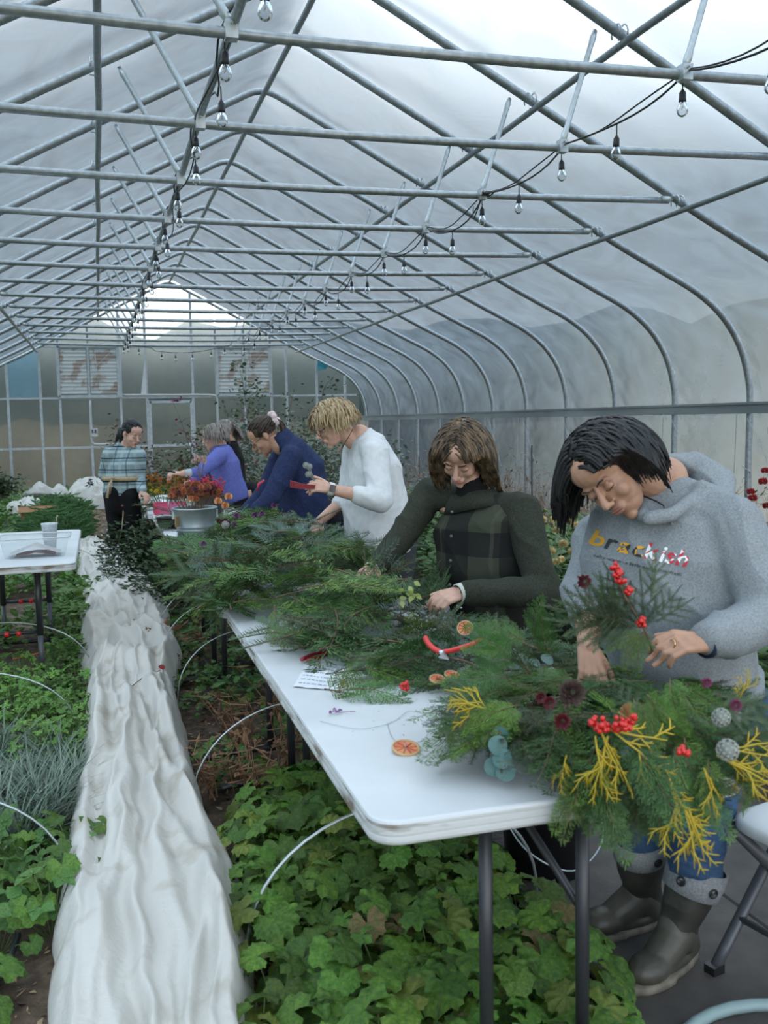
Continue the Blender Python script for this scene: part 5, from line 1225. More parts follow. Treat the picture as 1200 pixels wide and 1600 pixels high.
# ---------------- small things on the near table
TZ = .741
def on(px, py, dz=0.): return atz(px, py, TZ+dz)
PAPER = mat('printed_paper', (.74, .76, .79), .7, 0, (.55, .60, .66), 26, lo=.5, hi=.72, stretch=(1, 6, 1))
c0, c1, c2, c3 = on(458, 1074), on(528, 1080), on(548, 1028), on(490, 1018)
g = G(); n = 10
for j in range(n+1):
    for i in range(n+1):
        u, v = i/n, j/n; p = (c0*(1-u)+c1*u)*(1-v)+(c3*(1-u)+c2*u)*v; g.v.append(p+Vector((0, 0, .002+.008*abs(noise.noise(Vector((u*3, v*3, 1)))))))
g.f = [(j*(n+1)+i, j*(n+1)+i+1, (j+1)*(n+1)+i+1, (j+1)*(n+1)+i) for j in range(n) for i in range(n)]; g.mi = [0]*len(g.f)
pp = g.obj('paper_sheet', mat('plain_paper', (.72, .74, .77), .7), label='crumpled sheet of printed instructions lying open by the dark red pruners', cat='paper')
ink = mat('grey_print', (.30, .34, .40), .8)
g = G()
for r_ in range(9):
    v = .08+.1*r_; u = .08
    while u < .9:
        w = rg.uniform(.04, .12); q = []
        for (uu, vv) in ((u, v), (u+w, v), (u+w, v+.022), (u, v+.022)):
            P_ = (c0*(1-uu)+c1*uu)*(1-vv)+(c3*(1-uu)+c2*uu)*vv; q.append(P_+Vector((0, 0, .0026+.008*abs(noise.noise(Vector((uu*3, vv*3, 1)))))))
        g.add(q, [(0, 1, 2, 3)]); u += w+.03
g.obj('print_lines', ink, pp, False)
def pruners(label, pv, d, col, sc=1., open_=.5, lift=.012):
    t = thing('pruners', label, 'pruners', pv); R_ = orient(d).to_euler(); t.rotation_euler = R_; t.scale = (sc, sc, sc)
    BL = mat('blade_steel', (.55, .57, .58), .25, .9)
    for s in (-1, 1):
        a = open_*s; P = catmull([Vector((0, 0, 0)), Vector((s*.012+math.sin(a)*.03, -.03, 0)), Vector((s*.014+math.sin(a)*.08, -.085, 0)), Vector((s*.004+math.sin(a)*.13, -.135, 0))], 4)
        G().tube(P, [.006]+[.0085]*(len(P)-2)+[.006], 8, flat=.8).obj('handle', col, t)
        g = G(); e = Vector((-s*math.sin(a)*.06, .062, 0)); w = Vector((s*.013, .02, 0)); z_ = Vector((0, 0, .0015*s))
        g.add([Vector((-.006, -.005, -.0015))+z_, e.lerp(Vector((0, 0, 0)), .5)+w-Vector((0, 0, .0015))+z_, e-Vector((0, 0, .0015))+z_, Vector((-s*.004, .01, -.0015))+z_, Vector((-.006, -.005, .0015))+z_, e.lerp(Vector((0, 0, 0)), .5)+w+Vector((0, 0, .0015))+z_, e+Vector((0, 0, .0015))+z_, Vector((-s*.004, .01, .0015))+z_], [(0, 1, 2, 3), (7, 6, 5, 4), (0, 4, 5, 1), (1, 5, 6, 2), (2, 6, 7, 3), (3, 7, 4, 0)]); g.obj('blade', BL, t, False)
    G().lathe((0, 0, -.005), [(.0001, 0), (.008, 0), (.008, .01), (.0001, .011)], 12).obj('pivot_bolt', BL, t)
    return t
pruners('open pruners with bright red handles lying on the fir clippings', PRC+Vector((0, 0, .005)), Vector((-.5, -.75, -.05)), mat('bright_red_grip', (.70, .03, .025), .4), 1.05, .62)
pruners('closed pruners with dark red handles beside the printed paper', on(512, 1018, .012), Vector((.75, .68, .0)), mat('dark_red_grip', (.28, .012, .03), .4), .95, .06)
g = G(); rr_ = random.Random(4); c = on(634, 1171, .004)
def slice_(c, d, w, h, up, label, parent=None):
    RIND = mat('dried_orange_rind', (.62, .40, .20), .6); FL = mat('dried_orange_flesh', (.60, .10, .04), .5, 0, (.75, .25, .08), 40)
    t = thing('orange_slice', label, 'fruit slice', c); t.rotation_euler = orient(d, up).to_euler(); g = G()
    n = 24; g.lathe((0, 0, 0), [(w*.86, .0), (w, .0), (w*1.01, h*.5), (w, h), (w*.88, h), (w*.86, 0)], n); g.obj('rind', RIND, t)
    for k in range(9):
        a0, a1 = 2*math.pi*k/9+.06, 2*math.pi*(k+1)/9-.06; g = G(); am = (a0+a1)/2
        P = [(w*.10*math.cos(am), w*.10*math.sin(am)), (w*.82*math.cos(a0), w*.82*math.sin(a0)), (w*.86*math.cos(am), w*.86*math.sin(am)), (w*.82*math.cos(a1), w*.82*math.sin(a1))]
        g.add([Vector((x, y, h*.2)) for x, y in P]+[Vector((x, y, h*.75)) for x, y in P], [(3, 2, 1, 0), (4, 5, 6, 7), (0, 1, 5, 4), (1, 2, 6, 5), (2, 3, 7, 6), (3, 0, 4, 7)]); g.obj('segment', FL, t, False)
    return t
s1 = slice_(c, (1, .2, 0), .033, .007, (0, -.25, 1), 'dried orange slice lying alone on the bare white table top')
slice_(on(683, 1062, .045), (1, 0, 0), .022, .005, (0, -.3, 1), 'smaller dried citrus slice in front of the fir clippings'); slice_(on(706, 1056, .048), (1, .3, 0), .022, .005, (.1, -.35, 1), 'dried citrus slice leaning on its neighbour by the fir clippings')
slice_(atz(727, 982, .82), camdir(1, 0, .2), .027, .005, camdir(.2, .5, .85), 'dried orange slice standing upright at the far edge of the table')
rosette(on(692, 1119, .004), .014, DRED, 30, None, 'x'); o = bpy.data.objects['x']; o.name = 'dried_seed_ball'; o['label'] = 'round dark red seed head on the white table top'; o['category'] = 'seed head'
rosette(on(538, 1074, .004), .018, TAN_L, 26, None, 'x'); o = bpy.data.objects['x']; o.name = 'dried_flower'; o['label'] = 'curled dry tan flower head beside the printed paper'; o['category'] = 'flower'
MAG = mat('purple_flower', (.20, .05, .22), .7)
g = G(); c = on(525, 1113, .004); g.tube([c, c+Vector((.05, -.01, .0))], .001, 4)
for k in range(12): p = c+Vector((rg.gauss(0, .012), rg.gauss(0, .01), .002)); g.add([p, p+Vector((.006, .003, .004)), p+Vector((.009, -.002, 0)), p+Vector((.004, -.005, .002))], [(0, 1, 2, 3)])
g.obj('purple_flower', MAG, smooth=False, label='tiny purple flower sprig dropped on the table top', cat='flower')
lf = mat('fallen_brown_leaf', (.16, .09, .06), .8)
for px, py, lab in ((697, 1092, 'small curled brown leaf scrap near the dark red seed head'), (730, 1062, 'brown leaf scrap next to the dried citrus slices'), (757, 1054, 'pinkish brown leaf scrap at the edge of the wreath')):
    c = on(px, py, .003); g = G(); g.add([c, c+Vector((.012, .006, .008)), c+Vector((.024, 0, .002)), c+Vector((.012, -.008, .006))], [(0, 1, 2, 3)]); g.obj('leaf_scrap', lf, smooth=False, label=lab, cat='leaf')
g = G()
for k in range(60):
    c = on(rg.uniform(540, 800), rg.uniform(1070, 1150), .0012); a = rg.random()*6; d = Vector((math.cos(a), math.sin(a), 0))*rg.uniform(.001, .004); w = Vector((-d.y, d.x, 0))*.5; g.add([c-d, c+w, c+d, c-w], [(0, 1, 2, 3)])
g.obj('clipping_crumbs', lf, smooth=False, kind='stuff', label='fine dark crumbs of clippings sprinkled over the white table top', cat='crumbs')
g = G(); P = [on(605, 1130), on(618, 1158), on(660, 1158), on(672, 1125), on(640, 1112), on(612, 1130), on(560, 1140), on(500, 1128)]; g.tube(catmull([p+Vector((0, 0, .002)) for p in P], 6), .0007, 4); g.obj('florist_wire', WIRE, label='thin loop of florist wire lying on the table top', cat='wire')
tr = thing('berry_sprig', 'little sprig of red berries on the fir clippings', 'berry sprig', (0, 0, 0)); berries(tr, atz(635, 1071, .79), 14, .014); g = G(); g.tube([atz(635, 1071, .785), atz(652, 1060, .78)], .0015, 4); g.obj('stem', TWIG, tr)
vl = thing('variegated_sprig', 'pale yellow-green holly sprig on top of the heap', 'sprig', (0, 0, 0)); VG = mat('pale_variegated_leaf', (.38, .46, .14), .5, trans=.2)
for k in range(12):
    c = at(642+rg.gauss(0, 7), 925+rg.gauss(0, 9), 3.3); d = camdir(rg.gauss(0, 1), rg.gauss(0, 1), .3)*.028; w = d.cross(CF).normalized()*.009; g = G(); g.add([c, c+d*.35+w, c+d*.7+w*.6, c+d, c+d*.7-w*.6, c+d*.35-w], [(0, 1, 2, 3, 4, 5)]); g.obj('leaf', VG, vl, False)
st = thing('pod_sprig', 'stem of three pale seed pods held by the person in the white sweater', 'stem', (0, 0, 0)); hh = at(492, 752, 4.88)
for px, py in ((478, 727), (483, 729), (482, 741)):
    e = at(px, py, 4.85); inst('seed_pod', PODM, e, None, .9, st)
    G().tube([hh, hh.lerp(e, .6), e], .0022, 5).obj('stem', mat('pale_stem', (.40, .40, .33), .7), st)
rt = thing('red_twig_bundle', 'bundle of thin red twigs held in front of the navy jacket', 'twigs', (0, 0, 0)); RT = mat('red_twig', (.30, .03, .04), .6)
for k in range(6): G().tube([at(494, 759+k*.8, 4.92), at(470, 756+k*1.5, 4.9), at(453, 751+k*2, 4.9)], .0025, 5).obj('twig', RT, rt)
g = G(); g.tube([at(402, 768, 6.0), at(404, 757, 6.0), at(413, 750, 6.0)], [.012, .022, .014], 8, flat=.4); g.obj('red_pouch', mat('crimson_fabric', (.45, .02, .06), .6), label='small crimson pouch beside the navy sleeve', cat='pouch')
g = G(); g.tube([at(274, 738, 7.85), at(260, 735, 7.83), at(256, 728, 7.82)], [.008, .01, .004], 6); g.obj('shears', BLACK, label='small black shears in the outstretched hand over the far table', cat='shears')

# ================================================================ CONTAINERS ON THE FAR TABLES
ZINC = mat('zinc_bucket', (.30, .36, .38), .45, .6, (.44, .50, .52), 8, .1, 40)
bc = Vector((-1.0, 6.0, .742))
t = thing('zinc_bucket', 'galvanized metal bucket filled with dried flower heads', 'bucket', bc)
G().lathe((0, 0, 0), [(.001, .003), (.098, .003), (.10, 0), (.112, .10), (.1145, .105), (.116, .115), (.114, .12), (.1165, .125), (.118, .135), (.116, .14), (.132, .235), (.138, .238), (.139, .245), (.134, .248), (.129, .24), (.11, .1), (.095, .01), (.001, .01)], 36).obj('bucket_body', ZINC, t)
for s in (-1, 1): G().box((s*.132, 0, .205), (.012, .04, .05)).obj('handle_lug', ZINC, t, False)
G().tube(catmull([(-.14, 0, .21), (-.16, -.04, .26), (-.15, -.03, .30), (-.13, 0, .27)], 5), .0035, 6).obj('handle', WIRE, t)
G().box((-.115, -.075, .17), (.035, .01, .065), Matrix.Rotation(.9, 3, 'Z')).obj('tag', mat('kraft_tag', (.30, .21, .11), .8), t, False)
RUST = mat('dried_rust_petal', (.36, .11, .05), .8, 0, (.55, .22, .10), 20, rand=.3, trans=.2); PLUM = mat('dried_plum_head', (.10, .02, .035), .8, 0, (.18, .05, .06), 20, rand=.3); ORNG = mat('orange_strawflower', (.75, .25, .06), .6, 0, (.80, .48, .25), 40); PURF = mat('purple_allium', (.16, .04, .16), .8, rand=.3)
DRYS = mat('dry_stem', (.22, .15, .08), .9)
def flower_mesh(m, r=.02, n=40, nm='flower_head'):
    g = G()
    for k in range(n):
        z = 1-1.7*(k+.5)/n; a = k*2.39996; s = math.sqrt(max(0, 1-z*z)); d = Vector((s*math.cos(a), s*math.sin(a), z)); w = d.orthogonal().normalized()*r*.28
        g.add([d*r*.2, d*r*.7+w, d*r*1.05, d*r*.7-w], [(0, 1, 2, 3)])
    return g.mesh(nm, m, False)
FR, FP, FO, FU = flower_mesh(RUST, .020), flower_mesh(PLUM, .021), flower_mesh(ORNG, .026, 60), flower_mesh(PURF, .022, 50)
def bunch(name, label, base, n, spread, height, heads, parent_kind='flowers', stems=DRYS, hs=(.7, 1.2), lean=(0, 0)):
    t = thing(name, label, parent_kind, base); g = G(); S = []
    for k in range(n):
        a = rg.random()*6.283; r_ = spread*math.sqrt(rg.random()); e = Vector((r_*math.cos(a)+lean[0], r_*math.sin(a)+lean[1], height*rg.uniform(.55, 1.05)*(1-.25*(r_/spread)**2)))
        b = Vector((e.x*.25, e.y*.25, -.1)); g.tube([b, b.lerp(e, .5)+Vector((0, 0, .01)), e], .0014, 3, False)
        o = inst('flower_head', rg.choice(heads), e, orient((rg.gauss(0, 1), rg.gauss(0, 1), .3)), rg.uniform(*hs)); o.parent = t
    g.obj('stems', stems, t)
    return t
b1 = bunch('dried_flowers', 'bunch of rust and plum dried flower heads in the zinc bucket', bc+Vector((0, 0, .24)), 95, .15, .15, [FR, FR, FP, FP, FR])
for px, py, lab in ((341, 783, 'pale orange strawflower, lowest of three above the bucket'), (357, 776, 'bright orange strawflower, topmost of three above the bucket'), (352, 790, 'orange strawflower directly below the topmost one')):
    inst('strawflower', FO, at(px, py, 5.82), None, .95, label=lab, category='flower', group='orange strawflowers')
bunch('purple_flowers', 'loose purple flower heads to the side of the zinc bucket', Vector((-.80, 5.75, .84)), 26, .16, .12, [FU, FU, FP], lean=(.07, -.05), hs=(.6, 1.))
for px, py, z in ((369, 806, 5.3), (398, 805, 5.1), (318, 850, 5.2), (409, 803, 5.0), (428, 790, 5.2)):
    inst('purple_flower', FU, at(px, py, z), None, .8, label='single purple flower head lying on the far side of the heap', category='flower', group='purple heads on the heap')
t = thing('berry_bucket', 'black bucket full of bright red berry branches', 'bucket', (-.72, 7.75, .742))
G().lathe((0, 0, 0), [(.001, .003), (.10, .003), (.122, .175), (.128, .18), (.128, .19), (.120, .19), (.098, .01), (.001, .01)], 28).obj('bucket_body', BK, t)
bb = thing('red_berry_branches', 'bright red berry twigs standing in the black bucket', 'branches', (-.72, 7.75, .93)); g = G(); gb = G()
for k in range(70):
    a = rg.random()*6.283; r_ = .17*math.sqrt(rg.random()); e = Vector((r_*math.cos(a)-.03, r_*math.sin(a), rg.uniform(.03, .15))); b = Vector((e.x*.5, e.y*.5, -.1)); g.tube([b, e], .0015, 3, False)
    for q in range(7): gb.sph(b.lerp(e, rg.uniform(.6, 1.05))+Vector((rg.gauss(0, .008), rg.gauss(0, .008), rg.gauss(0, .006))), .0062, 6, 4)
g.obj('twigs', RT, bb); gb.obj('berries', mat('crimson_berries', (.60, .01, .03), .35), bb, kind='stuff')
REDB = mat('red_cardboard', (.60, .02, .06), .6, 0, (.50, .12, .25), 5)
t = thing('red_box', 'low red and pink open box on the far table', 'box', (-.99, 8.4, .742)); g = G()
for s in (-1, 1): g.box((s*.13, 0, .045), (.008, .20, .09)); g.box((0, s*.10, .045), (.26, .008, .09))
g.obj('box_side', REDB, t, False); G().box((0, 0, .006), (.26, .2, .008)).obj('box_bottom', REDB, t, False)
t = thing('black_tub', 'shallow black tub with a pale rope handle on the far table', 'tub', (-1.02, 7.25, .742))
G().lathe((0, 0, 0), [(.001, .003), (.13, .003), (.15, .07), (.156, .075), (.156, .085), (.148, .085), (.128, .01), (.001, .01)], 28).obj('tub_body', BK, t)
G().tube(catmull([(-.15, -.03, .08), (-.1, -.12, .10), (.02, -.155, .10), (.12, -.12, .13), (.155, -.02, .12)], 6), .006, 6).obj('handle', ROPE, t)
YF = flower_mesh(mat('yellow_flower', (.62, .46, .03), .7, rand=.3), .018); bunch('yellow_flowers', 'bunch of small yellow flowers and leaves on the far table', Vector((-1.0, 8.9, .80)), 60, .22, .14, [YF, YF, flower_mesh(mat('green_filler', (.10, .18, .04), .7), .02)], stems=mat('green_stem', (.06, .12, .04), .7))
bunch('pink_flowers', 'pale pink and cream blossoms in front of the periwinkle top', at(312, 728, 8.1), 14, .07, .08, [flower_mesh(mat('cream_blossom', (.60, .42, .36), .7), .02)])
bunch('orange_flowers', 'orange marigold foliage clump beyond the far table end', Vector((-.75, 11.4, .55)), 130, .42, .40, [flower_mesh(mat('burnt_orange_leaf', (.42, .15, .03), .8, rand=.5), .022), flower_mesh(mat('amber_leaf', (.38, .22, .05), .8, rand=.4), .022)])
# ---- bin, cup on the side table
CLR = film_mat('clear_plastic', .86, (.95, .97, .97), (.75, .78, .8), .06, blur=0.)
bn_ = thing('plastic_bin', 'clear plastic bin with loose sheets inside on the small side table', 'bin', (-1.93, 6.02, .742))
g = G(); r0_, r1_ = (.165, .115), (.19, .14); H_ = .115
def rr(a, b, z, n=6, rad=.03):
    out = []
    for sx, sy, a0 in ((1, 1, 0), (-1, 1, 90), (-1, -1, 180), (1, -1, 270)):
        for k in range(n+1): q = math.radians(a0+90*k/n); out.append(Vector((sx*(a-rad)+rad*math.cos(q), sy*(b-rad)+rad*math.sin(q), z)))
    return out
R1_ = [rr(*r0_, .002), rr(*r1_, H_), rr(r1_[0]+.008, r1_[1]+.008, H_), rr(r1_[0]+.008, r1_[1]+.008, H_-.014)]; m_ = len(R1_[0])
for q in R1_: g.v.extend(q)
g.f = [(j*m_+k, j*m_+(k+1) % m_, (j+1)*m_+(k+1) % m_, (j+1)*m_+k) for j in range(3) for k in range(m_)]+[tuple(range(m_-1, -1, -1))]; g.mi = [0]*len(g.f); g.obj('bin_body', CLR, bn_)
G().tube(rr(r1_[0]+.008, r1_[1]+.008, H_)+[rr(r1_[0]+.008, r1_[1]+.008, H_)[0]], .004, 6).obj('bin_rim', mat('frosted_rim', (.62, .65, .66), .4), bn_)
for i, (c_, s_, n_) in enumerate((((.45, .42, .40), (.14, .09), 'grey crumpled sheet in the clear bin'), ((.55, .16, .12), (.11, .08), 'reddish folded sheet in the clear bin'))):
    g = G(); n = 8
    for j in range(n+1):
        for q in range(n+1): x, y = (q/n*2-1)*s_[0], (j/n*2-1)*s_[1]; g.v.append(Vector((-1.93+x, 6.02+y, .75+.012*(1-i)+.045*(1-i*.6)*(1-abs(x)/s_[0])+.008*noise.noise(Vector((x*20, y*20, i))))))
    g.f = [(j*(n+1)+q, j*(n+1)+q+1, (j+1)*(n+1)+q+1, (j+1)*(n+1)+q) for j in range(n) for q in range(n)]; g.mi = [0]*len(g.f); g.obj('folded_sheet', mat(f'sheet_tone_{"ab"[i]}', c_, .8), label=n_, cat='sheet')
t = thing('paper_cup', 'white paper cup with a spoon standing behind the clear bin', 'cup', (-1.86, 6.27, .742))
G().lathe((0, 0, 0), [(.001, .01), (.032, .01), (.033, 0), (.048, .155), (.051, .158), (.050, .163), (.045, .16), (.03, .012)], 24).obj('cup_body', mat('cup_paper', (.66, .70, .72), .6, 0, (.50, .60, .64), 60, lo=.5, hi=.55), t)
G().tube([(.01, 0, .06), (.045, 0, .19), (.05, 0, .21)], [.004, .005, .009], 6, flat=.4).obj('spoon', mat('pale_wood', (.62, .5, .36), .7), t)
CBD = mat('cardboard', (.30, .15, .065), .85, 0, (.36, .19, .09), 8)
t = thing('cardboard_box', 'open brown cardboard box standing in the green bed', 'box', Vector((atz(62, 828, .1).x, atz(62, 828, .1).y, 0))); t.rotation_euler.z = .1
for (c_, s_) in (((0, -.16, .24), (.46, .006, .36)), ((0, .16, .24), (.46, .006, .36)), ((-.23, 0, .24), (.006, .32, .36)), ((.23, 0, .24), (.006, .32, .36))): G().box(c_, s_).obj('box_side', CBD, t, False)
G().box((0, 0, .07), (.46, .32, .006)).obj('box_bottom', CBD, t, False)
G().box((-.03, -.22, .40), (.46, .13, .005), Matrix.Rotation(.5, 3, 'X')).obj('box_flap', CBD, t, False)
# ================================================================ ROW COVER
FLEECE = mat('white_row_cover_fleece', (.80, .77, .715), .85, 0, (.48, .40, .30), 5.5, .5, 50, trans=.18, lo=.55, hi=.80, detail=8)
LE = [(150, 868), (120, 880), (120, 930), (128, 985), (121, 1030), (135, 1075), (132, 1150), (128, 1210), (108, 1300), (98, 1400), (80, 1500), (76, 1600), (74, 1700)]
RE = [(158, 868), (205, 900), (232, 930), (268, 962), (264, 1000), (288, 1045), (272, 1090), (284, 1130), (302, 1215), (322, 1290), (375, 1390), (396, 1500), (400, 1600), (400, 1700)]
le = sorted([tuple(atz(x, y, 0.)[:2]) for x, y in LE], key=lambda q: q[1]); re_ = sorted([tuple(atz(x, y, 0.)[:2]) for x, y in RE], key=lambda q: q[1])
def interp(P, y): return float(np.interp(y, [q[1] for q in P], [q[0] for q in P]))
g = G(); nx, ny = 70, 420; ya, yb = 1.75, 11.5
for j in range(ny+1):
    y = ya+(yb-ya)*(j/ny)**1.25; xl, xr = interp(le, y), interp(re_, y)
    if xr-xl < .12: xr = xl+.12
    for i in range(nx+1):
        s = i/nx; x = xl+(xr-xl)*s; e = min(1, min(s, 1-s)*7); env = e**.6
        wv = .9*noise.noise(Vector((y*.55, 2.2, 0)))+.25*noise.noise(Vector((y*1.3, s*2, 0)))
        cx_ = s*3.6+wv; f1 = 1-abs(2*(cx_ % 1)-1)
        def rs(v, k): return math.exp(-(v*k)**2)
        n2 = noise.noise(Vector((s*5.+y*.7, y*.45, 3.1))); n3 = noise.noise(Vector((s*8-y*.8, y*.9, 7.7))); n4 = noise.noise(Vector((s*1.6+y*.6, y*1.25, 9.))); n5 = noise.noise(Vector((s*3-y*1.2, y*2.2, 19.)))
        far = min(1, max(0, (y-4.2)/1.5))
        h = .05+.040*(.5-.5*math.cos(2*math.pi*cx_))*(1-.5*far)+.060*rs(n2, 3.2)*(1-.3*far)+.026*rs(n3, 4.)+far*(.085*rs(n4, 3.)+.02*rs(n5, 4.))+.05*noise.noise(Vector((y*.8, s*1.6, 1)))
        g.v.append(Vector((x+.02*noise.noise(Vector((y*5, s*2, 5))), y, .012+h*env+.045*env)))
g.f = [(j*(nx+1)+i, j*(nx+1)+i+1, (j+1)*(nx+1)+i+1, (j+1)*(nx+1)+i) for j in range(ny) for i in range(nx)]; g.mi = [0]*len(g.f)
g.obj('row_cover', FLEECE, label='long crumpled white row cover fleece laid along the path between the beds', cat='fabric')
def lump(name, label, cx, cy, sx, sy, h, seed, rot=0):
    g = G(); n = 40
    for j in range(n+1):
        for i in range(n+1):
            u, v = i/n*2-1, j/n*2-1; r_ = max(abs(u), abs(v)); q = math.sqrt(u*u+v*v)+1e-6; a, b = u*r_/q, v*r_/q
            e = max(0, 1-r_**4)**.5; z = h*e*(.75+.35*noise.noise(Vector((a*2+seed, b*2, 0)))+.16*(1-abs(noise.noise(Vector((a*5, b*5+seed, 2)))*2)))
            x, y = a*sx*(1+.12*noise.noise(Vector((a*3, b*3, seed)))), b*sy; g.v.append(Vector((x*math.cos(rot)-y*math.sin(rot)+cx, x*math.sin(rot)+y*math.cos(rot)+cy, z)))
    g.f = [(j*(n+1)+i, j*(n+1)+i+1, (j+1)*(n+1)+i+1, (j+1)*(n+1)+i) for j in range(n) for i in range(n)]; g.mi = [0]*len(g.f)
    return g.obj(name, MATS['white_row_cover_fleece'], label=label, cat='sack')
lump('fleece_bundle', 'folded white fleece bundle lying against the gable wall on black cloth', -2.55, 19.6, .45, .35, .42, 1)
lump('fleece_bundle', 'slumped white fleece bundle with its end trailing into the green bed', -2.68, 16.2, .34, .8, .36, 5, .25)
lump('fleece_bundle', 'smaller white fleece fold lying before the slumped bundle', -2.35, 13.9, .24, .6, .28, 9, -.2)
lump('white_sack', 'stuffed white sack beside the person in plaid, with dark print', -1.55, 18.5, .62, .5, .52, 7)
lump('plastic_scrap', 'small white plastic scrap among the leaves of the green bed', -2.0, 10.9, .12, .1, .10, 3)
g = G(); c = at(142, 754, 17.2)
for k in range(16):
    p = c+CR*rg.gauss(0, .07)+CU*rg.gauss(0, .035); d = camdir(rg.gauss(0, 1), rg.gauss(0, .6), 0)*.05; w = CU*.014; g.add([p-d, p+w, p+d, p-w], [(0, 1, 2, 3)])
o = g.obj('sack_print', mat('black_print', (.03, .03, .03), .8), bpy.data.objects['white_sack'], False)
g = G(); g.tube(catmull([(-3.1, 18.8, .1), (-2.7, 18.6, .2), (-2.2, 18.8, .12), (-1.9, 19, .1)], 5), .1, 8); g.obj('black_tarp', BLACK, label='rolled black tarp in front of the white bundles', cat='tarp')

# ================================================================ LIVING PLANTS
HEU = mat('lobed_leaf_green', (.050, .135, .015), .5, 0, (.135, .255, .028), 14, .35, 160, trans=.25, rand=.38, detail=5)
HEUY = mat('lobed_leaf_yellowing', (.12, .20, .025), .5, 0, (.25, .29, .05), 14, .35, 160, trans=.25, rand=.25)
HEUB = mat('lobed_leaf_browning', (.09, .14, .03), .7, 0, (.24, .14, .06), 18, .3, 120, trans=.15, lo=.42, hi=.55)
PETI = mat('pale_leaf_stalk', (.12, .17, .06), .7)
def lobed(seed, m, R=.5, lobes=7, cup=.12, nm='leaf'):
    r = random.Random(seed); g = G(); n = lobes*6; g.v.append(Vector((0, 0, 0))); g.v2 = 0
    inner, outer = [], []
    for k in range(n+1):
        a = math.radians(-158+316*k/n); u = k/6; lobe = abs(math.sin(math.pi*u)); rad = R*(.875+.125*lobe**.6)*(1-.16*abs(a)/2.76)*(1+.05*math.cos(k*math.pi))
        x, y = math.sin(a)*rad, math.cos(a)*rad
        fold = .045*abs(math.cos(math.pi*u))-.02
        inner.append(Vector((x*.5, y*.5, cup*.25+fold*.6))); outer.append(Vector((x, y, cup*(.15+.5*r.random()*.35)-.10*(rad/R)**2+fold+.04*math.sin(k*1.3+seed))))
    m_ = n+1; g.v.extend(inner+outer)
    for k in range(n): g.f += [(0, 1+k+1, 1+k), (1+k, 1+k+1, 1+m_+k+1, 1+m_+k)]
    g.mi = [0]*len(g.f)
    return g.mesh(nm, m)
LM = [lobed(1, HEU), lobed(2, HEU, lobes=5), lobed(3, HEU, cup=.25), lobed(4, HEUY), lobed(5, HEUB, cup=.35), lobed(6, HEU, lobes=5, cup=.3)]
def lobed_plant(x, y, n, size, rad, label, group, hh=.17, brown=.02, yel=.10, name='lobed_leaf_plant', zb=0., pm=None, lms=None):
    t = thing(name, label, 'plant', (x, y, zb+ground_h(x, y)), group); g = G()
    for k in range(n):
        a = k*2.4+rg.gauss(0, .3); t_ = math.sqrt((k+.5)/n); r_ = rad*t_; h = hh*(1.15-.75*t_*t_)*rg.uniform(.8, 1.2)
        c = Vector((r_*math.cos(a), r_*math.sin(a), h)); tilt = .35+.55*t_
        d = Vector((math.cos(a)*math.cos(-tilt*.6), math.sin(a)*math.cos(tilt*.6), -math.sin(tilt*.6)+rg.gauss(0, .15)))
        up = Vector((math.cos(a)*.4*tilt+rg.gauss(0, .18)-.12, math.sin(a)*.4*tilt+rg.gauss(0, .18)-.25, 1))
        q = rg.random(); me = LM[4] if q < brown else LM[3] if q < brown+yel else rg.choice((LM[0], LM[1], LM[2], LM[5]))
        if lms: me = rg.choice(lms)
        inst('leaf', me, c, orient(d, up), size*rg.uniform(.7, 1.2)).parent = t
        b = Vector((c.x*.15, c.y*.15, 0)); g.tube([b, Vector((c.x*.6, c.y*.6, h*.7)), c], .0022, 3, False)
    g.obj('leaf_stalks', PETI, t)
BED = wpoly([(392, 1440), (400, 1640), (985, 1660), (940, 1560), (880, 1470), (800, 1385), (735, 1325), (690, 1290), (640, 1255), (600, 1225), (560, 1205), (470, 1200), (400, 1260), (372, 1320), (392, 1390)], .12)
pts = []; tries = 0
xs = [p[0] for p in BED]; ys = [p[1] for p in BED]
while tries < 4000 and len(pts) < 62:
    tries += 1; x, y = rg.uniform(min(xs), max(xs)), rg.uniform(min(ys), max(ys))
    if not inpoly(x, y, BED) or any((x-a)**2+(y-b)**2 < .115**2 for a, b in pts): continue
    zx = 'along the white row cover' if x < -.98 else 'along the paved walkway' if x > -.58 else 'in the middle of the bed'; zy = 'nearest the camera' if y < 2.45 else 'below the table corner' if y < 3.05 else 'toward the bare soil'
    pts.append((x, y)); lobed_plant(x, y, rg.randint(10, 15), rg.uniform(.105, .14), .15, 'broad lobed green plant ' + zx + ', ' + zy, 'lobed plants ' + zx + ' ' + zy)
# smaller ones further along the bed
for k in range(34):
    y = rg.uniform(3.9, 7.4); x = rg.uniform(-1.2, -.5)
    if rg.random() < .3: continue
    lobed_plant(x, y, rg.randint(5, 9), rg.uniform(.05, .08), .12, 'small ragged lobed plant in the half bare bed under the further tables', 'small lobed plants under the further tables', .09, .12, .2)
for (x, y) in ((-1.98, 2.45), (-2.05, 2.7), (-1.95, 2.62), (-2.2, 2.5)):
    lobed_plant(x, y, 12, .10, .15, 'broad leaved mallow plant at the bed corner beside the black hose', 'mallow plants by the hose', .14, 0, 0)
GRN = mat('bright_leaflet', (.08, .22, .025), .5, 0, (.19, .38, .06), 20, trans=.28, rand=.3)
SBY = mat('strawberry_leaflet', (.055, .155, .03), .5, 0, (.13, .27, .06), 18, .3, 150, trans=.25, rand=.3)
GRNF = mat('far_bed_leaf', (.065, .17, .03), .6, 0, (.16, .30, .06), 5, trans=.25, rand=.35)
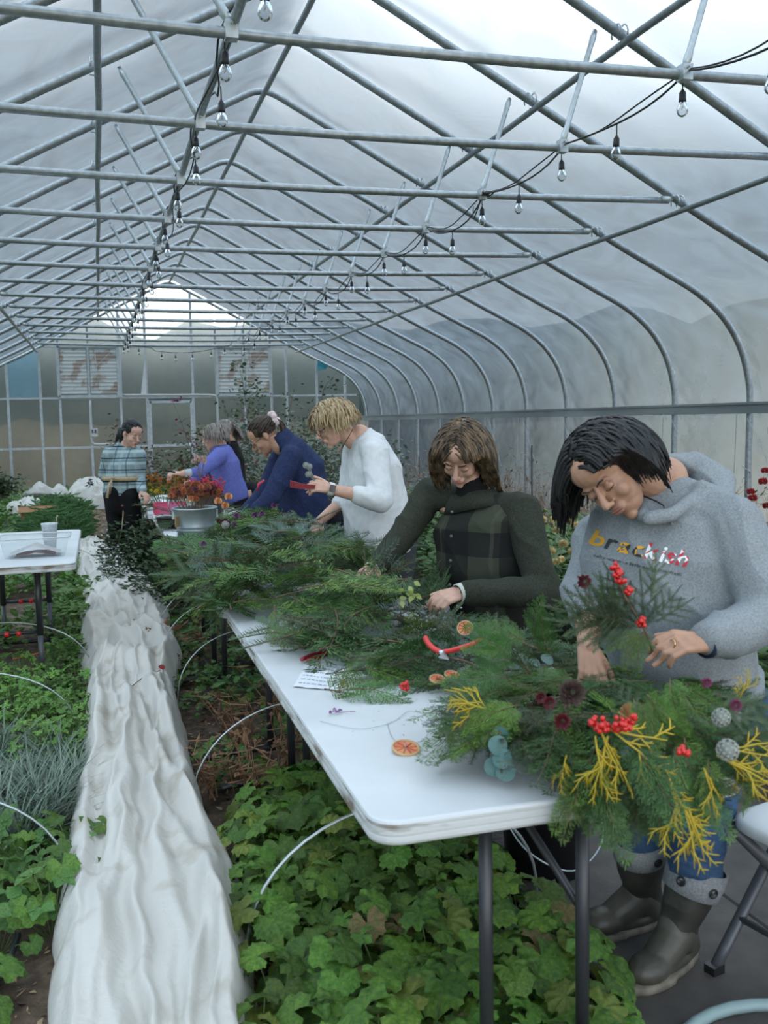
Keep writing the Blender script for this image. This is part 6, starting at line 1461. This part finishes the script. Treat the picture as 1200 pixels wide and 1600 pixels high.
def trifo(m, seed, toothed=True):
    g = G(); r = random.Random(seed)
    for a0 in (-1.25, 0, 1.25):
        c, s = math.cos(a0), math.sin(a0); P = []; n = 6; L_, W_ = .5, .22
        for k in range(n+1): u = k/n; P.append((W_*math.sin(math.pi*u**.8)*(1+(.12 if k % 2 else -.08)*toothed), L_*u))
        pts_ = [(-x, y) for x, y in P] + [(x, y) for x, y in P[::-1][1:-1]]
        vs = [Vector((x*c+(y+.06)*s, -x*s+(y+.06)*c, .06*math.sin(y*5)+.25*abs(x)-.1*y)) for x, y in pts_]
        mid = Vector(((L_*.5+.06)*s, (L_*.5+.06)*c, -.02)); m_ = len(vs)
        g.add([mid]+vs, [(0, 1+k, 1+(k+1) % m_) for k in range(m_)])
    return g.mesh('leaf', m)
def parsley(m, seed):
    g = G(); r = random.Random(seed)
    for (bx, by, br) in ((0, .45, .22), (-.25, .22, .17), (.25, .22, .17), (-.12, .62, .14), (.14, .66, .14)):
        n = 10; vs = [Vector((bx, by, .05*r.random()))]
        for k in range(n): a = 2*math.pi*k/n; q = br*(1.15 if k % 2 else .68); vs.append(Vector((bx+q*math.cos(a), by+q*math.sin(a), r.uniform(-.06, .08))))
        g.add(vs, [(0, 1+k, 1+(k+1) % n) for k in range(n)])
    return g.mesh('leaf', m, False)
TRI = [trifo(SBY, 1), trifo(SBY, 2)]; PAR = [parsley(GRN, 1), parsley(GRN, 2), parsley(GRN, 3)]
def fill(poly_px, n, mind, fn, Z=.08):
    P = wpoly(poly_px, Z); xs = [p[0] for p in P]; ys = [p[1] for p in P]; got = []; tr_ = 0
    while len(got) < n and tr_ < n*60:
        tr_ += 1; x, y = rg.uniform(min(xs), max(xs)), rg.uniform(min(ys), max(ys))
        if not inpoly(x, y, P) or any((x-a)**2+(y-b)**2 < mind**2 for a, b in got): continue
        got.append((x, y)); fn(x, y)
fill([(-260, 1055), (60, 1050), (125, 1065), (140, 1130), (118, 1175), (60, 1180), (-260, 1170)], 44, .10, lambda x, y: lobed_plant(x, y, 24, .075, .14, 'bushy bright green parsley plant in the left bed before the small table', 'parsley plants', .20, lms=PAR, name='parsley_plant'))
fill([(-260, 1330), (40, 1310), (118, 1300), (112, 1380), (70, 1450), (-260, 1440)], 24, .13, lambda x, y: lobed_plant(x, y, 12, .10, .16, 'strawberry plant with toothed leaflets in the near left bed', 'strawberry plants', .15, lms=TRI+[LM[1]], name='strawberry_plant'))
# grey green tufts
TUF = mat('grey_green_blade', (.13, .19, .14), .6, 0, (.24, .31, .24), 10, trans=.15, rand=.2)
def blade_tuft(seed, n=120, L=.30, w=.0038, m=TUF, spread=.9, nm='leaf_blades'):
    r = random.Random(seed); g = G()
    for k in range(n):
        a = r.random()*6.283; b = Vector((r.gauss(0, .03), r.gauss(0, .03), 0)); l = L*r.uniform(.5, 1.05); lean = r.uniform(.15, spread); d = Vector((math.cos(a)*lean, math.sin(a)*lean, 1)).normalized(); s = Vector((-math.sin(a), math.cos(a), 0))*w
        P = [b]; p = b
        for q in range(4): p = p+d*l/4; d = (d+Vector((math.cos(a)*.16, math.sin(a)*.16, -.16))).normalized(); P.append(p)
        vs = [];
        for i, p in enumerate(P): k_ = (1, 1.1, .9, .6, .1)[i]; vs += [p-s*k_, p+s*k_]
        g.add(vs, [(2*i, 2*i+1, 2*i+3, 2*i+2) for i in range(4)])
    return g.mesh(nm, m, False)
TM = [blade_tuft(1), blade_tuft(2)]
fill([(-240, 1180), (60, 1170), (128, 1200), (122, 1280), (60, 1300), (-240, 1300)], 26, .11, lambda x, y: inst('grey_green_tuft', rg.choice(TM), (x, y, 0), Matrix.Rotation(rg.random()*6, 3, 'Z'), rg.uniform(.85, 1.15), label='spiky grey-green tuft in the left bed between parsley and strawberries', category='plant', group='grey-green tufts'))
# massed far plants: each plant one mesh
def bush(seed, n, R, H, size, leaf='oval', m=GRNF, nm='leafy_plant', aspect=.5):
    r = random.Random(seed); g = G()
    for k in range(n):
        a = r.random()*6.283; t = math.sqrt(r.random()); z = H*r.random()**.6*(1-.45*t*t); c = Vector((R*t*math.cos(a), R*t*math.sin(a), z+.01)); l = size*r.uniform(.6, 1.2)
        d = Vector((math.cos(a)+r.gauss(0, .6), math.sin(a)+r.gauss(0, .6), r.uniform(-.3, .6))).normalized(); w = d.cross(Vector((r.gauss(0, .4), r.gauss(0, .4), 1))).normalized()*l*aspect
        nn_ = d.cross(w).normalized()*l*.12
        g.add([c, c+d*l*.3+w*.8+nn_, c+d*l*.7+w*.8+nn_, c+d*l, c+d*l*.7-w*.8+nn_, c+d*l*.3-w*.8+nn_], [(0, 1, 2, 3), (0, 3, 4, 5)])
    return g.mesh(nm, m, False)
BU = [bush(s, 130, .20, .24, .055) for s in (1, 2, 3)]
LAB = 'low leafy green plant in the long bed behind and under the small side table'
def pb(x, y, me=None, sc=(.8, 1.2), label=LAB, group='leafy plants of the left bed', name='leafy_plant', cat='plant', z=0.):
    inst(name, me or rg.choice(BU), (x, y, z), Matrix.Rotation(rg.random()*6, 3, 'Z'), rg.uniform(*sc), label=label, category=cat, group=group)
fill([(-220, 770), (130, 770), (150, 860), (140, 1000), (118, 1030), (-220, 1060)], 190, .17, lambda x, y: pb(x, y) if not (x > -1.9 and y > 9.5) else None, .1)
for k in range(60): pb(rg.uniform(-2.35, -1.92), rg.uniform(10.2, 17))
for k in range(40): pb(rg.uniform(-3.6, -2.6), rg.uniform(9, 18.5), sc=(1, 1.5))
for k in range(36): pb(-1.78+rg.gauss(0, .05), rg.uniform(4.2, 9.5), sc=(.4, .75), label='small leafy weed at the edge of the white row cover', group='weeds beside the row cover')
GS = bush(11, 260, .24, .36, .10, m=mat('feathery_carrot_top', (.05, .15, .03), .6, trans=.3, rand=.2), aspect=.07)
for k in range(26): pb(rg.uniform(-2.3, -1.95), rg.uniform(11.5, 16), GS, (1, 1.4), 'feathery carrot-like green tuft by the strawy path', 'feathery tufts', 'feathery_plant')
# weeds and dry stems under the tables
DRY = mat('dry_rust_leaf', (.12, .065, .035), .9, 0, (.24, .14, .075), 9, trans=.1, rand=.4)
DB = [bush(s, 60, .13, .26, .06, m=DRY, aspect=.22) for s in (21, 22)]; SB_ = [bush(s, 60, .16, .12, .05, m=SBY) for s in (24, 25)]
for k in range(16): pb(rg.uniform(-1.2, -.4), rg.uniform(3.9, 7.5), rg.choice(DB), (.6, 1.2), 'withered rust brown plant in the bed under the tables', 'withered plants under the tables', 'withered_plant')
for k in range(34): pb(rg.uniform(-1.22, -.4), rg.uniform(3.8, 8.), rg.choice(SB_), (.6, 1.1), 'small green weed sprouting in the bed under the tables', 'weeds under the tables', 'weed')
# dark shrubs hanging around the far tables
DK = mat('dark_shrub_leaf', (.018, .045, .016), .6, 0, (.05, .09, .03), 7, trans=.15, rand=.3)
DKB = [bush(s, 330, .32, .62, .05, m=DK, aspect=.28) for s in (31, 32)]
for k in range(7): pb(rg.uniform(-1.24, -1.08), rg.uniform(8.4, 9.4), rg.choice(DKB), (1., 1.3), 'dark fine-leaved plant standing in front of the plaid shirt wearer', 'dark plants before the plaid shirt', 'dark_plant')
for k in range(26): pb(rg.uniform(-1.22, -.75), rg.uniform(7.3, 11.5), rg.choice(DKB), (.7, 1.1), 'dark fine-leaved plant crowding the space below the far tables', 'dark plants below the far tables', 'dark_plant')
# ---------------- right bed: dahlias, dry stems
DAH = mat('dahlia_leaf', (.05, .12, .03), .55, 0, (.13, .22, .06), 8, trans=.22, rand=.3)
DH = [bush(s, 260, .36, .95, .11, m=DAH, aspect=.28) for s in (41, 42, 43)]
DYE = mat('yellow_pompon', (.78, .62, .28), .7, 0, (.82, .70, .42), 30, rand=.15); DFL = flower_mesh(DYE, .040, 90, 'pompon')
for k in range(70):
    y = rg.uniform(3.2, 10.5); x = rg.uniform(.95, 2.2); t = 'leafy dahlia plant in the bed beyond the paved walkway'
    pb(x, y, rg.choice(DH), (.65, .9), t, 'dahlia plants', 'dahlia_plant')
DST = G()
for (px, py) in ((865, 752+60), (855, 870), (868, 858+20), (890, 905), (905, 872), (845, 848), (851, 885), (908, 835), (900, 820), (912, 845), (862, 862), (878, 874), (894, 862), (870, 828), (888, 815), (917, 900), (900, 880), (848, 812), (858, 900), (880, 850), (912, 880), (895, 925), (845, 830), (905, 790), (843, 942)):
    c = aty(px, py, rg.uniform(4.1, 4.9)); o = inst('pompon_flower', DFL, c, orient((rg.gauss(0, .5), -1, rg.gauss(0, .4))), rg.uniform(.38, .7), label='small faded yellow pompon flower in the dahlia bed', category='flower', group='yellow pompon flowers')
DRS = mat('dry_bronze_stem', (.13, .075, .05), .9, 0, (.30, .20, .12), 10, rand=.3)
def stems_mesh(seed, n, R, H, m, tw=.0035, heads=0., hm=None):
    r = random.Random(seed); g = G()
    for k in range(n):
        b = Vector((r.gauss(0, R*.5), r.gauss(0, R*.5), 0)); h = H*r.uniform(.5, 1); P = [b]; d = Vector((r.gauss(0, .18), r.gauss(0, .18), 1)).normalized(); p = b
        for q in range(5): p = p+d*h/5; P.append(p); d = (d+Vector((r.gauss(0, .16), r.gauss(0, .16), 0))).normalized()
        g.tube(P, [tw*(1-.14*i) for i in range(6)], 3, False, 0)
        for q in range(5):
            c = P[r.randint(2, 5)]; dd = Vector((r.gauss(0, 1), r.gauss(0, 1), r.gauss(.2, .6))).normalized()*r.uniform(.03, .09); g.tube([c, c+dd], tw*.5, 3, False, 0)
            w = dd.cross(Vector((0, 0, 1))).normalized()*.012; leafquad(g, c+dd*.5, dd*.8, w, None, 0)
    return g.mesh('dry_stems', m, False)
DS = [stems_mesh(s, 26, .5, 1.2, DRS) for s in (1, 2)]
for k in range(46):
    pb(rg.uniform(2.0, 3.4), rg.uniform(5.5, 14), rg.choice(DS), (.7, 1.0), 'thicket of dry bronze flower stems along the film side wall', 'dry stems by the side wall', 'dry_plant')
for (x, y) in ((3.0, 5.4), (3.25, 5.9), (2.9, 4.9), (3.3, 5.1), (3.05, 6.3)):
    pb(x, y, DS[0], (.8, 1.05), 'tall dry stems with seed heads close to the near side wall', 'tall stems near the side wall', 'dry_plant')
HR = flower_mesh(mat('faded_red_dahlia', (.38, .04, .03), .7, rand=.3), .04, 60)
for px, py in ((1195, 735), (1192, 752), (1173, 768), (1176, 778), (1143, 770), (1139, 741), (1198, 790)):
    inst('faded_flower', HR, aty(px, py, 5.3), orient((0, -1, .2)), rg.uniform(.4, .8), label='faded dark red flower head on a tall stem before the side wall', category='flower', group='faded red heads')
for px, y in ((831, 7.9), (1004, 6.0), (740, 10), (655, 13)):
    c = aty(px, 745, y); g = G(); g.tube([(c.x, c.y, 0), (c.x, c.y, c.z+.28)], .008, 6); g.obj('plant_stake', BLACK, label='thin dark stake standing in the dry stems at the side wall', cat='stake', group='stakes at the side wall')
RS = stems_mesh(19, 9, .06, .34, mat('dead_rust_stem', (.16, .075, .035), .9, 0, (.30, .17, .09), 30), .005)
for px, py in ((368, 1235), (375, 1180), (445, 1205), (350, 1150), (330, 1245), (430, 1130), (395, 1260)):
    c = atz(px, py, 0.); pb(c.x, c.y, RS, (.7, 1.1), 'withered rusty stem stump standing in the bare soil of the table bed', 'withered stumps', 'withered_stump')
TG = stems_mesh(9, 40, .25, 1.0, mat('purple_grass', (.14, .06, .07), .9), .003)
pb(2.3, 9.3, TG, (1., 1.), 'tuft of dark purplish stems right of the white sweater', None, 'ornamental_grass')
# ---------------- shrubs at the far end
def shrub(name, label, x, y, H, R, n, leafm, size, stemm=TWIG, nst=7, seed=1, aspect=.4, bare=.25, stem_r=.012):
    r = random.Random(seed); t = thing(name, label, 'shrub', (x, y, 0)); g = G(); tips = []
    for k in range(nst):
        d = Vector((r.gauss(0, .22), r.gauss(0, .22), 1)).normalized(); p = Vector((r.gauss(0, .05), r.gauss(0, .05), 0)); P = [p]; h = H*r.uniform(.7, 1.02)
        for q in range(7):
            p = p+d*h/7; d = (d+Vector((r.gauss(0, .13), r.gauss(0, .13), .05))).normalized(); P.append(p); 
            if q/7 > bare: tips.append((p, 1)); 
            if q/7 > bare*.7:
                for _ in range(2):
                    e = p+Vector((r.gauss(0, 1), r.gauss(0, 1), r.uniform(0, .8))).normalized()*R*r.uniform(.3, .9); g.tube([p, p.lerp(e, .5)+Vector((0, 0, .02)), e], [.004, .003, .0015], 3, False); tips.append((e, 1)); tips.append((p.lerp(e, .6), 1))
        g.tube(P, [stem_r*(1-.11*i) for i in range(8)], 5, False)
    g.obj('stems', stemm, t); g = G()
    for k in range(n):
        c, _ = r.choice(tips); c = c+Vector((r.gauss(0, R*.2), r.gauss(0, R*.2), r.gauss(0, R*.2))); l = size*r.uniform(.6, 1.2); d = Vector((r.gauss(0, 1), r.gauss(0, 1), r.gauss(0, .6))).normalized(); w = d.cross(Vector((r.gauss(0, .5), r.gauss(0, .5), 1))).normalized()*l*aspect
        g.add([c, c+d*l*.35+w, c+d*l*.75+w*.8, c+d*l, c+d*l*.75-w*.8, c+d*l*.35-w], [(0, 1, 2, 3), (0, 3, 4, 5)])
    g.obj('leaves', leafm, t, False, kind='stuff'); return t
SG = mat('grey_green_shrub_leaf', (.07, .105, .075), .55, 0, (.16, .21, .16), 6, trans=.2)
SG2 = mat('olive_shrub_leaf', (.04, .075, .03), .6, 0, (.10, .15, .07), 6, trans=.2); BRZ = mat('bronze_shrub_leaf', (.08, .07, .05), .7, 0, (.20, .17, .13), 6, trans=.15)
PALE = mat('pale_flaking_stem', (.55, .56, .54), .8, 0, (.12, .12, .11), 22, lo=.5, hi=.56)
for i, (x, y, H) in enumerate(((.35, 9.6, 1.35), (.75, 8.6, 1.25), (.2, 11., 1.5), (1.1, 10.2, 1.35), (.75, 12, 1.5))):
    shrub('eucalyptus_shrub', ['grey-green eucalyptus shrub just behind the navy jacket', 'grey-green shrub between navy jacket and white sweater', 'grey-green eucalyptus shrub behind the two people in periwinkle and black', 'grey-green shrub furthest from the tables toward the side wall', 'grey-green shrub below the climbing stems near the gable'][i], x, y, H, .34, 1500, SG, .05, seed=50+i)
shrub('climbing_shrub', 'tall thin climbing shrub reaching the shutter on the gable wall', .70, 13.2, 2.35, .28, 750, SG2, .06, TWIG, 5, 61, bare=.1)
shrub('climbing_shrub', 'thin leafy branches climbing left of the tall one toward the door', .45, 14.2, 1.9, .3, 500, SG2, .055, TWIG, 4, 62, bare=.1)
shrub('bronze_shrub', 'bronze leaved shrub behind the far table end beside the plaid shirt', -.95, 12.4, 1.45, .30, 950, BRZ, .05, TWIG, 7, 63)
shrub('pale_stemmed_shrub', 'shrub with a pale flaking stem next to the plaid shirt', -.98, 11.6, 1.25, .2, 260, BRZ, .045, PALE, 2, 64, bare=.6, stem_r=.035)
shrub('green_shrub', 'dark green shrub in front of the door behind the periwinkle top', -.12, 11.7, 1.45, .26, 900, SG2, .05, TWIG, 6, 65)
shrub('pink_flowering_shrub', 'tall arching stems with small magenta flowers before the door', -.38, 11.3, 1.85, .22, 130, mat('magenta_petal', (.26, .05, .14), .7), .045, mat('red_stem', (.15, .05, .06), .7), 5, 66, bare=.35, stem_r=.007)
for i, (x, y, H) in enumerate(((1.6, 13.5, 1.1), (1.9, 16, 1.2), (.4, 17, 1.1), (-.4, 16, 1.0), (-3.4, 19.5, .6))):
    shrub('background_shrub', ['low olive shrub by the gable end right of the climbing stems', 'low olive shrub nearest the curved gable corner', 'olive shrub at the foot of the gable wall behind the grey shrubs', 'low olive shrub at the foot of the door', 'low weeds at the far left corner of the gable'][i], x, y, H, .4, 700, SG2, .07, seed=70+i)
# white berried small-leaved stems near the post
SNW = mat('white_flecked_leaf', (.72, .74, .72), .7)
for i, (x, y) in enumerate(((-1.40, 9.6), (-1.42, 8.8), (-1.36, 8.2))):
    shrub('white_flecked_plant', ['dark stems with tiny white flowers at the far end of the row cover', 'dark stems with tiny white flowers beside the steel post', 'dark stems with tiny white flowers just in front of the steel post'][i], x, y, .45, .14, 420, SNW, .022, mat('dark_stem', (.05, .055, .04), .8), 4, 80+i, bare=.1, stem_r=.004)
# ================================================================ HOOPS, POSTS, LIGHTS
def bed_hoop(px, py, xr, h, label, y2=0., grp='wire hoops over the right bed', r=.0035):
    b = atz(px, py, 0.); xm, w = (b.x+xr)/2, (xr-b.x)/2; P = []
    for k in range(25):
        a = math.pi*(1-k/24); P.append(Vector((xm+w*math.cos(a), b.y+y2*(k/24), h*math.sin(a)**.85)))
    P[0].z = -.06; P[-1].z = -.06
    G().tube(P, r, 6).obj('wire_hoop', WIRE, label=label, cat='hoop', group=grp)
bed_hoop(385, 1515, -.30, .40, 'nearest wire hoop arching from the row cover to below the near table', .1, r=.005)
bed_hoop(298, 1285, -.40, .43, 'second wire hoop of the bed under the table, counted from the camera', .0)
bed_hoop(278, 1100, -.40, .36, 'third wire hoop of the bed under the tables, at the near table far end', .2)
bed_hoop(250, 1050, -.40, .40, 'fourth wire hoop of the bed, below the overhanging boughs', .3)
bed_hoop(245, 1012, -.40, .42, 'fifth wire hoop of the bed, rising beside the row cover edge', .1)
bed_hoop(200, 907, -.42, .42, 'wire hoop at the far end of the row cover, next to the steel post', 0)
bed_hoop(203, 867, -.42, .42, 'furthest wire hoop of the bed, behind the steel post', 0)
for px, py, lab in ((112, 1395, 'wire hoop of the left bed nearest the camera'), (122, 1150, 'second wire hoop of the left bed, over the parsley'), (145, 1055, 'third wire hoop of the left bed, crossing the small table legs'), (165, 905, 'fourth wire hoop of the left bed, beyond the small table')):
    b = atz(px, py, 0.); P = []
    for k in range(25): a = math.pi*k/24; P.append(Vector((b.x-.52+.52*math.cos(a), b.y, (.40 if py > 1300 else .36)*math.sin(a)**.85)))
    P[0].z = P[-1].z = -.06
    G().tube(P, .004, 6).obj('wire_hoop', WIRE, label=lab, cat='hoop', group='wire hoops over the left bed')
t = thing('steel_post', 'dark green steel post with twine tied around it beside the row cover', 'post', (-1.33, 8.9, 0))
G().box((0, 0, .42), (.012, .035, 1.0)).obj('post_web', mat('dark_green_paint', (.015, .03, .025), .5), t, False); G().box((0.008, 0, .42), (.035, .006, 1.0)).obj('post_flange', MATS['dark_green_paint'], t, False)
g = G(); TW = mat('jute_twine', (.42, .34, .20), .8)
g.tube([(-.03, -.03, .76), (-.05, -.05, .6), (-.09, -.08, .44)], .005, 4); g.tube([(.02, -.03, .76), (.05, -.06, .55), (.12, -.2, .1), (.2, -.3, -.02)], .005, 4); g.tube(catmull([(-.03, -.03, .76), (0, -.04, .77), (.03, 0, .76), (0, .03, .76), (-.03, -.03, .76)], 4), .006, 4); g.obj('twine', TW, t)
G().tube([(-.05, -.04, .785), (.38, -.1, .79)], .007, 6).obj('cross_stick', mat('orange_cane', (.32, .09, .04), .7), t)
OR = mat('orange_stake_plastic', (.62, .13, .015), .5)
def stake(a, b, lab, w=.007):
    g = G(); g.tube([a, b], [w, w*.9], 4, flat=.4); g.obj('orange_stake', OR, smooth=False, label=lab, cat='stake', group='orange stakes')
b = atz(541, 1290, .0); stake(Vector((b.x, b.y, .0)), Vector((b.x, b.y, .30)), 'upright orange plastic stake among the lobed leaves', .009)
for (a, c, lab) in (((310, 980), (312, 1010), 'short orange stake below the overhanging boughs'), ((335, 1055), (305, 1065), 'orange stake lying flat under the table by the foot bar'), ((405, 1062), (420, 1075), 'orange stake end lying near the far legs of the near table')):
    stake(atz(*a, .04), atz(*c, .01), lab)
stake(atz(20, 1030, .02), atz(70, 1018, .03), 'orange stake lying beneath the small side table', .012)
HOSE = mat('black_drip_hose', (.02, .028, .035), .45)
for P, lab in (([(28, 1462), (14, 1500), (-4, 1530), (-20, 1560)], 'dark drip hose in the near left bed corner'), ([(260, 1180), (395, 1230), (400, 1290)], None), ([(285, 1000), (318, 1030), (345, 1062)], 'drip hose running over the soil below the heaped table'), ([(338, 1000), (365, 1060), (392, 1075)], 'drip hose beside the far legs of the near table')):
    if lab: G().tube(catmull([atz(x, y, .015) for x, y in P], 5), .010, 8).obj('drip_hose', HOSE, label=lab, cat='hose')
pl = atz(1150, 1592, 0.); g = G(); P = [pl+Vector((.30*math.cos(a), .30*math.sin(a)-.28, .016)) for a in np.linspace(0, 2*math.pi, 33)]; g.tube(P, .016, 8); g.obj('hose_ring', mat('pale_green_hose', (.28, .38, .38), .5), label='pale green hose loop lying on the pavers', cat='hose')
# bits on the row cover
tw = thing('fallen_branch', 'small leafy twig with a red leaf lying on the white row cover', 'branch', (0, 0, 0)); A = atz(192, 1085, .16); B = atz(250, 1048, .17)
G().tube(catmull([A, A.lerp(B, .5)+Vector((0, 0, .02)), B], 4), .003, 4).obj('stem', TWIG, tw)
for k in range(3): inst('leafy_tip', CYP[1], A.lerp(B, .55), orient(B-A+Vector((rg.gauss(0, .1), rg.gauss(0, .1), 0))), .28, tw)
disc_leaf(B+Vector((.01, 0, .02)), (.2, -.6, 1), .018, mat('red_leaf', (.28, .03, .02), .6), tw, 'red_leaf')
for px, py, lab in ((222, 968, 'dark green leaf pair lying on the row cover at its widest'), (168, 973, 'thin leafy twig lying near the left edge of the row cover')):
    t = thing('fallen_twig', lab, 'twig', (0, 0, 0)); c = atz(px, py, .17)
    G().tube([c-Vector((.06, -.02, 0)), c+Vector((.05, .01, .01))], .0025, 4).obj('stem', TWIG, t)
    for k in range(4): disc_leaf(c+Vector((rg.gauss(0, .03), rg.gauss(0, .03), .015)), (rg.gauss(0, .5), -.5, 1), .017, MATS['dark_shrub_leaf'], t, 'leaf')
g = G(); c = atz(118, 905, .1); P = []
# ---- bulb strings
GLB = bpy.data.materials.new('clear_bulb_glass'); GLB.use_nodes = True; tt = GLB.node_tree; tt.nodes.clear()
o_ = _n('ShaderNodeOutputMaterial', tt); a_ = _n('ShaderNodeBsdfTransparent', tt); a_.inputs[0].default_value = (.86, .88, .9, 1); b_ = _n('ShaderNodeBsdfGlossy', tt); b_.inputs['Roughness'].default_value = .05
f_ = _n('ShaderNodeFresnel', tt); f_.inputs[0].default_value = 1.5; m__ = _n('ShaderNodeMixShader', tt); tt.links.new(f_.outputs[0], m__.inputs[0]); tt.links.new(a_.outputs[0], m__.inputs[1]); tt.links.new(b_.outputs[0], m__.inputs[2]); tt.links.new(m__.outputs[0], o_.inputs[0])
bulb = G().lathe((0, 0, 0), [(.013, -.052), (.014, -.058), (.022, -.072), (.0265, -.088), (.026, -.102), (.018, -.116), (.007, -.122), (.0005, -.1235)], 16).mesh('bulb', GLB)
fila = G().tube([(0, 0, -.055), (.004, 0, -.08), (-.004, 0, -.09), (0, 0, -.075)], .0012, 4).mesh('filament', mat('brass_filament', (.5, .4, .25), .4, .8))
sock = G().lathe((0, 0, 0), [(.0005, .002), (.006, .0), (.010, -.008), (.0155, -.015), (.0165, -.045), (.0175, -.055), (.015, -.056), (.0005, -.05)], 14).mesh('socket', BLACK)
def hang(t, p, drop, sc=1., rot=None):
    q = p+Vector((0, 0, -drop)); G().tube([p, q], .0035, 5).obj('drop_wire', BLACK, t)
    R_ = rot or Matrix.Rotation(rg.gauss(0, .08), 3, 'X')
    inst('socket', sock, q, R_, sc, t); inst('bulb', bulb, q, R_, sc, t); inst('filament', fila, q, R_, sc, t)
s1_ = thing('bulb_string', 'black string of clear bulbs wound along the steel pipe toward the gable', 'string lights', (0, 0, 0))
P = []; k = 0; y = 2.2
while y < 20.2:
    ph = y*5.2; P.append(Vector((-.96+.034*math.cos(ph), y, 3.085+.034*math.sin(ph)-(.03 if k % 7 == 0 else 0)))); y += .075; k += 1
G().tube(P, .005, 5).obj('cable', BLACK, s1_)
P = [Vector((-.96+.03*math.cos(y*3+1)+.02*math.sin(y), y, 3.06+.035*math.sin(y*3.7)-.02)) for y in np.arange(2.2, 20.2, .12)]; G().tube(P, .0042, 5).obj('cable', BLACK, s1_)
for i, y in enumerate(np.arange(3.45, 20.0, .612)): hang(s1_, Vector((-.96+.03*(-1)**i, y, 3.05)), .045+.02*rg.random())
s2_ = thing('bulb_string', 'black string of clear bulbs swagging from strut to strut above the walkway', 'string lights', (0, 0, 0))
A_ = [Vector((1.10, YY(i)-.03, 3.055)) for i in range(-1, 14)]; P = []; Q = []
for a, b in zip(A_, A_[1:]):
    dp = rg.uniform(.05, .14)
    for q in range(10): u = q/10; P.append(a.lerp(b, u)+Vector((.02*math.sin(u*6), 0, -4*dp*u*(1-u)))); Q.append(a.lerp(b, u)+Vector((-.02*math.sin(u*6), 0, -4*(dp*.72)*u*(1-u)+.004)))
    for u in (.04, .52):
        if b.y > 3.5: hang(s2_, a.lerp(b, u)+Vector((.02*math.sin(u*6), 0, -4*dp*u*(1-u))), .05+.02*rg.random())
P.append(A_[-1]); G().tube(P, .0055, 5).obj('cable', BLACK, s2_); G().tube(Q, .0045, 5).obj('cable', BLACK, s2_)
s3_ = thing('bulb_string', 'short black string of bulbs hanging across the gable end', 'string lights', (0, 0, 0)); P = []
for q in range(31): u = q/30; P.append(Vector((-.96+2.06*u, 19.75, 3.05-.16*math.sin(math.pi*u)*(1 if u > .25 else .6))))
G().tube(P, .006, 5).obj('cable', BLACK, s3_)
for u in (.12, .33, .46, .62, .8, .93): hang(s3_, Vector((-.96+2.06*u, 19.75, 3.05-.16*math.sin(math.pi*u)*(1 if u > .25 else .6))), .05)
g = G(); c = A_[4]
for k in range(5): g.tube(catmull([c+Vector((rg.gauss(0, .02), rg.gauss(0, .06), -.02)) for _ in range(4)], 4), .005, 5)
g.tube(catmull([c+Vector((0, .05, -.03)), c+Vector((-.04, .1, -.16)), c+Vector((0, .2, -.05))], 5), .0045, 5); g.obj('cable_tangle', BLACK, s2_)
# twig fragments in W-shaped weeds beside the bucket
